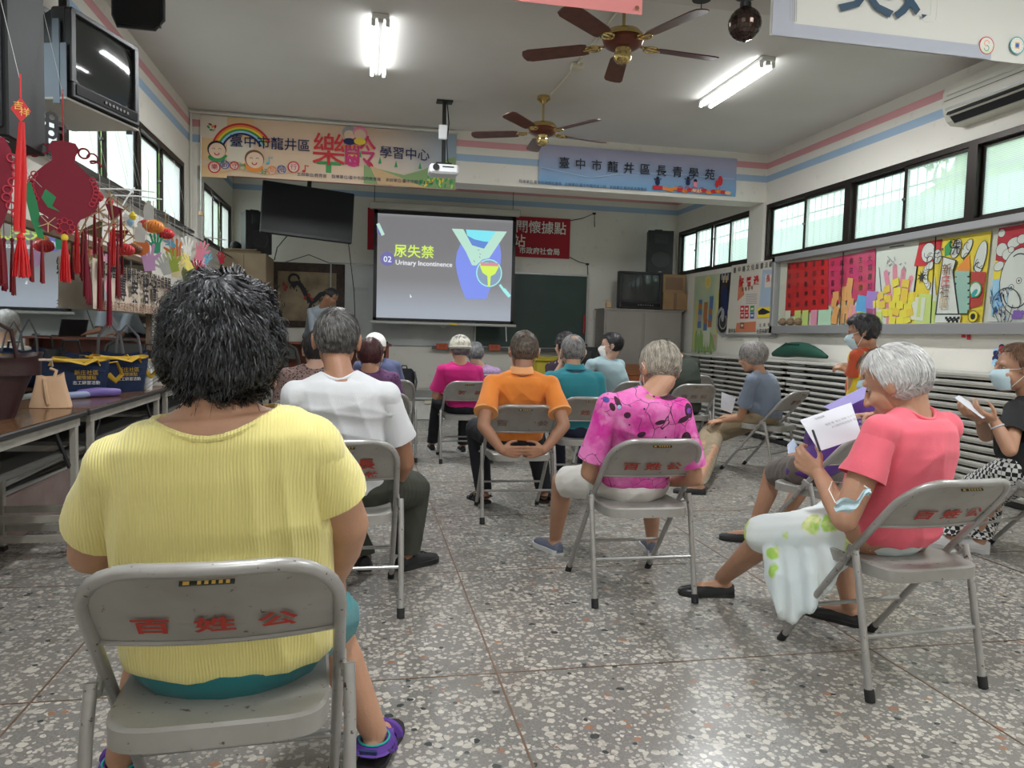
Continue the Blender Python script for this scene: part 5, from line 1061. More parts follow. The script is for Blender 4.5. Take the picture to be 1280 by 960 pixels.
text('吉',.036,mat('gold_paint',(.75,.50,.12),.4,.3),t,M_@Matrix.Translation((-.008,.012,.003))); text('祥',.036,mat('gold_paint'),t,M_@Matrix.Translation((.012,-.010,.003)))
b=MB(); q=M_@Vector((0,14*s,0)); b.tube([q,q+Vector((0,0,.09))],.004,5); b.build('hanging_cord',RD,t)
b=MB(); b.tube([M_@Vector((0,-14*s,0)),M_@Vector((-3*s,-60*s,0)),M_@Vector((-6*s,-140*s,0))],[.008,.014,.012],8,flat=.4); b.tube([M_@Vector((2*s,-14*s,0)),M_@Vector((2*s,-70*s,0)),M_@Vector((0,-142*s,0))],[.006,.012,.010],8,flat=.4); b.build('ribbon',RD,t)
tassel(t,Matrix.Translation(M_@Vector((-2*s,-142*s,0))),0,.18,.030,RD,34)
# green leaf ribbon with a beetle-like heart pendant
p,M_=craft_frame(44,262,Y=3.9); s=.0042
t=thing('leaf_ornament','green felt leaf ribbon with a maroon heart pendant between the red ornaments','ornament'); GR=mat('green_felt',(.02,.22,.08),.7)
outline('green_leaf',None,None,M_,[(x*s,y*s) for x,y in ((-9,27),(-4,30),(2,8),(6,-16),(8,-32),(2,-30),(-4,-12),(-8,8))],GR,.005,parent=t)
outline('green_leaf',None,None,M_,[(x*s,y*s) for x,y in ((10,24),(20,16),(16,6),(24,0),(12,4),(6,14))],GR,.005,parent=t)
M2=M_@Matrix.Translation((12*s,-14*s,.004))
outline('heart_pendant',None,None,M2,[(.9*x*s,.9*y*s) for x,y in ((0,6),(4,10),(9,9),(10,3),(7,-6),(0,-12),(-7,-6),(-10,3),(-9,9),(-4,10))],mat('maroon_felt',(.17,.01,.03),.7),.006,parent=t)
b=MB(); [b.tube([M2@Vector((0,0,.003)),M2@Vector((10*s*math.cos(a),10*s*math.sin(a),.003))],.0025,4) for a in (.8,2.3,3.6,4.7,5.8)]; b.build('gold_cord',ink('tan'),t)
for dx in(-6,4): tassel(t,Matrix.Translation(M_@Vector(((2+dx)*s,-34*s,0))),0,.20,.010,mat('dark_red_silk'),10)
# bamboo-stick frames with red cloth and tassels
ST=mat('bamboo_stick',(.42,.28,.15),.6)
for k,(px_,py_,sz,an,lab) in enumerate(((102,258,26,.5,'bamboo stick frame with red paper right of the gourd ornament, upper one'),(120,285,22,-.4,'bamboo stick frame with dark tassels below the upper stick frame'),(140,262,20,.9,'bamboo stick frame with a crimson triangle near the rail'),(95,300,18,.2,'low bamboo stick frame beside the gourd tassel'),(152,292,18,-.9,'small bamboo stick frame left of the red lanterns'))):
    p,M_=craft_frame(px_,py_,Y=4.7+.35*k); s=.0049+.0002*k; M_=M_@Matrix.Rotation(an,4,'Z'); t=thing('stick_ornament',lab,'ornament',group='bamboo stick ornaments')
    for (a,b_) in (((-1,-.6),(1,-.6)),((-1,.6),(1,.6)),((-.7,-1),(-.7,1)),((.7,-1),(.7,1)),((-1,-1),(1,1))):
        b=MB(); b.tube([M_@Vector((a[0]*sz*s*.8,a[1]*sz*s*.8,random.uniform(-.01,.01))),M_@Vector((b_[0]*sz*s*.8,b_[1]*sz*s*.8,random.uniform(-.01,.01)))],.006,4); b.build('stick',ST,t)
    outline('red_panel',None,None,M_@Matrix.Translation((0,0,-.008)),[(-.6*sz*s,-.45*sz*s),(.5*sz*s,-.5*sz*s),(.1*sz*s,.6*sz*s)],CR if k!=1 else mat('olive_paper',(.09,.10,.04),.8),.004,parent=t)
    tassel(t,Matrix.Translation(M_@Vector((-.5*sz*s,-.5*sz*s,0))),0,.30,.016,mat('dark_red_silk') if k%2 else RD,14); tassel(t,Matrix.Translation(M_@Vector((.4*sz*s,-.3*sz*s,0))),0,.26,.013,mat('dark_red_silk'),12)
# long dark red tassel strings
for k,(px_,py_,py2) in enumerate(((5,300,325),(15,300,330),(107,290,335),(124,300,350),(136,305,370),(147,300,340),(111,335,352))):
    p,M_=craft_frame(px_,py_,Y=4.4+.1*k); L=(py2-py_)*.0056+.12; t=thing('tassel_string','dark red tassel string hanging among the stick ornaments at left','ornament',group='dark red tassel strings')
    b=MB(); b.tube([p+Vector((0,0,.25)),p],.002,4); b.lathe([(0,-.014),(.010,-.006),(.010,.006),(0,.014)],tuple(p),8); b.build('cord',CR,t); tassel(t,Matrix.Translation(p-Vector((0,0,.01))),0,L,.014,mat('dark_red_silk') if k%2 else CR,14)
# red lanterns
def lantern(px_,py_,Y,r,c,lab):
    p=at(px_,py_,Y); t=thing('paper_lantern',lab,'lantern',tuple(p),0,'small paper lanterns')
    b=MB(); n=18
    for i in range(n):
        a0=2*PI*i/n; 
        pts=[(r*1.15*math.sin(u)*math.cos(a0+.25*math.cos(u)),r*1.15*math.sin(u)*math.sin(a0+.25*math.cos(u)),r*.72*math.cos(u)) for u in [PI*(.06+.88*k/8) for k in range(9)]]
        b.tube(pts,r*.19,4,flat=.35)
    b.build('lantern_body',mat('lantern_'+c,INK[c],.5),t,True)
    b=MB(); b.lathe([(0,-.006),(r*.35,-.006),(r*.35,.006),(0,.006)],(0,0,r*.72),10); b.lathe([(0,-.006),(r*.35,-.006),(r*.35,.006),(0,.006)],(0,0,-r*.72),10); b.tube([(0,0,r*.7),(0,0,r*.7+.15)],.003,4); b.build('lantern_cap',mat('gold_paint'),t)
lantern(192,283,6.2,.062,'orange','orange-red ribbed lantern above the green paper hand'); lantern(207,292,6.5,.055,'red','scarlet lantern right of the green paper hand'); lantern(182,281,6.6,.05,'red','darker red lantern half hidden left of the orange one')
lantern(156,312,5.9,.055,'red','dull red lantern left of the orange disc'); lantern(167,311,6.0,.05,'brown','brown lantern touching the dull red lantern')
# paper hands
pc={'green':(.03,.30,.15),'lilac':(.52,.30,.52),'white':(.74,.73,.68),'pink':(.72,.22,.30),'orange':(.72,.20,.06),'lime':(.50,.65,.12),'yellow':(.72,.62,.15),'crimson':(.35,.01,.03),'blue':(.12,.35,.50),'khaki':(.22,.26,.08),'cream':(.72,.62,.36),'rose':(.62,.28,.38),'grey':(.45,.45,.43)}
for k,(px_,py_,Y,s_,a,c,lab) in enumerate(((195,304,6.4,.080,.0,'green','green paper hand with spread fingers below the orange lantern'),(185,321,6.1,.105,.15,'lilac','large lilac paper hand in front of the cream banner'),(234,308,7.2,.085,0,'white','white paper hand with spread fingers'),(251,313,7.4,.09,-.25,'pink','pink paper hand right of the white one'),(219,312,7.0,.10,.1,'orange','orange paper hand left of the white one'),(215,326,6.8,.095,.3,'lime','lime green paper hand below the orange one'),(232,326,7.1,.085,.5,'yellow','yellow paper hand below the white one'),(246,333,7.5,.08,0,'crimson','crimson paper hand below the pink one'),(257,324,7.9,.08,-.5,'blue','blue paper hand right of the pink one'),(232,338,7.3,.10,.2,'khaki','olive green paper hand lowest of the bunch'),(222,334,7.0,.09,-.2,'cream','golden paper hand between the lime and the olive ones'),(250,328,7.7,.07,.6,'rose','rose paper hand behind the crimson one'),(205,330,6.7,.09,.3,'grey','pale grey paper hand left of the lime one'),(276,322,8.6,.065,.2,'crimson','small red paper star hand near the far window'),(213,303,6.9,.05,.7,'blue','small dark blue paper hand beside the scarlet lantern'))):
    p,M_=craft_frame(px_,py_,Y=Y); M_=M_@Matrix.Rotation(a,4,'Z')@Matrix.Rotation(random.uniform(-.4,.4),4,'Y')
    P=hand_outline(s_*1.0); 
    if k%2: P=[(-x,y) for x,y in P][::-1]
    t=thing('paper_hand',lab,'paper hand',group='cut paper hands'); outline('hand_cutout',None,None,M_,P,mat('paper_'+c,pc[c],.8),.003,parent=t)
    b=MB(); q=M_@Vector((0,s_*.4,0)); b.tube([q,q+Vector((0,0,.18+s_))],.0018,4); b.build('thread',THR,t)
p,M_=craft_frame(176,309,Y=6.05); outline('paper_disc','orange paper disc behind the lilac hand','paper craft',M_,[(.06*math.cos(a),.06*math.sin(a)) for a in np.linspace(0,2*PI,18,endpoint=False)],mat('paper_orange'))
for k,(px_,py_,Y) in enumerate(((186,264,5.9),(175,292,5.7))):
    p,M_=craft_frame(px_,py_,Y=Y); t=thing('paper_tag',['white bottle-shaped paper tag hanging before the left windows','white bottle-shaped paper tag below the mobile bars'][k],'paper craft'); outline('tag_cutout',None,None,M_,[(-.03,-.06),(.03,-.06),(.036,0),(.03,.035),(.014,.05),(.014,.075),(-.014,.075),(-.014,.05),(-.03,.035),(-.036,0)],THR,.003,parent=t)
    b=MB(); q=M_@Vector((0,.075,0)); b.tube([q,q+Vector((0,0,.22))],.002,4); b.build('thread',THR,t)
for k,(px_,py_,c) in enumerate(((125,246,'red'),(137,252,'red'),(166,270,'yellow'),(163,277,'lightblue'),(158,272,'white'))):
    p=at(px_,py_,5.6); t=thing('small_charm','small %s cloth charm hanging near the mobile bars'%{'red':'red','yellow':'yellow','lightblue':'light blue','white':'white'}[c],'ornament',tuple(p),group='small cloth charms'); b=MB(); b.lathe([(0,-.035),(.02,-.02),(.026,0),(.016,.018),(.006,.03),(0,.035)],n=10); b.build('charm_body',ink(c),t,True); b=MB(); b.tube([(0,0,.03),(0,0,.15)],.002,4); b.build('thread',THR,t)
t=thing('bell_cord','thin white cord with a small bell by the far left window','cord',tuple(at(251,200,8.9))); b=MB(); b.tube([(0,0,.25),(0,0,-.55)],.006,5); b.build('cord',THR,t); b=MB(); b.lathe([(0,-.03),(.03,-.02),(.02,.02),(0,.03)],(0,0,-.58),10); b.build('bell',ink('tan'),t,True)

# every craft hangs by a thread from the rail along the windows
bpy.context.view_layer.update()
for o in [q for q in C.objects if q.parent is None and q.get('category') in ('ornament','paper hand','lantern','paper craft','mobile')]:
    pts=[(c.matrix_world@Vector(k)) for c in ([o]+list(o.children_recursive)) if c.type=='MESH' for k in c.bound_box]
    if not pts or sum(p.x for p in pts)/len(pts)>-.6: continue
    top=max(p.z for p in pts); cx=sum(p.x for p in pts)/len(pts); cy2=sum(p.y for p in pts)/len(pts); zr=2.183
    inv=o.matrix_world.inverted()
    end=Vector((XL+.16,cy2,zr)) if top<zr-.02 else Vector((cx,cy2,ZC if top>2.6 else min(ZC,top+.5)))
    if top>=zr-.02: end=Vector((max(cx-.1,XL+.01),cy2,min(3.0,top+.45))) 
    b=MB(); b.tube([inv@Vector((cx,cy2,top-.02)),inv@end],.0012,4); b.build('hanging_thread',THR,o)
# ---------------------------------------------------------------- folding chairs
CP=mat('worn_grey_enamel',(.345,.335,.31),.42,.15,var=(26,(.27,.25,.22),.9)); CT=mat('worn_grey_tube',(.42,.41,.39),.3,.4,var=(34,(.20,.15,.11),.9)); RF=mat('black_rubber',(.015,.015,.016),.7)
g=G(CP); v=g.obj(); b0=g.mix(g.rng(g.noise(v,6,5),.35,.7),(.37,.36,.335),(.29,.275,.25)); b0=g.mix(g.rng(g.noise(v,48,3,.7),.66,.72),b0,(.10,.07,.05)); g.col(b0)
g=G(CT); v=g.obj(); b0=g.mix(g.rng(g.noise(v,7,5),.35,.7),(.44,.43,.42),(.34,.33,.31)); b0=g.mix(g.rng(g.noise(v,60,3,.7),.64,.70),b0,(.09,.055,.035)); g.col(b0)
def hoop(z):                     # y of the hoop tube at height z
    return .262-.80*z if z<.47 else -.114-.86*(z-.47)
def make_chair():
    t=thing('folding_chair','x','chair'); W=.213; zt=.765
    def pt(x,z,bow=0): return Vector((x,hoop(z)-bow,z))
    up=[]
    rc=.105
    for s_ in(-1,1):
        side=[pt(s_*(W+.004),.46),pt(s_*(W+.003),.52),pt(s_*(W+.002),.58),pt(s_*W,zt-rc)]
        cor=[pt(s_*(W-rc*(1-math.cos(a))),zt-rc+rc*math.sin(a),.03*(1-((W-rc*(1-math.cos(a)))/W)**2)) for a in [PI/2*k/6 for k in range(1,7)]]
        up.append(side+cor)
    mid=[pt(x,zt,.03*(1-(x/W)**2)) for x in np.linspace(-(W-rc),W-rc,7)[1:-1]]
    b=MB(); b.tube(up[0]+mid+up[1][::-1],.0125,10); b.build('back_hoop',CT,t,True)
    for s_ in(-1,1):
        b=MB(); b.tube([pt(s_*(W+.004),.47),pt(s_*(W+.004),.25),pt(s_*(W+.003),.02)],.0125,10); o=b.build('front_leg',CT,t,True)
        b=MB(); b.tube([pt(s_*(W+.003),.035),pt(s_*(W+.003),.0)+Vector((0,0,.001))],.016,10); b.build('rubber_foot',RF,o,True)
        b=MB(); b.tube([(s_*.236,-.155,.485),(s_*.238,-.18,.40),(s_*.238,-.262,.02)],.0125,10); o=b.build('rear_leg',CT,t,True)
        b=MB(); b.tube([(s_*.238,-.259,.04),(s_*.238,-.268,.001)],.0165,10); b.build('rubber_foot',RF,o,True)
        b=MB(); b.box((s_*.226,-.13,.475),(.012,.055,.030),(.5,0,0),bev=.004); b.tube([(s_*.22,-.10,.44),(s_*.252,-.10,.44)],.007,8); b.build('hinge_bracket',CT,t)
    b=MB(); b.tube([(-.236,-.222,.205),(.236,-.222,.205)],.008,8); b.build('stretcher',CT,t,True)
    b=MB(); b.tube([(-.215,hoop(.20),.20),(.215,hoop(.20),.20)],.008,8); b.build('stretcher',CT,t,True)
    # seat pan: rounded plate with turned-down lip, dished top
    b=MB(); n=40; x0,y0,hx,hy=0,-.085,.198,.20; rings=[]
    for (k,z) in ((0,.442),(.45,.443),(.75,.446),(.92,.449),(.97,.449),(1.0,.443),(1.0,.405),(.985,.405),(.97,.43),(.5,.436),(0,.436)):
        R=[]
        for i in range(n):
            th=2*PI*i/n; c_,s_=math.cos(th),math.sin(th); e=2/5.5; R.append((x0+k*hx*abs(c_)**e*(1 if c_>0 else -1),y0+k*hy*abs(s_)**e*(1 if s_>0 else -1),z))
        rings.append(R)
    V=[p for R in rings for p in R]; F=[(k*n+i,k*n+(i+1)%n,(k+1)*n+(i+1)%n,(k+1)*n+i) for k in range(len(rings)-1) for i in range(n)]
    b.add(V,F); b.build('seat',CP,t,True)
    # curved sheet-metal backrest
    zb=.585; b=MB(); nx,nz=16,7; V=[];F=[]
    for side in(0,1):
        for j in range(nz+1):
            z=zb+(zt-.006-zb)*j/nz; lim=W if z<zt-rc else W-rc+math.sqrt(max(0,rc*rc-(z-(zt-rc))**2))
            lim-=.006
            for i in range(nx+1):
                x=-lim+2*lim*i/nx; bow=.034*(1-(x/W)**2)+.004*math.cos((z-zb)/(zt-zb)*PI)*-1; q=pt(x,z,bow); V.append(q+Vector((0,.003*side-.001,0)))
    m_=(nx+1)*(nz+1)
    for j in range(nz):
        for i in range(nx): a=j*(nx+1)+i; F+=[(a,a+1,a+nx+2,a+nx+1),(m_+a,m_+a+nx+1,m_+a+nx+2,m_+a+1)]
    for i in range(nx): F+=[(i,m_+i,m_+i+1,i+1)]
    b.add(V,F); 
    b.tube([pt(x,zb,.034*(1-(x/W)**2)) for x in np.linspace(-W+.004,W-.004,13)],.005,6)
    br=b.build('backrest',CP,t,True)
    b=MB(); q=pt(0,.742,.036); b.box(q+Vector((0,-.004,0)),(.085,.003,.012),(math.radians(-40),0,0)); b.build('maker_plate',mat('black_gold_plate',(.03,.028,.02),.4),br)
    b=MB(); [b.box(q+Vector((-.012+.011*k,-.0062,-.0005)),(.006,.001,.006),(math.radians(-40),0,0)) for k in range(5)]; b.box(q+Vector((-.032,-.0062,-.0005)),(.010,.001,.006),(math.radians(-40),0,0)); b.build('plate_marks',mat('gold_paint'),br)
    return t
CH0=make_chair(); used=[False]
RDP=mat('brick_red_paint',(.42,.035,.02),.6)
def back_text(t,chars,m,h=.052,wide=1.5,z=.64,x0=0,dx=.10,dz=0):
    br=[c for c in t.children if c.name.startswith('backrest')][0]
    for i,ch in enumerate(chars):
        x=x0+(i-(len(chars)-1)/2)*dx; y=hoop(z)-.034*(1-(x/.213)**2)-.0045
        up=Vector((0,-.86,1)).normalized(); M_=frame((x,y-.0015,z+dz),(1,2*.034*x/.213**2*1.0,0),up)
        text(ch,h,m,br,M_,name='lettering',bold=.0012,sx=wide)
def chair(x,y,deg,label,chars='',m=None,**k):
    if not used[0]: t=CH0; used[0]=True; PROTO.append(copy_tree(CH0)) 
    else: t=copy_tree(PROTO[0])
    t.location=(x,y,0); t.rotation_euler=(0,0,math.radians(deg)); t['label']=label; t['group']='grey steel folding chairs'
    if chars: back_text(t,chars,m or RDP,**k)
    return t
PROTO=[]
OLD=mat('faded_red_paint',(.30,.10,.07),.7)
chair(-.275,1.72,3,'grey folding chair under the woman in the yellow top, red lettering on its back','百姓公',h=.052,wide=1.35,z=.632,dx=.105).scale=(1.04,1.04,1.04)
t_=chair(-.07,3.38,0,'grey folding chair under the man in the white shirt, red lettering at its right','長',z=.66,x0=.085,h=.07,wide=1.1); back_text(t_,'公林',RDP,h=.035,z=.61,x0=.085,dx=.05)
chair(.95,7.12,0,'grey folding chair under the woman in the magenta top and knit cap','新錦',OLD,z=.66,x0=.02,dx=.15)
chair(1.0,4.89,-2,'grey folding chair under the man in the orange polo shirt','百公',mat('very_faded_red',(.27,.17,.14),.7),z=.645,dx=.26)
chair(1.62,5.52,-2,'grey folding chair under the man in the teal polo shirt','姓公',OLD,z=.65,x0=.05,dx=.14)
chair(1.262,3.39,0,'grey folding chair under the woman in the pink patterned top','百姓公',z=.635,dx=.10)
chair(1.905,2.445,4,'grey folding chair under the woman in the coral top','百姓公',z=.635,dx=.105,x0=.02)
chair(3.62,6.34,33.7,'grey folding chair under the woman in the blue-grey shirt','百姓',OLD,z=.66,x0=.03,dx=.10)
chair(3.64,3.55,17,'grey folding chair under the woman in the black top at the right edge')
chair(2.40,3.66,24,'grey folding chair under the person in purple behind the coral top')
chair(3.20,7.15,-2,'grey folding chair with faint characters under the man in dark green','百姓公',mat('very_faded_red'),z=.64,dx=.1)
chair(4.15,8.9,-25,'empty grey folding chair in front of the stacked tables, behind the man in dark green')
chair(1.42,8.35,0,'grey folding chair under the grey-haired woman in lavender')
chair(2.62,7.45,10,'grey folding chair under the dark-haired person in pale blue by the lectern')
chair(-.35,5.15,0,'grey folding chair hidden behind the man in the white shirt, under the leopard print top')
chair(.12,5.75,0,'grey folding chair hidden behind the white shirt, under the woman in plum')
chair(.25,7.2,0,'grey folding chair under the man with the white cap')
chair(-1.0,7.1,0,'grey folding chair under the white-haired person seen in the mirror')
chair(2.02,6.95,-60,'grey folding chair under the woman with the microphone')
for o in list(PROTO): 
    for c in list(o.children_recursive): bpy.data.objects.remove(c)
    bpy.data.objects.remove(o)
# dark folded chairs leaning at the front wall, left
t=thing('stacked_chair','dark high-backed chair standing between the curly hair and the leopard print top','chair',(-1.05,10.0,0)); DK=mat('dark_olive_chair',(.05,.05,.045),.5)
b=MB(); b.tube([(-.24,0,0),(-.24,-.02,.8),(-.20,-.03,.95),(-.1,-.03,1.02),(.1,-.03,1.02),(.20,-.03,.95),(.24,-.02,.8),(.24,0,0)],.02,8); b.build('back_hoop',DK,t,True)
b=MB(); b.box((0,-.02,.90),(.40,.02,.16),bev=.008); b.build('backrest',DK,t); b=MB(); b.box((0,.2,.46),(.44,.42,.04),bev=.012); b.build('seat',DK,t)
for s_ in(-1,1): b=MB(); b.tube([(s_*.22,.38,.45),(s_*.24,.42,0)],.016,8); b.build('leg',DK,t,True)
for s_ in(-.08,.08): b=MB(); b.box((s_,-.02,.65),(.06,.014,.4)); b.build('back_slat',DK,t)
# ---------------------------------------------------------------- people
SK={}
def skin(k,c,c2=None):
    if k not in SK:
        m=mat('skin_'+k,c,.5,var=(9,c2 or tuple(q*.82 for q in c),.7),bump=(120,.12),sss=.08); SK[k]=m
    return SK[k]
class Rm:                    # collects closed volumes, then fuses them into one surface
    def __init__(s): s.V=[];s.F=[];s.k=0
    def add(s,V,F): s.V.append(np.asarray(V,float)); s.F+=[tuple(i+s.k for i in f) for f in F]; s.k+=len(V)
    def cap(s,p0,p1,r0,r1,n=14):
        p0=np.array(p0,float);p1=np.array(p1,float); d=p1-p0; L=np.linalg.norm(d)
        if L<1e-6: d=np.array([0,0,1.]);L=1e-6
        d=d/L; a=np.array([0,0,1.]) if abs(d[2])<.9 else np.array([0,1.,0]); e1=np.cross(d,a); e1/=np.linalg.norm(e1); e2=np.cross(d,e1)
        st=[(-math.cos(t)*r0,math.sin(t)*r0) for t in (.25,.7,1.15)]+[(u*L,r0+(r1-r0)*u) for u in (0,.25,.5,.75,1)]+[(L+math.sin(t)*r1,math.cos(t)*r1) for t in (.42,.87,1.32)]
        th=np.arange(n)*2*PI/n; V=[]
        for h,r in st: V.append(p0+d*h+np.outer(np.cos(th),e1)*r+np.outer(np.sin(th),e2)*r)
        V=np.concatenate(V); m=len(st)
        F=[(i*n+k,i*n+(k+1)%n,(i+1)*n+(k+1)%n,(i+1)*n+k) for i in range(m-1) for k in range(n)]+[tuple(range(n-1,-1,-1)),tuple((m-1)*n+k for k in range(n))]
        s.add(V,F)
    def chain(s,P,R):
        for i in range(len(P)-1): s.cap(P[i],P[i+1],R[i],R[i+1])
    def ell(s,c,r,rot=None,n=16,m=12):
        V=[]; 
        for i in range(1,m):
            ph=PI*i/m
            for k in range(n): th=2*PI*k/n; V.append((math.sin(ph)*math.cos(th)*r[0],math.sin(ph)*math.sin(th)*r[1],math.cos(ph)*r[2]))
        V=np.array(V); 
        if rot is not None: V=V@np.array(rot).T
        V=V+np.array(c,float); q=m-1
        F=[(i*n+k,(i+1)*n+k,(i+1)*n+(k+1)%n,i*n+(k+1)%n) for i in range(q-1) for k in range(n)]+[tuple(range(n)),tuple((q-1)*n+k for k in range(n-1,-1,-1))]
        s.add(V,F)
    def loft(s,rings,n=28,sq=2.4):
        V=[];e=2/sq
        for c,X,Y in rings:
            c=np.array(c,float);X=np.array(X,float);Y=np.array(Y,float)
            for k in range(n):
                th=2*PI*k/n; a,b_=math.cos(th),math.sin(th); V.append(c+X*abs(a)**e*np.sign(a)+Y*abs(b_)**e*np.sign(b_))
        m=len(rings); F=[(i*n+k,i*n+(k+1)%n,(i+1)*n+(k+1)%n,(i+1)*n+k) for i in range(m-1) for k in range(n)]+[tuple(range(n-1,-1,-1)),tuple((m-1)*n+k for k in range(n))]
        s.add(V,F)
    def mesh(s,vox,smooth=6,fac=.5):
        me=bpy.data.meshes.new('r'); me.from_pydata(np.concatenate(s.V).tolist(),[],s.F)
        bm=bmesh.new(); bm.from_mesh(me); bmesh.ops.recalc_face_normals(bm,faces=bm.faces); bm.to_mesh(me); bm.free()
        o=bpy.data.objects.new('r',me); C.objects.link(o)
        r=o.modifiers.new('r','REMESH'); r.mode='VOXEL'; r.voxel_size=vox; r.use_smooth_shade=True
        if smooth: q=o.modifiers.new('s','SMOOTH'); q.iterations=smooth; q.factor=fac
        dg=bpy.context.evaluated_depsgraph_get(); m2=bpy.data.meshes.new_from_object(o.evaluated_get(dg))
        bpy.data.objects.remove(o); bpy.data.meshes.remove(me); return m2
def folds(me,amp,seed,kz=1.0,freq=30,only=None):
    n=len(me.vertices); co=np.empty(n*3); me.vertices.foreach_get('co',co); co=co.reshape(-1,3); nr=np.empty(n*3); me.vertex_normals.foreach_get('vector',nr); nr=nr.reshape(-1,3)
    r=np.random.RandomState(seed); d=np.zeros(n)
    w=np.sin(co@np.array([7,5,4.])+seed)*.9+np.sin(co@np.array([-5,9,6.])+seed*2)*.7
    for i in range(4):
        k=r.normal(size=3)*np.array([.7,.5,1.0*kz]); k=k/np.linalg.norm(k)*freq*r.uniform(.5,1.3); s_=np.sin(co@k+w*2.2*r.uniform(.6,1.4)+r.uniform(0,6)); env=.5+.5*np.sin(co@(r.normal(size=3)*9)+r.uniform(0,6)); d+=(1-np.abs(s_)**.7*1.6)*env
    d=d/2*amp
    if only is not None: d=d*only(co)
    co=co+nr*d[:,None]; me.vertices.foreach_set('co',co.ravel()); me.update()
def cut(me,planes):
    bm=bmesh.new(); bm.from_mesh(me)
    for c,n in planes: bmesh.ops.bisect_plane(bm,geom=bm.verts[:]+bm.edges[:]+bm.faces[:],plane_co=c,plane_no=n,clear_outer=True)
    bm.to_mesh(me); bm.free(); me.update(); return me
def neckline(me,c,rho):
    bm=bmesh.new(); bm.from_mesh(me); c=Vector(c)
    bmesh.ops.delete(bm,geom=[f for f in bm.faces if (f.calc_center_median()-c).length<rho or f.calc_center_median().z>c.z+rho*.9],context='FACES')
    for v in bm.verts:
        if v.is_boundary and (v.co-c).length<rho*1.5: v.co=c+(v.co-c).normalized()*rho
    bd=[v.co.copy() for v in bm.verts if v.is_boundary and (v.co-c).length<rho*1.3]
    bm.to_mesh(me); bm.free(); me.update()
    if len(bd)<12: return None
    nb=26; B=[[] for _ in range(nb)]
    for q in bd: B[int((math.atan2(q.y-c.y,q.x-c.x)+PI)/(2*PI)*nb)%nb].append(q)
    P=[sum(b_,Vector())/len(b_) if b_ else None for b_ in B]
    P=[q for q in P if q is not None]
    for _ in range(3): P=[(P[i-1]+P[i]*2+P[(i+1)%len(P)])/4 for i in range(len(P))]
    return P
def slim(me,ratio):
    o=bpy.data.objects.new('d',me); C.objects.link(o); d=o.modifiers.new('d','DECIMATE'); d.ratio=ratio
    m2=bpy.data.meshes.new_from_object(o.evaluated_get(bpy.context.evaluated_depsgraph_get())); bpy.data.objects.remove(o); bpy.data.meshes.remove(me); return m2
def hand(R,w,d,nrm,side,curl=(.5,.5,.5,.5),s=1,thumb=.5,spread=.06):
    """w wrist, d finger direction, nrm palm normal (curling towards it), side=+1 thumb along cross(d,nrm)"""
    d=Vector(d).normalized(); nrm=Vector(nrm); nrm=(nrm-d*nrm.dot(d)).normalized(); t=d.cross(nrm)*side; w=Vector(w)
    kn=[]
    for i in range(4):
        off=(.030-.020*i)*s; L=(.086,.090,.085,.075)[i]*s; k=w+d*L+t*off; kn.append(k); R.cap(w+t*off*.55+d*.012*s,k,.0145*s,.0105*s,10)
    R.cap(w+t*.016*s+d*.03*s,w-t*.016*s+d*.03*s,.016*s,.015*s,10)
    for i in range(4):
        a=0; p=kn[i]; Ls=((.040,.025,.020),(.045,.028,.022),(.042,.026,.021),(.033,.020,.018))[i]; sp=(1.5-i)*spread
        dd0=(d+t*sp).normalized()
        for j,l in enumerate(Ls):
            a+=curl[i]*(1.0,1.1,.7)[j]; dd=dd0*math.cos(a)+nrm*math.sin(a); q=p+dd*l*s; r=(.0093,.0085,.0076,.0068); R.cap(p,q,r[j]*s,r[j+1]*s,9); p=q
    p=w+t*.022*s+d*.018*s; dd=(d*.62+t*.7+nrm*thumb).normalized(); q=p+dd*.042*s; R.cap(p,q,.0145*s,.0115*s,9); dd=(d*.9+t*.25+nrm*thumb*1.2).normalized(); q2=q+dd*.030*s; R.cap(q,q2,.0108*s,.0095*s,9); q3=q2+(d+nrm*thumb).normalized()*.024*s; R.cap(q2,q3,.0095*s,.0078*s,9)
def head_rot(yaw,pitch,roll): # yaw + = turns to own left ; pitch + = looks down
    return (Matrix.Rotation(math.radians(yaw),3,'Z')@Matrix.Rotation(math.radians(-pitch),3,'X')@Matrix.Rotation(math.radians(roll),3,'Y'))
HAIRM={}
def hair_mat(k,c1,c2):
    m=mat('hair_'+k,c1,.45); g=G(m)
    if k in HAIRM: return m
    HAIRM[k]=1; a=g.n('Attribute',attribute_name='tone'); v=g.obj(); c=g.mix(g.math('ADD',g.math('MULTIPLY',a.outputs['Fac'],.8),g.math('MULTIPLY',g.rng(g.noise(v,38,3),.4,.65),.3),clamp=True),c1,c2); g.col(c); g.b.inputs['Specular IOR Level'].default_value=.4
    return m
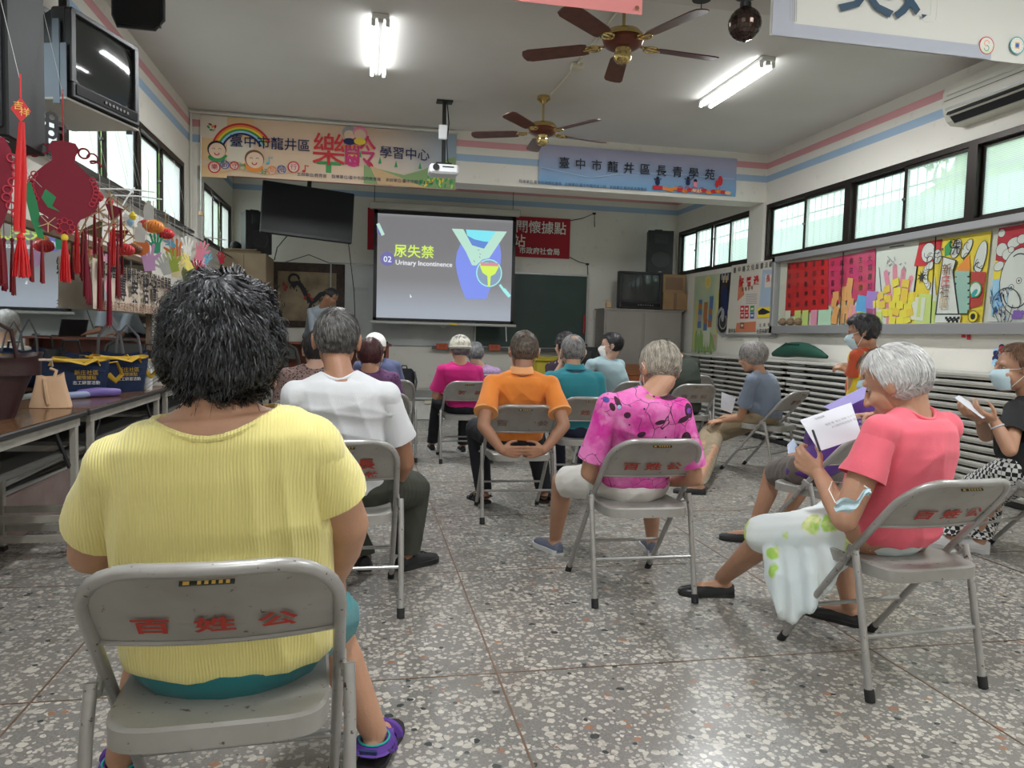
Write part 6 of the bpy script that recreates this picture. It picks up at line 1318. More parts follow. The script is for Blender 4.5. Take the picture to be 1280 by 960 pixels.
def hair(root,Hc,Hr,sc_,spec,seed):
    """shell around the skull plus strands that follow it; spec: vol, low(back reach), side, front, n, length, wave, cols, fuzz"""
    rng=np.random.RandomState(seed); c0=np.array([0,-.012,.022]); rad=np.array([.082,.101,.094])*spec.get('vol',1.0)+np.array(spec.get('add',(0,0,0)))
    low,side,front=spec.get('low',-.06),spec.get('side',-.03),spec.get('front',.35)
    bump=spec.get('bump',.0); bald=spec.get('bald',0)
    H=np.array(Hr); Hv=np.array(Hc)
    K=[(rng.normal(size=3)*spec.get('bf',9),rng.uniform(0,6)) for _ in range(5)]
    def shell(D):
        D=D/np.linalg.norm(D,axis=1)[:,None]
        r=1/np.sqrt(((D/rad)**2).sum(1))
        P=D*r[:,None]; y=D[:,1]; z=P[:,2]+c0[2]
        # lower limit: back reaches low, sides reach side, front kept above the hairline
        f=np.clip((y+.2)/.75,0,1); lim=low+(side-low)*np.clip(f*1.6,0,1)+(.085*front/.35)*np.clip((f-.55)/.45,0,1)*1.4
        m=np.clip((z-lim)/.018,0,1); m=m*m*(3-2*m)
        bb=sum(np.sin(D@k+p) for k,p in K)/5*bump
        if bald: cr=np.array([0,-.55,.83]); q=np.clip((D@cr-.90)/.08,0,1); m=m*(1-q*bald)
        return r,m,bb
    # base shell
    n1,n2=44,30; V=[]
    for i in range(1,n2):
        ph=PI*i/n2
        for k in range(n1): th=2*PI*k/n1; V.append((math.sin(ph)*math.cos(th),math.sin(ph)*math.sin(th),math.cos(ph)))
    V=np.array(V); r,m,bb=shell(V); rin=1/np.sqrt(((V/np.array([.066,.086,.078]))**2).sum(1))
    rr=rin+(r*.965+bb-rin)*m; P=(V*rr[:,None]+c0)*sc_; P=P@H.T+Hv
    F=[(i*n1+k,(i+1)*n1+k,(i+1)*n1+(k+1)%n1,i*n1+(k+1)%n1) for i in range(n2-2) for k in range(n1)]+[tuple(range(n1)),tuple((n2-2)*n1+k for k in range(n1-1,-1,-1))]
    me=bpy.data.meshes.new('hair'); me.from_pydata(P.tolist(),[],F); hm=hair_mat(spec['k'],*spec['cols'])
    at_=me.attributes.new('tone','FLOAT','POINT'); at_.data.foreach_set('value',(rng.rand(len(P))*.5).tolist())
    ho=link('hair',me,hm,root,True)
    # strands as slim tapered ribbons
    N=spec.get('n',500); L=spec.get('len',.05); seg=spec.get('seg',6); wave=spec.get('wave',0); cr=np.array(spec.get('crown',(0.02,-.45,.85))); cr/=np.linalg.norm(cr)
    D=rng.normal(size=(N*3,3)); D/=np.linalg.norm(D,axis=1)[:,None]; r,m,bb=shell(D); keep=m>.5
    D=D[keep][:N]; N=len(D)
    wd=spec.get('w',.0011)*np.ones(N); Ls=L*rng.uniform(.6,1.3,N); ph=rng.uniform(0,6,N); lift=rng.uniform(0,1,N)
    cell=np.floor(D*spec.get('clump',9)); ph2=np.sin(cell@np.array([12.9,78.2,37.7]))*6
    pts=[]; cur=D.copy(); swirl=spec.get('swirl',.5)
    for j in range(seg+1):
        u=j/seg; r,m,bb=shell(cur); m=np.maximum(m,.9)
        lf=(1.0+(.012+.05*lift)*spec.get('puff',1)*math.sin(min(1,u*1.3)*PI*.5))
        curl=wave*np.sin(ph2+u*spec.get('wf',7))
        P=cur*((r*.98+bb)*lf+wave*.8*np.cos(ph2+u*spec.get('wf',7))*u)[:,None]
        pts.append(P.copy())
        dn=cur-cr*(cur@cr)[:,None]; dn/=np.maximum(np.linalg.norm(dn,axis=1),1e-3)[:,None]; grav=np.array([0,0,-1.])-cur*(cur@np.array([0,0,-1.]))[:,None]
        tn=np.cross(cur,dn); g2=dn*.7+grav*.6+tn*(swirl*(1-u)*.6)[...,None] if False else dn*.7+grav*.6+tn*swirl*(1-u)*.6
        g2/=np.maximum(np.linalg.norm(g2,axis=1),1e-3)[:,None]; g2=g2+tn*(curl*60)[:,None]*.35+rng.normal(size=g2.shape)*.08
        cur=cur+g2*(Ls/seg/np.maximum(r,.05))[:,None]; cur/=np.linalg.norm(cur,axis=1)[:,None]
    if spec.get('fly'):
        nf=spec['fly']; idx=rng.choice(N,nf,replace=False)
        for j in range(1,seg+1): u=j/seg; pts[j][idx]*=(1+.30*u*u*rng.uniform(.2,1,nf))[:,None]
    A=np.stack(pts,1) # N,seg+1,3
    A=(A+c0)*sc_
    T=np.gradient(A,axis=1); Nn=A-(c0*sc_); Nn/=np.linalg.norm(Nn,axis=2)[...,None]; S=np.cross(T,Nn); S/=np.maximum(np.linalg.norm(S,axis=2),1e-6)[...,None]
    S=S+Nn*rng.uniform(-.6,.6,(N,1,1)); tap=np.array([1-.75*(j/seg)**2 for j in range(seg+1)])[None,:,None]*wd[:,None,None]*sc_
    a_=A+S*tap; b_=A-S*tap; V=np.stack([a_,b_],2).reshape(-1,3)@H.T+Hv
    base=np.arange(N)[:,None]*(seg+1)*2+np.arange(seg)[None,:]*2; base=base.ravel(); F=np.stack([base,base+1,base+3,base+2],1)
    me=bpy.data.meshes.new('hair_strands'); me.from_pydata(V.tolist(),[],F.tolist())
    tone=np.repeat(np.clip(rng.beta(spec.get('ga',1),spec.get('gb',2),N),0,1),(seg+1)*2); at_=me.attributes.new('tone','FLOAT','POINT'); at_.data.foreach_set('value',tone.tolist())
    o=link('hair_strands',me,hm,ho,True); o['kind']='stuff'; return ho
def shoe(root,ank,d,kind,m,m2,s=1.0,ground=0):
    d=Vector((d[0],d[1],0)).normalized(); t=Vector((d.y,-d.x,0)); o0=Vector((ank[0],ank[1],ground))-d*.055*s
    P=[(0,.024,.055),(.02,.034,.066),(.06,.036,.068),(.10,.036,.062),(.14,.042,.055),(.18,.046,.046),(.215,.044,.038),(.245,.032,.030),(.262,.014,.022)]
    if kind=='loafer': P=[(a,w,h*.8) for a,w,h in P]
    sole=MB(); n=len(P); V=[];F=[]
    for z in (0,.016 if kind!='sneaker' else .026):
        for a,w,h in P: V.append(o0+d*a*s+t*(w+.006)*s+Vector((0,0,z*s)))
        for a,w,h in reversed(P): V.append(o0+d*a*s-t*(w+.006)*s+Vector((0,0,z*s)))
    k=2*n; sole.add(V,[tuple(range(k-1,-1,-1)),tuple(range(k,2*k))]+[(i,(i+1)%k,k+(i+1)%k,k+i) for i in range(k)])
    so=sole.build('shoe' if kind!='sandal' else 'sandal',m2,root)
    if kind=='sandal':
        for (a0,a1,z0,w_) in ((.02,.03,.05,.012),(.10,.12,.052,.014),(.17,.185,.036,.014)):
            b=MB(); pts=[]
            for i in range(11):
                th=PI*i/10; pts.append(o0+d*(a0+(a1-a0)*i/10+(.0 if a0>.05 else -.03*math.sin(th)))*s+t*math.cos(th)*.043*s+Vector((0,0,(.012+z0*math.sin(th))*s if a0>.05 else .052*s)))
            b.tube(pts,w_*s,6,flat=.25 if a0<.05 else 1); 
            b.build('strap',m,so,True)
        for sg in(-1,1):
            b=MB(); b.tube([o0+d*.02*s+t*.036*sg*s+Vector((0,0,.055)),o0+d*.08*s+t*.044*sg*s+Vector((0,0,.02)),o0+d*.13*s+t*.03*sg*s+Vector((0,0,.055))],.009*s,6); b.build('strap',m,so,True)
        return so
    b=MB(); rings=[]; q=12
    for a,w,h in P:
        hh=h*s; R=[]
        for i in range(q+1): th=PI*i/q; R.append(o0+d*a*s+t*math.cos(th)*w*s+Vector((0,0,.012*s+hh*math.sin(th)**.8)))
        rings.append(R)
    V=[p for R in rings for p in R]; F=[(i*(q+1)+j,i*(q+1)+j+1,(i+1)*(q+1)+j+1,(i+1)*(q+1)+j) for i in range(n-1) for j in range(q)]+[tuple(range(q,-1,-1)),tuple((n-1)*(q+1)+j for j in range(q+1))]
    b.add(V,F); b.build('shoe_upper',m,so,True)
    if kind=='sneaker': b=MB(); [b.tube([o0+d*a*s+t*.02*s+Vector((0,0,z)),o0+d*(a+.005)*s-t*.02*s+Vector((0,0,z))],.003,5) for a,z in ((.12,.075),(.145,.070),(.17,.062))]; b.build('lace',m2,so)
    return so
def person(label,x,y,deg,hx,head=None,face=(0,5,0),s=1.0,hw=.17,ww=.155,cw=.165,dp=.115,sw=.165,shirt=None,sleeve=.55,sflare=1.2,bottom=None,bleg='trousers',arm=1.0,
           E=None,Wr=None,K=None,A=None,hands=None,skinm=None,hairs=None,shoes=('loafer',None,None),fd=None,vox=.008,neck=None,seat=.455,hem=.43,nr=.078,band=None,seed=1,stand=False,
           bulge=.02,fold=.005,extra=None,pel=None,leg=1.0,sh_dz=0,sh_tilt=0,nlen=.17,hand_s=1.0,shorts_f=.9,pose_hands=None,back=0.012,lean=(0,0),ear=0):
    root=thing('person',label,'person',(x,y,0),math.radians(deg)); Ri=Matrix.Rotation(-math.radians(deg),3,'Z'); org=Vector((x,y,0))
    def Lc(v): return Ri@(Vector(v)-org) if isinstance(v,Vector) else Vector(v)
    Hc=Lc(hx)+Vector((0,0,-.022)); Hr=head_rot(*face); hs=s*1.13
    P=Lc(pel) if pel is not None else Vector((0,-.05,seat+.085))
    N=Lc(neck)+Vector((0,0,.012)) if neck is not None else Hc+Hr@Vector((0,-.035,-.06))*s+Vector((0,-.03,-nlen+.06))*s
    xa=Vector((math.cos(math.radians(sh_tilt)),0,math.sin(math.radians(sh_tilt))))
    if isinstance(lean,(int,float)): lean=(lean,0)
    tw=Matrix.Rotation(math.radians(lean[1]),3,'Z'); xs=tw@xa; ya=tw@Vector((0,1,0))
    S=[N+xs*sg*sw+Vector((0,0,-.055+sh_dz)) for sg in(-1,1)]
    E_=[Lc(e) for e in E] if E else [S[0]+Vector((-.05,.08,-.25)),S[1]+Vector((.05,.08,-.25))]
    W_=[Lc(e) for e in Wr] if Wr else [Vector((-.10,.22,seat+.16)),Vector((.10,.22,seat+.16))]
    K_=[Lc(e) for e in K] if K else [Vector((-.11,.34,seat+.06)),Vector((.11,.34,seat+.06))]
    if A and not stand: A=[Vector((e.x,e.y,.085)) for e in A]
    A_=[Lc(e) for e in A] if A else [Vector((-.12,.36,.085)),Vector((.12,.36,.085))]
    Hp=[P+Vector((sg*.09,.02,-.02)) for sg in(-1,1)]
    up=(N-P); 
    def rings(off,zlow=None,nk=True):
        out=[]
        prof=[(-.14,hw*.80,dp*1.0),(-.05,hw,dp*1.12),(.12,(hw+ww)/2*1.0,dp*1.08),(.32,ww,dp),(.55,(ww+cw)/2,dp*1.04),(.74,cw,dp*.98),(.88,cw*.98,dp*.84),(.97,cw*.70,dp*.62)]
        for u,a,b_ in prof:
            c=P+up*u+Vector((0,-back*math.sin(max(0,min(1,u))*PI),0)); f=max(0,min(1,u)); X=(Vector((1,0,0))*(1-f)+xs*f).normalized(); Yv=(Vector((0,1,0))*(1-f)+ya*f).normalized()
            out.append((c,X*(a+off),Yv*(b_+off)))
        return out
    # --- body: one continuous skin
    R=Rm(); R.loft(rings(-.012),n=24)
    hb=Hc+Hr@Vector((0,-.025,-.06))*hs; R.cap(N-Vector((0,0,.03)),hb,.056*s,.053*s)
    for i in(0,1):
        R.cap(N+Vector((0,0,-.03)),S[i],.05*s,.048*s*arm); R.cap(N+(hb-N)*.15,S[i]*.75+N*.25+Vector((0,0,-.008)),.038*s,.038*s)
        R.chain([S[i],(S[i]+E_[i])/2,E_[i]],[.048*s*arm,.046*s*arm,.038*s*arm]); R.chain([E_[i],E_[i]*.6+W_[i]*.4,W_[i]],[.038*s*arm,.037*s*arm,.025*s])
        R.cap(P+Vector((0,0,-.01)),Hp[i],.10*s,.095*s); R.chain([Hp[i],K_[i]],[.082*s*leg,.056*s*leg]); m_=K_[i]*.65+A_[i]*.35; sh=(A_[i]-K_[i]).normalized(); R.chain([K_[i],m_-Vector((0,.012,0)),A_[i]],[.054*s*leg,.053*s*leg,.034*s])
        f_=Vector((fd[i][0],fd[i][1],0)).normalized() if fd else Vector((0,1,0)); a0=A_[i]; R.cap(a0-f_*.018+Vector((0,0,-.035)),a0+f_*.09+Vector((0,0,-.048)),.030,.026); R.cap(a0+f_*.09+Vector((0,0,-.048)),a0+f_*.15+Vector((0,0,-.060)),.028,.017)
        dh=(W_[i]-E_[i]).normalized(); ph=(pose_hands or [None,None])[i]
        if ph: hand(R,W_[i],Ri@Vector(ph[0]) if ph[0][0]!='l' else Vector(ph[0][1:]),Ri@Vector(ph[1]) if ph[0][0]!='l' else Vector(ph[1]),ph[2],ph[3],hand_s,*(ph[4:5]))
        else: hand(R,W_[i],dh+Vector((0,0,-.2)),Vector((0,0,-1)),(-1 if i else 1)*-1,(.35,.35,.4,.45),hand_s)
    def hp(v): return Hc+Hr@(Vector(v)*hs)
    rot=np.array(Hr); q=lambda v:tuple(a*hs for a in v)
    R.ell(hp((0,-.014,.022)),q((.075,.093,.086)),rot,20,14); R.ell(hp((0,.022,-.035)),q((.062,.064,.072)),rot); R.ell(hp((0,.045,-.082)),q((.036,.036,.030)),rot); R.ell(hp((0,.066,-.100)),q((.019,.016,.014)),rot)
    R.cap(hp((0,.083,.014)),hp((0,.106,-.026)),.009*s,.0125*s); R.ell(hp((.013,.093,-.030)),q((.009,.012,.008)),rot); R.ell(hp((-.013,.093,-.030)),q((.009,.012,.008)),rot)
    R.ell(hp((0,.086,-.058)),q((.023,.011,.006)),rot); R.ell(hp((0,.084,-.068)),q((.019,.010,.007)),rot); R.cap(hp((-.034,.070,.030)),hp((.034,.070,.030)),.012*s,.012*s)
    for sg in(-1,1): R.ell(hp((sg*.036,.055,-.028)),q((.024,.026,.024)),rot); R.ell(hp((sg*(.076+ear),-.010,-.010)),q((.010+ear*.6,.020,.032)),rot); R.ell(hp((sg*(.082+ear),-.018,.0)),q((.006,.014,.022)),rot)
    me=slim(R.mesh(vox,4,.5),.5); sm=skinm or skin('tan',(.52,.30,.20)); body=link('body',me,sm,root,True)
    for sg in(-1,1):
        b=MB(); c=hp((sg*.030,.066,.008)); b.lathe([(.0001,-.0095*s),(.006*s,-.0075*s),(.0095*s,0),(.006*s,.0075*s),(.0001,.0095*s)],tuple(c),10); o=b.build('eye',mat('eye_white',(.30,.25,.21),.35),body,True)
        b=MB(); c2=hp((sg*.030,.0768,.008)); b.lathe([(.0001,-.004*s),(.0045*s,0),(.0001,.004*s)],tuple(c2),8); b.build('iris',mat('dark_iris',(.02,.012,.008),.2),o)
    # --- trousers / shorts
    bm_=bottom or mat('black_cloth',(.012,.012,.015),.8)
    R=Rm(); 
    if bleg!='skirt':
        R.ell(P+Vector((0,.0,-.02)),(hw*.97,dp*1.12,.115)); 
        for i in(0,1):
            R.cap(P+Vector((0,0,-.03)),Hp[i],.10*s,.10*s); kz=K_[i]; 
            if bleg=='shorts':
                q_=Hp[i]+(kz-Hp[i])*1.1; R.chain([Hp[i],q_],[.094*s*leg,.082*s*leg])
            else:
                R.chain([Hp[i],kz],[.094*s*leg,.069*s*leg]); e=A_[i]+Vector((0,0,-.03)); R.chain([kz,(kz+e)/2,e],[.069*s*leg,.066*s*leg**.7,.054*s*leg**.5])
        me=R.mesh(max(vox,.009),6,.5); folds(me,.004,seed+3,freq=40)
        if bleg=='shorts': cut(me,[(Hp[0]+(K_[0]-Hp[0])*shorts_f,(K_[0]-Hp[0]).normalized())])if not stand else 0
        elif not stand or True: cut(me,[((0,0,min(A_[0].z,A_[1].z)+.0),(0,0,-1))])
        link('shorts' if bleg=='shorts' else 'trousers',me,bm_,root,True)
    # --- shirt
    R=Rm(); R.loft(rings(.006),n=28); 
    for i in(0,1):
        R.cap(N+Vector((0,0,-.055)),S[i],.052*s,.056*s*arm); R.cap(N+(hb-N)*.13,S[i]*.75+N*.25+Vector((0,0,-.006)),.047*s,.050*s); R.cap(S[i],S[i]+(E_[i]-S[i])*min(sleeve,.35),.057*s*arm,.054*s*arm)
    if bulge: R.ell(P+up*.35+Vector((0,.03,0)),(ww*1.04,dp*1.15+bulge,.16))
    me=R.mesh(max(vox,.0075),8,.5); zN=N.z
    def env(co): return np.clip((zN-.02-co[:,2])/.12,.15,1)
    folds(me,fold,seed,freq=26,only=env)
    cut(me,[((0,0,hem),(0,0,-1))]); rim=neckline(me,N+(hb-N)*.42,nr*s)
    so=link('shirt',me,shirt,root,True)
    if rim: b=MB(); b.tube(rim,.0065*s,8,closed=True); b.build('neckband',shirt,so,True)
    # sleeves: open tubes with a turned hem
    for i in(0,1):
        d=(E_[i]-S[i]); L=d.length; dn=d.normalized(); n=22; pts=[]; rr=[]
        f=min(sleeve,1.0); base=[(.02,.050),(.10,.0545),(f*.4,.0565),(f*.7,.057*(1+(sflare-1)*.5)),(f*.95,.057*sflare),(f,.057*sflare),(f-.012/L,.057*sflare-.004),(f*.6,.050)]
        b=MB(); e1=dn.orthogonal().normalized(); e2=dn.cross(e1); V=[]
        prng=np.random.RandomState(seed*7+i)
        ks=[(prng.randint(2,5),prng.uniform(0,6),prng.uniform(4,9)) for _ in range(3)]
        for u,r in base:
            c=S[i]+d*u
            for k in range(n):
                th=2*PI*k/n; w=1+.035*sum(math.sin(m1*th+p1+m2*u*3) for m1,p1,m2 in ks)*min(1,u*2.5)/1.5; V.append(c+(e1*math.cos(th)+e2*math.sin(th))*r*s*arm*w)
        b.add(V,[(a*n+k,a*n+(k+1)%n,(a+1)*n+(k+1)%n,(a+1)*n+k) for a in range(len(base)-1) for k in range(n)]); o=b.build('sleeve',shirt,so,True)
        if sleeve>1: 
            b=MB(); d2=W_[i]-E_[i]; b.tube([E_[i]-d*.04,E_[i]+d2*.1,E_[i]+d2*.5,E_[i]+d2*.9],[.054*s*arm,.052*s,.046*s,.040*s],16); b.build('sleeve_end',shirt,so,True)
        if band: b=MB(); c=S[i]+d*(f-.03); b.tube([c,c+dn*.012],.0585*s*arm*sflare,n); b.build('sleeve_band',band,so,True)
    if hairs: hair(root,Hc,Hr,hs,hairs,seed)
    kind,m1,m2=shoes
    if kind:
        for i in(0,1): shoe(root,A_[i],(fd[i] if fd else (0,1)),kind,m1 or mat('black_shoe',(.015,.015,.017),.5),m2 or mat('black_sole',(.02,.02,.02),.8),s=.95*s)
    root['_n']=0; del root['_n']
    return dict(root=root,N=N,S=S,E=E_,W=W_,K=K_,A=A_,P=P,Hc=Hc,Hr=Hr,hp=hp,Ri=Ri,org=org,L=Lc,shirt=so,body=body)
def mask(p,s=1,side_loops=True,m=None):
    mm=m or mat('mask_pale_blue',(.52,.68,.74),.8,bump=(200,.1)); hp=p['hp']; b=MB(); nx,nz=10,8; V=[]
    for j in range(nz+1):
        for i in range(nx+1):
            u=i/nx*2-1; v=j/nz; z=.004-.104*v; x=.060*math.sin(u*1.25)/math.sin(1.25)*(1-.35*abs(v-.4)); yc=np.interp(v,[0,.25,.5,.75,1],[.100,.123,.114,.106,.092]); y=.036+(yc-.036)*math.cos(u*1.35)+(.0025 if j%2 else 0); V.append(hp((x,y,z)))
    F=[(j*(nx+1)+i,j*(nx+1)+i+1,(j+1)*(nx+1)+i+1,(j+1)*(nx+1)+i) for j in range(nz) for i in range(nx)]
    b.add(V,F); o=b.build('face_mask',mm,p['root'],True)
    b=MB()
    for sg in(-1,1): b.tube([hp((sg*.054,.052,.0)),hp((sg*.078,.02,.0)),hp((sg*.088,-.018,.012)),hp((sg*.086,-.03,-.01)),hp((sg*.078,.0,-.035)),hp((sg*.050,.048,-.085))],.0018,5)
    b.build('ear_loop',ink('white'),o)
    return o
BSH=mat('black_shoe',(.015,.015,.017),.6); BSO=mat('black_sole',(.02,.02,.02),.8); WSO=mat('white_sole',(.6,.6,.6),.7)
# garments
def rib():
    m=mat('yellow_ribbed_knit',(.78,.66,.20),.85,sheen=.3); g=G(m); v=g.obj((1,1,1)); s=g.sep(v)
    nz=g.math('MULTIPLY',g.math('SUBTRACT',g.noise(v,5,2),.5),.03); x=g.math('ADD',s[0],nz)
    w=g.math('SINE',g.math('MULTIPLY',x,2*PI/.0062)); w=g.math('ADD',g.math('MULTIPLY',w,.5),.5); g.bump(w,.55,.0025)
    g.col(g.mix(g.rng(g.noise(v,3,3),.35,.7),(.83,.74,.28),(.76,.66,.23))); return m
def cloth_m(k,c,var=.86): return mat(k,c,.85,bump=(220,.12),var=(5,tuple(q*var for q in c),1),sheen=.15 if max(c)>.1 else 0)
YEL=rib(); TEAL=cloth_m('teal_shorts',(.01,.17,.19)); WHT=cloth_m('white_tshirt',(.72,.73,.76),.93); OLV=cloth_m('olive_trousers',(.045,.05,.035),.7)
ORG=cloth_m('orange_polo',(.88,.27,.04)); TEL=cloth_m('teal_polo',(.03,.27,.33)); MAG=cloth_m('magenta_shirt',(.62,.012,.20)); COR=cloth_m('coral_shirt',(.86,.145,.20),.92); BGS=cloth_m('blue_grey_shirt',(.22,.27,.36)); BLK=cloth_m('black_tshirt',(.012,.012,.014)); 
KHK=cloth_m('khaki_trousers',(.30,.23,.14)); BLKP=cloth_m('black_trousers',(.012,.013,.018)); WSH=cloth_m('cream_shorts',(.68,.66,.62),.93)
def pink_pattern():
    m=mat('pink_patterned_jersey',(.80,.10,.45),.8); g=G(m); v=g.obj(); s=g.sep(v)
    base=g.mix(g.rng(g.noise(v,7,4,.6),.40,.62),(.82,.22,.55),(.66,.03,.34)); base=g.mix(g.rng(g.noise(v,13,3),.6,.72,0,.6),base,(.86,.42,.66))
    dk=(.05,.012,.03); back=g.math('LESS_THAN',s[1],.0)
    def ellm(cx,cz,a,b,rot):
        c,q=math.cos(rot),math.sin(rot); dx=g.math('SUBTRACT',s[0],cx); dz=g.math('SUBTRACT',s[2],cz)
        u=g.math('MULTIPLY_ADD',dx,c/a,g.math('MULTIPLY',dz,q/a)); w=g.math('MULTIPLY_ADD',dz,c/b,g.math('MULTIPLY',dx,-q/b)); return g.math('ADD',g.math('POWER',u,2),g.math('POWER',w,2))
    for cx,cz,a,b,rot in ((.085,.955,.062,.024,.12),(-.115,1.01,.013,.021,-.4),(.165,.885,.022,.034,.2),(-.17,.92,.012,.028,.4),(-.145,.975,.014,.012,.78),(-.13,.865,.014,.014,0),(.02,.835,.025,.010,.2),(.14,.845,.03,.012,.5),(-.195,.90,.012,.02,.5),(-.06,.78,.02,.012,.3),(.10,.70,.045,.018,.4),(-.05,.69,.03,.012,-.3),(.16,.76,.02,.03,.1),(.02,.60,.03,.02,.5),(-.12,.66,.03,.015,.8)):
        base=g.mix(g.math('LESS_THAN',ellm(cx,cz,a,b,rot),1),base,dk)
    for cx,cz,r,c in ((-.075,1.0,.017,(.10,.25,.40)),(-.165,.90,.010,(.35,.55,.75)),(.165,.885,.014,(.20,.06,.45)),(.12,.70,.016,(.18,.10,.40)),(-.22,.93,.012,(.05,.08,.35))):
        e=ellm(cx,cz,r,r,0); base=g.mix(g.math('LESS_THAN',e,1),base,c); base=g.mix(g.math('MULTIPLY',g.math('GREATER_THAN',e,.85),g.math('LESS_THAN',e,1.1)),base,dk)
    dn=g.n('TexNoise'); g.link(v,dn.inputs['Vector']); dn.inputs['Scale'].default_value=6; sc_=g.n('VectorMath',operation='SCALE'); g.link(dn.outputs['Color'],sc_.inputs[0]); sc_.inputs['Scale'].default_value=.12; ad=g.n('VectorMath',operation='ADD'); g.link(v,ad.inputs[0]); g.link(sc_.outputs[0],ad.inputs[1])
    vo=g.voro(ad.outputs[0],11,'DISTANCE_TO_EDGE'); base=g.mix(g.math('MULTIPLY',g.math('LESS_THAN',vo.outputs['Distance'],.012),g.math('GREATER_THAN',g.noise(v,6,1),.47)),base,(.09,.02,.06))
    vd=g.voro(v,34); base=g.mix(g.math('MULTIPLY',g.math('LESS_THAN',vd.outputs['Distance'],.16),g.math('GREATER_THAN',g.sep(vd.outputs['Color'])[0],.86)),base,dk)
    g.col(base); g.bump(g.noise(v,220,2),.1,.003); return m
def spots(k,c,c1,c2,sc_,th,keep):
    m=mat(k,c,.85); g=G(m); v=g.obj(); vo=g.voro(v,sc_); q=g.sep(vo.outputs['Color']); f=g.math('MULTIPLY',g.math('LESS_THAN',vo.outputs['Distance'],th),g.math('GREATER_THAN',q[0],keep)); g.col(g.mix(f,c,g.mix(g.math('GREATER_THAN',q[1],.5),c1,c2))); return m
LEO=spots('leopard_blouse',(.30,.20,.18),(.03,.02,.025),(.12,.06,.07),70,.42,.3); PLUM=spots('plum_blouse',(.15,.06,.16),(.05,.02,.07),(.24,.10,.24),45,.35,.5); LAV=spots('lavender_blouse',(.40,.27,.45),(.25,.16,.33),(.52,.38,.55),50,.35,.5); FLO=spots('dark_floral_blouse',(.03,.015,.03),(.42,.10,.22),(.30,.20,.25),28,.36,.45)
def check_m():
    m=mat('black_white_check',(.7,.7,.7),.8); g=G(m); v=g.obj((1,1,1),(0,0,.5)); c=g.n('TexChecker'); g.link(v,c.inputs['Vector']); c.inputs['Scale'].default_value=42; c.inputs['Color1'].default_value=(.72,.72,.70,1); c.inputs['Color2'].default_value=(.012,.012,.014,1); g.col(c.outputs['Color']); return m
def skirt_m():
    m=mat('white_skirt_green_flowers',(.72,.78,.78),.8); g=G(m); v=g.obj(); w=g.noise(v,3,2); dn=g.n('TexNoise'); g.link(v,dn.inputs['Vector']); dn.inputs['Scale'].default_value=14; sc_=g.n('VectorMath',operation='SCALE'); g.link(dn.outputs['Color'],sc_.inputs[0]); sc_.inputs['Scale'].default_value=.06; ad=g.n('VectorMath',operation='ADD'); g.link(v,ad.inputs[0]); g.link(sc_.outputs[0],ad.inputs[1])
    vo=g.voro(ad.outputs[0],8.5); q=g.sep(vo.outputs['Color']); f=g.math('MULTIPLY',g.rng(vo.outputs['Distance'],.36,.28),g.math('GREATER_THAN',q[0],.42)); c=g.mix(g.rng(g.noise(v,22,3),.42,.6),(.40,.66,.12),(.78,.80,.40)); base=g.mix(g.rng(w,.4,.6),(.70,.78,.80),(.76,.79,.76)); g.col(g.mix(f,base,c)); g.bump(g.noise(v,40,3),.1,.004); return m
S1=skin('olive_tan',(.50,.27,.17)); S2=skin('deep_tan',(.40,.20,.12)); S3=skin('pale',(.62,.38,.28)); S4=skin('warm',(.56,.32,.21))
GREY=dict(k='silver',cols=((.24,.23,.22),(.78,.77,.74))); 
def W(a,b_,Y): return at(a,b_,Y)
def FL(a,b_): return flr(a,b_,.085)
# 1 woman in yellow, nearest
p=person('woman in a pale yellow ribbed top with dark curly hair, seated nearest the camera',-.275,1.72,3,W(280,428,1.57),None,face=(-14,8,3),s=1.06,hw=.215,ww=.215,cw=.21,dp=.145,sw=.172,shirt=YEL,sleeve=.62,sflare=1.12,bottom=TEAL,bleg='shorts',arm=1.16,
  neck=W(272,516,1.54),E=[W(114,690,1.70),W(434,655,1.62)],Wr=[W(215,700,1.95),W(418,724,1.88)],K=[W(200,795,2.06),W(405,775,2.06)],A=[FL(150,945),FL(468,915)],fd=[(-.2,1),(.35,1)],skinm=S1,vox=.0065,nr=.118,sh_dz=-.045,sh_tilt=6,leg=1.05,
  hairs=dict(k='charcoal_curly',cols=((.004,.004,.005),(.15,.155,.17)),ga=.35,gb=2.6,vol=.99,add=(.010,.012,.020),low=-.12,side=-.10,front=.22,bump=.011,bf=7,n=5200,len=.080,seg=10,wave=.014,wf=11,puff=1.1,fly=110,w=.0011,swirl=1.3,clump=8,crown=(.1,-.55,.8)),
  shoes=(None,None,None),fold=.011,seed=3,bulge=.05,seat=.455,hem=.505,shorts_f=.86,back=.0,hand_s=.95)
PUR=mat('purple_webbing',(.09,.03,.26),.6); TQ=mat('turquoise_edge',(.02,.35,.32),.6)
for i in(0,1):
    so=shoe(p['root'],p['A'][i],[(-.2,1),(.35,1)][i],'sandal',PUR,mat('dark_sandal_sole',(.02,.018,.022),.7),s=1.0)
    a=p['A'][i]; d=Vector(([(-.2,1),(.35,1)][i]+(0,))).normalized(); t_=Vector((d.y,-d.x,0))
    b=MB(); pts=[Vector((a.x,a.y,.055))+d*.042*math.sin(th)*1.15+t_*.042*math.cos(th) for th in [2*PI*k/18 for k in range(18)]]; b.tube(pts,.014,6,closed=True,flat=1.0); b.build('heel_strap',PUR,so,True)
    b=MB(); pts=[q+Vector((0,0,.016)) for q in pts]; b.tube(pts,.003,5,closed=True); b.build('strap_edge',TQ,so,True)
    b=MB(); c=Vector((a.x,a.y,.055))-d*.060; b.box(c,(.05,.008,.024),Matrix((t_,d,Vector((0,0,1)))).transposed(),bev=.003); b.build('strap_badge',mat('ink_navy'),so); 
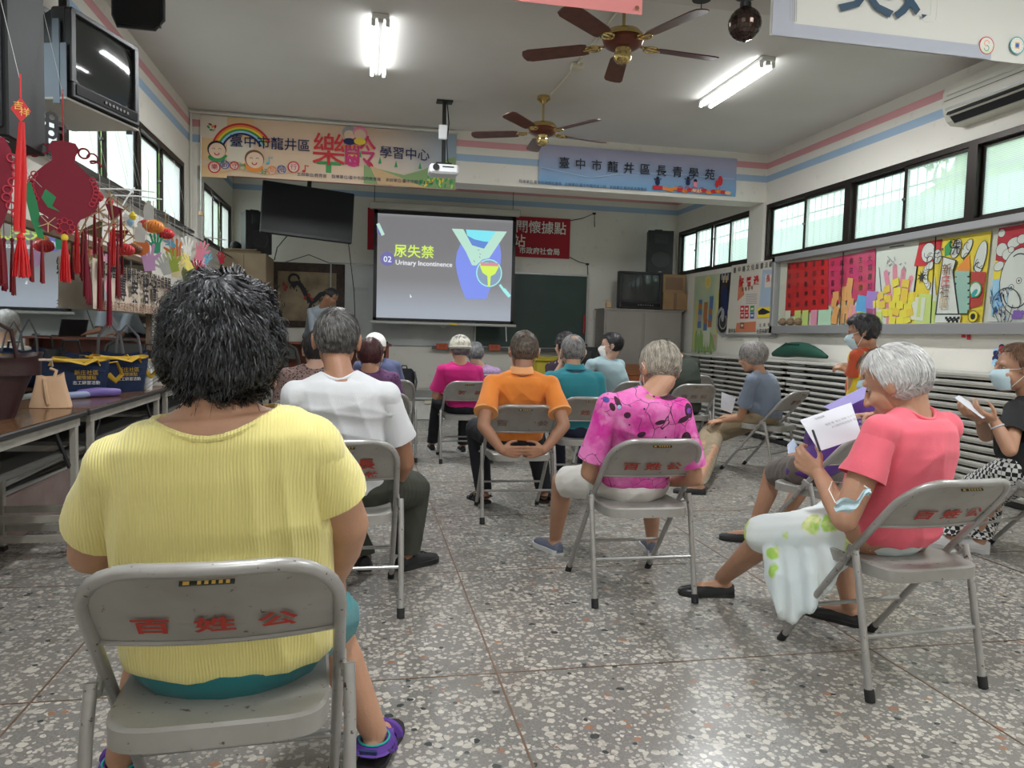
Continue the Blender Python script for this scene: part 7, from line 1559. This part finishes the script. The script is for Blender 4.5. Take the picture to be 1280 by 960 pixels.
# 2 man in white
p=person('man in a white t-shirt and olive trousers, with cropped greying hair, behind the yellow top',-.07,3.38,0,W(421,418,3.26),face=(0,4,1),s=1.06,hw=.175,ww=.17,cw=.19,dp=.115,sw=.185,shirt=WHT,sleeve=.62,sflare=1.22,bottom=OLV,neck=W(427,476,3.17),sh_dz=-.015,
  E=[W(372,562,3.30),W(507,578,3.30)],Wr=[W(420,600,3.62),W(492,608,3.56)],K=[Vector((-.20,3.80,.50)),W(515,612,3.84)],A=[FL(455,690),FL(508,690)],fd=[(-.1,1),(.8,.6)],skinm=S2,vox=.0075,leg=1.3,
  hairs=dict(k='salt_black',cols=((.015,.014,.014),(.28,.27,.26)),ga=.8,gb=2.2,vol=1.0,low=-.085,side=-.0,front=.45,n=1700,len=.030,seg=3,puff=.25,w=.0012,bald=.0,swirl=1.0,crown=(.0,-.62,.78)),shoes=('sneaker',mat('black_shoe'),mat('black_sole')),seed=5,hem=.50,fold=.009)
# 3,4,5 behind him
person('person in a leopard print blouse with dark bobbed hair, left of the man in white',-.35,5.15,0,W(396,434,5.1),face=(10,8,0),shirt=LEO,sleeve=.7,neck=W(392,462,5.05),skinm=S3,bottom=BLKP,hairs=dict(k='black_bob',cols=((.008,.008,.010),(.06,.05,.05)),vol=1.06,low=-.10,side=-.06,n=500,len=.07,seg=4),seed=6,vox=.010)
p=person('woman in plum blouse with dark reddish short hair, right of the white shirt collar',.12,5.75,0,W(463,441,5.62),face=(-8,10,0),shirt=PLUM,sleeve=.7,neck=W(463,466,5.6),skinm=S4,bottom=BLKP,hairs=dict(k='dark_red_hair',cols=((.035,.008,.010),(.14,.04,.04)),vol=1.05,low=-.09,side=-.02,n=600,len=.05,seg=4,bump=.004),seed=7,vox=.010); mask(p,m=ink('white'))
def cap_hat(p,m,label=None,s=1,knit=False):
    hp=p['hp']; b=MB(); n=28; rings=[]; Hr=p['Hr']
    for k in range(9):
        ph=PI/2*(1-k/8)*1.0+.0; r=math.cos(PI/2-ph) if False else math.sin(PI/2*(1-k/8)); z=math.cos(PI/2*(1-k/8)); R=[]
        for i in range(n): th=2*PI*i/n; q=1+(.03*math.sin(th*10) if knit else 0); R.append(hp((r*.088*q*math.cos(th),-.014+r*.104*q*math.sin(th),.026+z*.088)))
        rings.append(R)
    rings=[[hp((.088*math.cos(2*PI*i/n),-.014+.104*math.sin(2*PI*i/n),-.002)) for i in range(n)]]+rings
    V=[v for R in rings for v in R]; b.add(V,[(k*n+i,k*n+(i+1)%n,(k+1)*n+(i+1)%n,(k+1)*n+i) for k in range(len(rings)-1) for i in range(n)]+[tuple(range(n-1,-1,-1))]); o=b.build('cap',m,p['root'],True)
    if knit:
        b=MB(); b.tube([hp((.091*math.cos(2*PI*i/n),-.014+.107*math.sin(2*PI*i/n),.012)) for i in range(n)],.007,8,closed=True); b.build('cap_band',m,o,True)
        for k in range(6):
            b=MB(); a=PI*k/6; b.tube([hp((.089*math.sin(t)*math.cos(a),-.014+.105*math.sin(t)*math.sin(a),.026+.089*math.cos(t))) for t in [-1.35+2.7*j/12 for j in range(13)]],.004,6); b.build('knit_rib',m,o,True)
    else:
        b=MB(); n2=12; V=[]
        for i in range(n2+1):
            a=-1.1+2.2*i/n2; V+=[hp((.088*math.sin(a),.088*math.cos(a)-.012+.006,.022)),hp((.080*math.sin(a),.12*math.cos(a)+.03,.004)),hp((.080*math.sin(a),.12*math.cos(a)+.03,-.002)),hp((.088*math.sin(a),.088*math.cos(a)-.012,.012))]
        b.add(V,[(4*i+j,4*i+(j+1)%4,4*i+4+(j+1)%4,4*i+4+j) for i in range(n2) for j in range(4)]); b.build('cap_brim',m,o,True)
p=person('man in a slate blue shirt wearing a white cap, beyond the plum blouse',.25,7.2,0,W(469,430,7.05),face=(0,4,0),shirt=cloth_m('slate_shirt',(.10,.12,.24)),sleeve=.7,neck=W(472,452,7.05),skinm=S4,bottom=BLKP,hairs=dict(k='grey_short',cols=((.12,.12,.12),(.45,.45,.44)),low=-.08,n=300,len=.03,seg=3,puff=.3),seed=8,vox=.011); cap_hat(p,ink('white'))
# 6,7
p=person('woman in a bright magenta top with a cream knitted cap, seated before the platform',.95,7.12,0,W(575,433,6.98),face=(4,4,0),shirt=MAG,sleeve=.75,sflare=1.3,hw=.175,ww=.165,cw=.175,neck=W(575,457,6.95),bottom=BLKP,skinm=S4,hairs=dict(k='dark_grey_curl',cols=((.04,.04,.045),(.35,.35,.36)),vol=1.04,low=-.075,side=-.05,n=500,len=.04,seg=4,bump=.005),shoes=('sneaker',mat('black_shoe'),mat('white_sole',(.6,.6,.6),.7)),K=[Vector((.74,7.46,.52)),Vector((1.02,7.46,.52))],A=[Vector((.70,7.62,.09)),Vector((1.0,7.50,.09))],seed=9,vox=.010); cap_hat(p,mat('cream_knit',(.66,.63,.54),.9,bump=(90,.6)),knit=True)
person('woman in a lavender blouse with short grey hair, in front of the knit cap',1.42,8.35,0,W(594,440,8.1),face=(-10,10,0),shirt=LAV,sleeve=.7,neck=W(602,460,8.1),bottom=BLKP,skinm=S3,hairs=dict(k='mid_grey',cols=((.07,.07,.075),(.42,.42,.43)),vol=1.06,low=-.08,side=-.05,n=500,len=.05,seg=4),seed=10,vox=.011)
# 8 orange polo
o1=1.0; p=person('man in an orange polo shirt with both hands clasped behind his chair seat',1.0,4.89,-2,W(655,434,4.72),face=(-3,3,0),s=1.02,hw=.175,ww=.17,cw=.19,dp=.115,sw=.19,shirt=ORG,sleeve=.70,sflare=1.28,bottom=BLKP,neck=W(652,471,4.64),band=mat('pale_orange_band',(.85,.40,.15),.8),
  E=[W(604,532,4.44),W(705,532,4.44)],Wr=[W(627,563,4.40),W(680,563,4.40)],K=[Vector((.80,5.28,.53)),Vector((1.22,5.28,.53))],A=[Vector((.86,5.24,.09)),Vector((1.30,5.22,.09))],fd=[(-.45,1),(.3,1)],skinm=S2,vox=.0055,
  pose_hands=[((.93,-.1,-.10),(.1,.9,.1),1,(.25,.3,.4,.5)),((-.93,-.1,-.10),(-.1,.9,.1),-1,(.25,.3,.4,.5))],hairs=dict(k='brown_crop',cols=((.035,.022,.016),(.30,.25,.20)),ga=.8,gb=1.8,low=-.092,side=.0,front=.45,n=1300,len=.026,seg=3,puff=.2,swirl=1,crown=(0.1,-.6,.78)),shoes=('sandal',mat('black_shoe'),mat('black_sole')),seed=12,hem=.455,leg=1.12,fold=.009)
mask(p)
def collar(p,m,m2=None,r=.068):
    N=p['N']+Vector((0,0,.012)); b=MB(); n=24; rings=[]
    for rr,dz in ((r*.86,.030),(r*.95,.042),(r*1.06,.020),(r*1.16,-.004),(r*1.10,-.006)): rings.append([N+Vector((rr*1.05*math.cos(2*PI*i/n),rr*.98*math.sin(2*PI*i/n)+.006,dz+.004*math.cos(2*PI*i/n*2)+(-.02 if math.sin(2*PI*i/n)>.6 else 0))) for i in range(n)])
    b.add([v for R in rings for v in R],[(k*n+i,k*n+(i+1)%n,(k+1)*n+(i+1)%n,(k+1)*n+i) for k in range(4) for i in range(n)]); o=b.build('collar',m,p['shirt'],True)
    if m2: b=MB(); b.tube([N+Vector((r*1.17*1.05*math.cos(2*PI*i/n),r*1.17*.98*math.sin(2*PI*i/n)+.006,-.001)) for i in range(n)],.0035,5,closed=True); b.build('collar_edge',m2,o,True)
collar(p,mat('pale_orange_collar',(.88,.42,.18),.8),mat('pale_orange_band'))
# 9 teal polo
p=person('man in a teal polo shirt with cropped grey hair, right of the orange polo',1.62,5.52,-2,W(716,436,5.38),face=(-4,3,0),shirt=TEL,hw=.17,ww=.165,cw=.185,sw=.18,sleeve=.75,sflare=1.25,neck=W(718,466,5.3),bottom=cloth_m('navy_trousers',(.012,.016,.04)),skinm=S4,K=[Vector((1.55,5.92,.52)),Vector((1.86,5.92,.52))],A=[Vector((1.62,6.0,.09)),Vector((1.84,6.1,.09))],hairs=dict(k='grey_crop',cols=((.06,.06,.065),(.48,.47,.46)),ga=1.3,gb=1.5,low=-.085,side=.01,front=.4,n=1000,len=.028,seg=3,puff=.25,bald=.5,crown=(.1,-.3,.95)),seed=13,vox=.008); collar(p,TEL,mat('ink_navy')); mask(p)
# 10 microphone
p=person('woman in glasses and a dark floral blouse holding a microphone, beyond the teal polo',2.02,6.95,-60,W(706,429,6.95),face=(75,2,0),shirt=FLO,sleeve=.8,neck=W(703,455,6.98),bottom=BLKP,skinm=S3,E=[W(692,475,6.9),W(716,476,6.85)],Wr=[W(704,452,6.8),W(704,480,6.7)],hairs=dict(k='black_curl',cols=((.008,.008,.010),(.10,.09,.09)),vol=1.06,low=-.09,side=-.04,n=500,len=.05,seg=4,bump=.008),seed=14,vox=.010)
b=MB(); a=W(703,449,6.78); b.tube([a,a+Vector((.03,-.03,-.10))],[.012,.009],8); b.lathe([(0,-.02),(.014,-.015),(.019,0),(.014,.015),(0,.02)],tuple(a+Vector((-.005,.003,.015))),10); tag(b.build('microphone',MATS['near_black'],None,True),'black microphone held by the woman in the dark floral blouse','microphone')
b=MB(); hp=p['hp']
for sg in(-1,1): b.tube([hp((sg*.032+.022*math.cos(a),.100,.006+.018*math.sin(a))) for a in np.linspace(0,2*PI,14,endpoint=False)],.0022,5,closed=True); b.tube([hp((sg*.054,.098,.008)),hp((sg*.082,.02,.01)),hp((sg*.084,-.02,.005))],.0018,5)
b.build('glasses',MATS['near_black'],p['root'],True)
# 11
p=person('person with black hair and a white mask in pale blue, right of the teal polo',2.62,7.45,10,W(764,429,7.3),face=(60,8,0),shirt=cloth_m('pale_blue_shirt',(.35,.48,.52)),sleeve=.7,neck=W(757,450,7.3),bottom=BLKP,skinm=S3,hairs=dict(k='black_bob',cols=((.008,.008,.010),(.06,.05,.05)),vol=1.07,low=-.08,side=-.05,n=400,len=.06,seg=4),seed=15,vox=.011); mask(p,m=ink('white'))
# 12 pink pattern
p=person('woman in a pink top with dark printed shapes and ash blond hair, seated centre',1.262,3.39,0,W(824,455,3.26),face=(10,24,4),s=1.0,hw=.165,ww=.16,cw=.175,dp=.12,sw=.168,shirt=pink_pattern(),sleeve=.80,sflare=1.18,bottom=WSH,bleg='shorts',neck=W(806,497,3.16),sh_tilt=-3,
  E=[W(736,590,3.24),W(868,598,3.18)],Wr=[W(752,604,3.52),W(835,602,3.40)],K=[W(703,602,3.74),W(812,612,3.80)],A=[FL(694,672),FL(815,672)],fd=[(-.35,1),(.2,1)],skinm=S1,vox=.0065,hairs=dict(k='ash_blond',cols=((.10,.085,.07),(.62,.56,.46)),ga=1.4,gb=1.2,vol=1.0,low=-.092,side=-.02,front=.25,n=3000,len=.06,seg=5,puff=.7,swirl=.6,w=.0011,crown=(0,-.1,1)),shoes=('sneaker',mat('grey_blue_mesh',(.13,.15,.21),.8),mat('white_sole')),seed=16,hem=.47,shorts_f=.88,fold=.006,arm=1.02)
mask(p)
# 13 bending man
person('man in a dark green shirt bending forward, behind the pink patterned top',3.20,7.15,-2,W(833,437,7.25),face=(30,45,0),shirt=cloth_m('dark_green_shirt',(.025,.032,.022)),sleeve=.95,neck=W(850,448,7.2),bottom=BLKP,skinm=S4,K=[Vector((3.0,7.5,.52)),Vector((3.3,7.5,.52))],A=[Vector((3.0,7.5,.09)),Vector((3.3,7.5,.09))],E=[W(838,492,7.3),W(862,495,7.2)],Wr=[W(826,500,7.5),W(845,500,7.5)],hairs=dict(k='black_crop',cols=((.01,.01,.012),(.08,.08,.08)),low=-.075,n=400,len=.03,seg=3,puff=.3),seed=17,vox=.010,back=.07)
# 14 blue-grey
p=person('woman with ash hair in a blue-grey t-shirt and khaki trousers, facing the screen',3.62,6.34,33.7,W(941,443,6.18),face=(18,10,0),s=1.0,shirt=BGS,hw=.17,ww=.165,cw=.165,sleeve=.62,sflare=1.25,neck=W(951,468,6.16),bottom=KHK,bleg='trousers',K=[W(884,541,6.75),W(896,545,6.65)],A=[FL(862,592),FL(874,604)],fd=[(-.7,1),(-.7,1)],
  E=[W(926,522,6.35),W(965,520,6.45)],Wr=[W(904,526,6.55),W(915,520,6.75)],pose_hands=[((-.8,.5,-.1),(.1,.3,-1),-1,(.3,.3,.4,.5)),((-.8,.5,-.1),(.1,.3,-1),1,(.3,.3,.4,.5))],skinm=S1,hairs=dict(k='ash_grey',cols=((.14,.12,.11),(.52,.50,.48)),ga=1.3,gb=1.3,vol=1.14,low=-.11,side=-.08,front=.2,n=1400,len=.07,seg=5,puff=.7,crown=(0,-.1,1)),seed=18,vox=.0075)
def sheet(label,pts,m,th=.0015,cat='paper',name='paper_sheet',lines=None):
    b=MB(); P=[Vector(q) for q in pts]; n=(P[1]-P[0]).cross(P[3]-P[0]).normalized()*th; b.add(P+[q+n for q in P],[(0,1,2,3),(7,6,5,4)]+[(i,4+i,4+(i+1)%4,(i+1)%4) for i in range(4)]); return tag(b.build(name,m),label,cat)
PAP=mat('white_copy_paper',(.72,.74,.80),.8)
sheet('white folded sheet held by the woman in the blue-grey t-shirt',[W(902,490,6.55),W(920,497,6.5),W(915,517,6.5),W(901,511,6.55)],PAP)
# 15 standing woman with vest
p=person('woman in a yellow vest over an orange-red shirt, standing by the stacked tables',3.72,5.05,25,W(1078,411,5.0),face=(24,18,0),s=.98,shirt=cloth_m('orange_red_shirt',(.50,.07,.02)),hw=.15,ww=.14,cw=.15,sleeve=.55,sflare=1.25,neck=W(1086,438,5.03),pel=Vector((3.76,5.0,.72)),bottom=cloth_m('dark_trousers',(.03,.03,.035)),K=[Vector((3.70,5.08,.38)),Vector((3.86,5.02,.38))],A=[Vector((3.70,5.02,.09)),Vector((3.86,5.0,.09))],
  E=[W(1066,488,5.02),W(1095,480,5.3)],Wr=[W(1062,466,5.2),W(1066,463,5.35)],pose_hands=[((-.5,.5,.5),(.1,.3,-1),-1,(.8,.8,.8,.8)),((-.5,.5,.5),(.1,.3,-1),1,(.8,.8,.8,.8))],skinm=S1,hairs=dict(k='black_curl',cols=((.008,.008,.010),(.10,.09,.09)),vol=1.13,low=-.10,side=-.05,n=900,len=.05,seg=5,bump=.007),seed=19,hem=.62,stand=True,vox=.008); mask(p)
N=p['N']; YV=cloth_m('yellow_vest',(.78,.55,.02)); R=Rm(); P0=p['P']; up=N-P0
for_r=[]
for u,a,b_ in ((-.25,.190,.17),(0,.190,.175),(.3,.185,.17),(.6,.185,.165),(.85,.178,.15),(.97,.14,.12)): c=P0+up*u+Vector((0,-.03*math.sin(max(0,u)*PI),0)); for_r.append((c,Vector((a,0,0)),Vector((0,b_,0))))
R.loft(for_r); me=R.mesh(.009,5); folds(me,.004,4,freq=30); cut(me,[(N+Vector((0,0,-.02)),(0,0,1)),((0,0,.60),(0,0,-1))]); link('vest',me,YV,p['root'],True)
# 16 purple person behind coral
p=person('person in a purple shirt and grey-brown shorts, mostly hidden behind the coral top',2.40,3.66,24,W(1100,462,3.62),face=(45,24,0),shirt=cloth_m('purple_shirt',(.07,.015,.17)),sleeve=.7,neck=W(1095,500,3.60),bottom=cloth_m('grey_brown_shorts',(.12,.095,.08)),bleg='shorts',K=[W(966,592,4.02),W(1010,590,4.2)],A=[FL(942,660),FL(975,655)],fd=[(-.8,1),(-.8,1)],
  E=[W(1050,545,3.55),W(1100,560,3.9)],Wr=[W(1010,560,3.85),W(1010,562,3.95)],skinm=S1,hairs=dict(k='mid_brown',cols=((.06,.035,.02),(.26,.17,.10)),vol=1.08,low=-.08,side=-.05,n=1200,len=.07,seg=5),seed=20,vox=.0075,shorts_f=.80); mask(p)
sheet('lilac leaflet held open by the person in purple',[W(1030,508,3.35),W(1082,482,3.3),W(1092,492,3.25),W(1044,516,3.3)],mat('lilac_paper',(.38,.34,.68),.8))
sheet('small pale blue folded paper by the knee of the person in purple',[W(984,556,3.75),W(992,548,3.75),W(1000,563,3.7),W(985,567,3.7)],mat('pale_blue_paper',(.52,.60,.75),.8))
# 17 coral
p=person('white-haired woman in a coral top and white flowered skirt, writing on a sheet at right',1.905,2.445,4,W(1119,472,2.40),face=(28,28,0),s=1.03,hw=.165,ww=.165,cw=.18,dp=.125,sw=.188,shirt=COR,sleeve=.52,sflare=1.22,bleg='skirt',neck=W(1143,522,2.34),lean=(0,14),
  E=[W(1056,650,2.27),W(1128,600,2.72)],Wr=[W(1024,592,2.46),W(1106,527,2.64)],K=[W(960,668,2.78),W(1040,645,2.92)],A=[FL(903,722),FL(1062,755)],fd=[(-1,.30),(-.6,1)],
  pose_hands=[((-.55,.60,.55),(.75,.35,-.1),-1,(.75,.85,.9,.95),.9),((-.92,.15,.30),(-.1,-.3,-.9),-1,(.35,.4,.5,.6),.6)],skinm=S1,vox=.0055,hairs=dict(k='white_silver',cols=((.34,.34,.34),(.88,.87,.85)),ga=1.6,gb=1.0,vol=1.05,add=(.006,.004,.004),low=-.09,side=.05,front=.25,n=3600,len=.075,seg=6,puff=.8,swirl=.3,w=.0011,crown=(0,.1,1)),shoes=('loafer',mat('black_loafer',(.014,.014,.016),.35),mat('black_sole')),seed=21,hem=.452,ear=.003,fold=.009,arm=1.08)
# skirt: cloth lofted over the thighs, hanging down on her left
SKM=skirt_m(); L=p['L']; P0=p['P']; KL,KR=p['K']
R=Rm(); HL=P0+Vector((-.09,.02,-.02)); HR=P0+Vector((.09,.02,-.02))
R.ell(P0+Vector((0,.02,-.04)),(.165,.12,.085)); R.cap(HL,HL+(KL-HL)*1.04,.095,.085); R.cap(HR,HR+(KR-HR)*.98,.095,.085)
for k in range(9): u=.1+.85*k/8; R.cap(HL+(KL-HL)*u,HR+(KR-HR)*u,.07,.07)
ox=(p['Ri']@Vector((-.35,-1,0))).normalized()
for k in range(36):
    u=.20+.84*k/35; a_=HL+(KL-HL)*u+ox*(.070); dr=.04+.27*math.sin(min(1,max(0,(u-.12)/.70))*PI/2)**1.4*(1 if u<.88 else 1-(u-.88)/.16*.55); w1=ox*(.035+.014*math.sin(k*.85)); w2=ox*(.05+.022*math.sin(k*.85+.6))
    R.cap(a_,a_+w1+Vector((0,0,-dr*.5)),.026,.020,8); R.cap(a_+w1+Vector((0,0,-dr*.5)),a_+w2+Vector((0,0,-dr)),.020,.014,8)
me=R.mesh(.008,5); folds(me,.004,8,freq=34); link('skirt',me,SKM,p['root'],True)
o=sheet('white printed sheet held and written on by the woman in coral',[W(1000,525,2.62),W(1064,503,2.66),W(1078,546,2.50),W(1024,564,2.48)],PAP)
A0,B0,D0=W(1000,525,2.62),W(1064,503,2.66),W(1024,564,2.48); xd=(B0-A0).normalized(); yd=(A0-D0).normalized(); 
Mx=frame(A0,xd,(yd-xd*yd.dot(xd)).normalized()); nn=Mx.to_3x3()@Vector((0,0,1)); sg=1 if nn.dot(EYE-A0)>0 else -1
Wd=(B0-A0).length; Ht=(A0-D0).length
for k,sx_ in enumerate(('檢測結果','姓名 林  女士 年齡 七十三','本活動問卷調查表 請勾選','參加者意見回饋單 很滿意','課程內容有助於健康 滿意','講師解說清楚 下次還會來')):
    text(sx_,.013 if k else .012,ink('grey'),o,Mx@Matrix.Translation((Wd*(.5 if k else .3)+.012*k,-Ht*(.13+.0*k) if k==0 else -Ht*(.38+.115*(k-1)),.003*sg)),ext=0)
b=MB(); a=W(1016,538,2.50); c=W(1021,552,2.46); b.tube([a,a+(c-a)*.5,c+(c-a)*.8],[.0045,.0045,.004],8); tag(b.build('ballpoint_pen',mat('dark_pen',(.03,.03,.04),.3),None,True),'dark ballpoint pen in the left hand of the woman in coral','pen')
t=thing('face_mask','pale blue face mask slung round the left elbow of the woman in coral','mask'); MK=mat('mask_pale_blue')
e=W(1070,632,2.20); b=MB(); V=[]; nx,nz=10,6
c0,c1=W(1044,628,2.19),W(1088,612,2.14)
for j in range(nz+1):
    for i in range(nx+1):
        u,v=i/nx,j/nz; q=c0+(c1-c0)*u; V.append(q+Vector((0,-.012*math.sin(u*PI)-.008*math.sin(v*9+u*4),-.048*v*(.75+.3*math.sin(u*6))+.012*math.sin(u*9))))
F=[(j*(nx+1)+i,j*(nx+1)+i+1,(j+1)*(nx+1)+i+1,(j+1)*(nx+1)+i) for j in range(nz) for i in range(nx)]
b.add(V,F); b.build('mask_fabric',MK,t,True); b=MB(); b.tube([c0,W(1036,612,2.25),W(1040,602,2.36),W(1060,604,2.42)],.0016,5); b.tube([c1,c1+Vector((.02,.06,.0))],.0016,5); b.build('ear_loop',ink('white'),t,True)
# 18 black top, right edge
p=person('masked woman in a black top and checked trousers reading a sheet at the right edge',3.64,3.55,17,W(1271,455,3.58),face=(50,8,0),s=1.02,shirt=BLK,hw=.17,ww=.17,cw=.175,sleeve=.66,sflare=1.2,neck=W(1290,502,3.56),bottom=check_m(),leg=1.15,K=[W(1215,610,3.88),W(1240,618,3.98)],A=[FL(1190,668),FL(1225,672)],fd=[(-.5,1),(-.5,1)],
  E=[W(1262,562,3.35),W(1232,545,3.95)],Wr=[W(1243,526,3.42),W(1225,525,3.70)],pose_hands=[((-.85,.2,.35),(.2,.4,.8),-1,(.5,.6,.7,.8),.6),((-.9,.1,.4),(.1,.2,.9),1,(.5,.6,.7,.8),.6)],skinm=S1,vox=.006,hairs=dict(k='auburn',cols=((.05,.022,.012),(.24,.12,.06)),ga=1.2,gb=1.3,vol=1.08,low=-.075,side=-.03,n=1500,len=.06,seg=5),shoes=('sneaker',mat('white_mesh',(.62,.62,.62),.7),mat('white_sole')),seed=22); mask(p)
sheet('pale printed sheet held up by the masked woman in black',[W(1193,497,3.45),W(1199,494,3.5),W(1240,520,3.45),W(1228,523,3.4)],PAP)
b=MB(); a=p['W'][0]; d=(p['E'][0]-a).normalized(); c=a+d*.035; e1=d.orthogonal().normalized(); e2=d.cross(e1); b.tube([c+(e1*math.cos(t_)+e2*math.sin(t_))*.030 for t_ in np.linspace(0,2*PI,18,endpoint=False)],.006,6,closed=True); b.build('bracelet',mat('pale_jade',(.5,.5,.52),.3),p['root'],True)
# 19 presenter on the platform
person('man in a white shirt leaning over the presenter desk, left of the screen',-.72,11.25,-20,W(414,369,11.15),face=(-25,50,0),s=1.0,shirt=cloth_m('pale_blue_white_shirt',(.42,.48,.55),.9),hw=.15,ww=.15,cw=.165,sleeve=.9,neck=W(402,386,11.2),pel=Vector((-.72,11.55,1.12)),bottom=BLKP,K=[Vector((-.82,11.5,.72)),Vector((-.62,11.5,.72))],A=[Vector((-.82,11.55,.39)),Vector((-.62,11.55,.39))],E=[W(394,425,11.1),W(415,420,11.0)],Wr=[Vector((-.62,11.0,1.08)),Vector((-.28,11.0,1.08))],skinm=S2,hairs=dict(k='black_crop',cols=((.01,.01,.012),(.08,.08,.08)),low=-.075,side=.0,n=400,len=.03,seg=3,puff=.3),shoes=(None,None,None),seed=24,hem=1.0,stand=True,vox=.010)
# 20 seen only in the mirror
person('white-haired person whose head shows only in the wall mirror',-1.0,7.1,0,Vector((-1.0,6.98,1.20)),face=(-10,4,0),shirt=cloth_m('beige_shirt',(.45,.42,.36)),sleeve=.7,bottom=BLKP,skinm=S4,hairs=dict(k='white_silver',cols=((.34,.34,.34),(.88,.87,.85)),ga=1.5,gb=1.1,vol=1.03,low=-.08,side=-.01,n=800,len=.05,seg=4,puff=.5),seed=25,vox=.011)
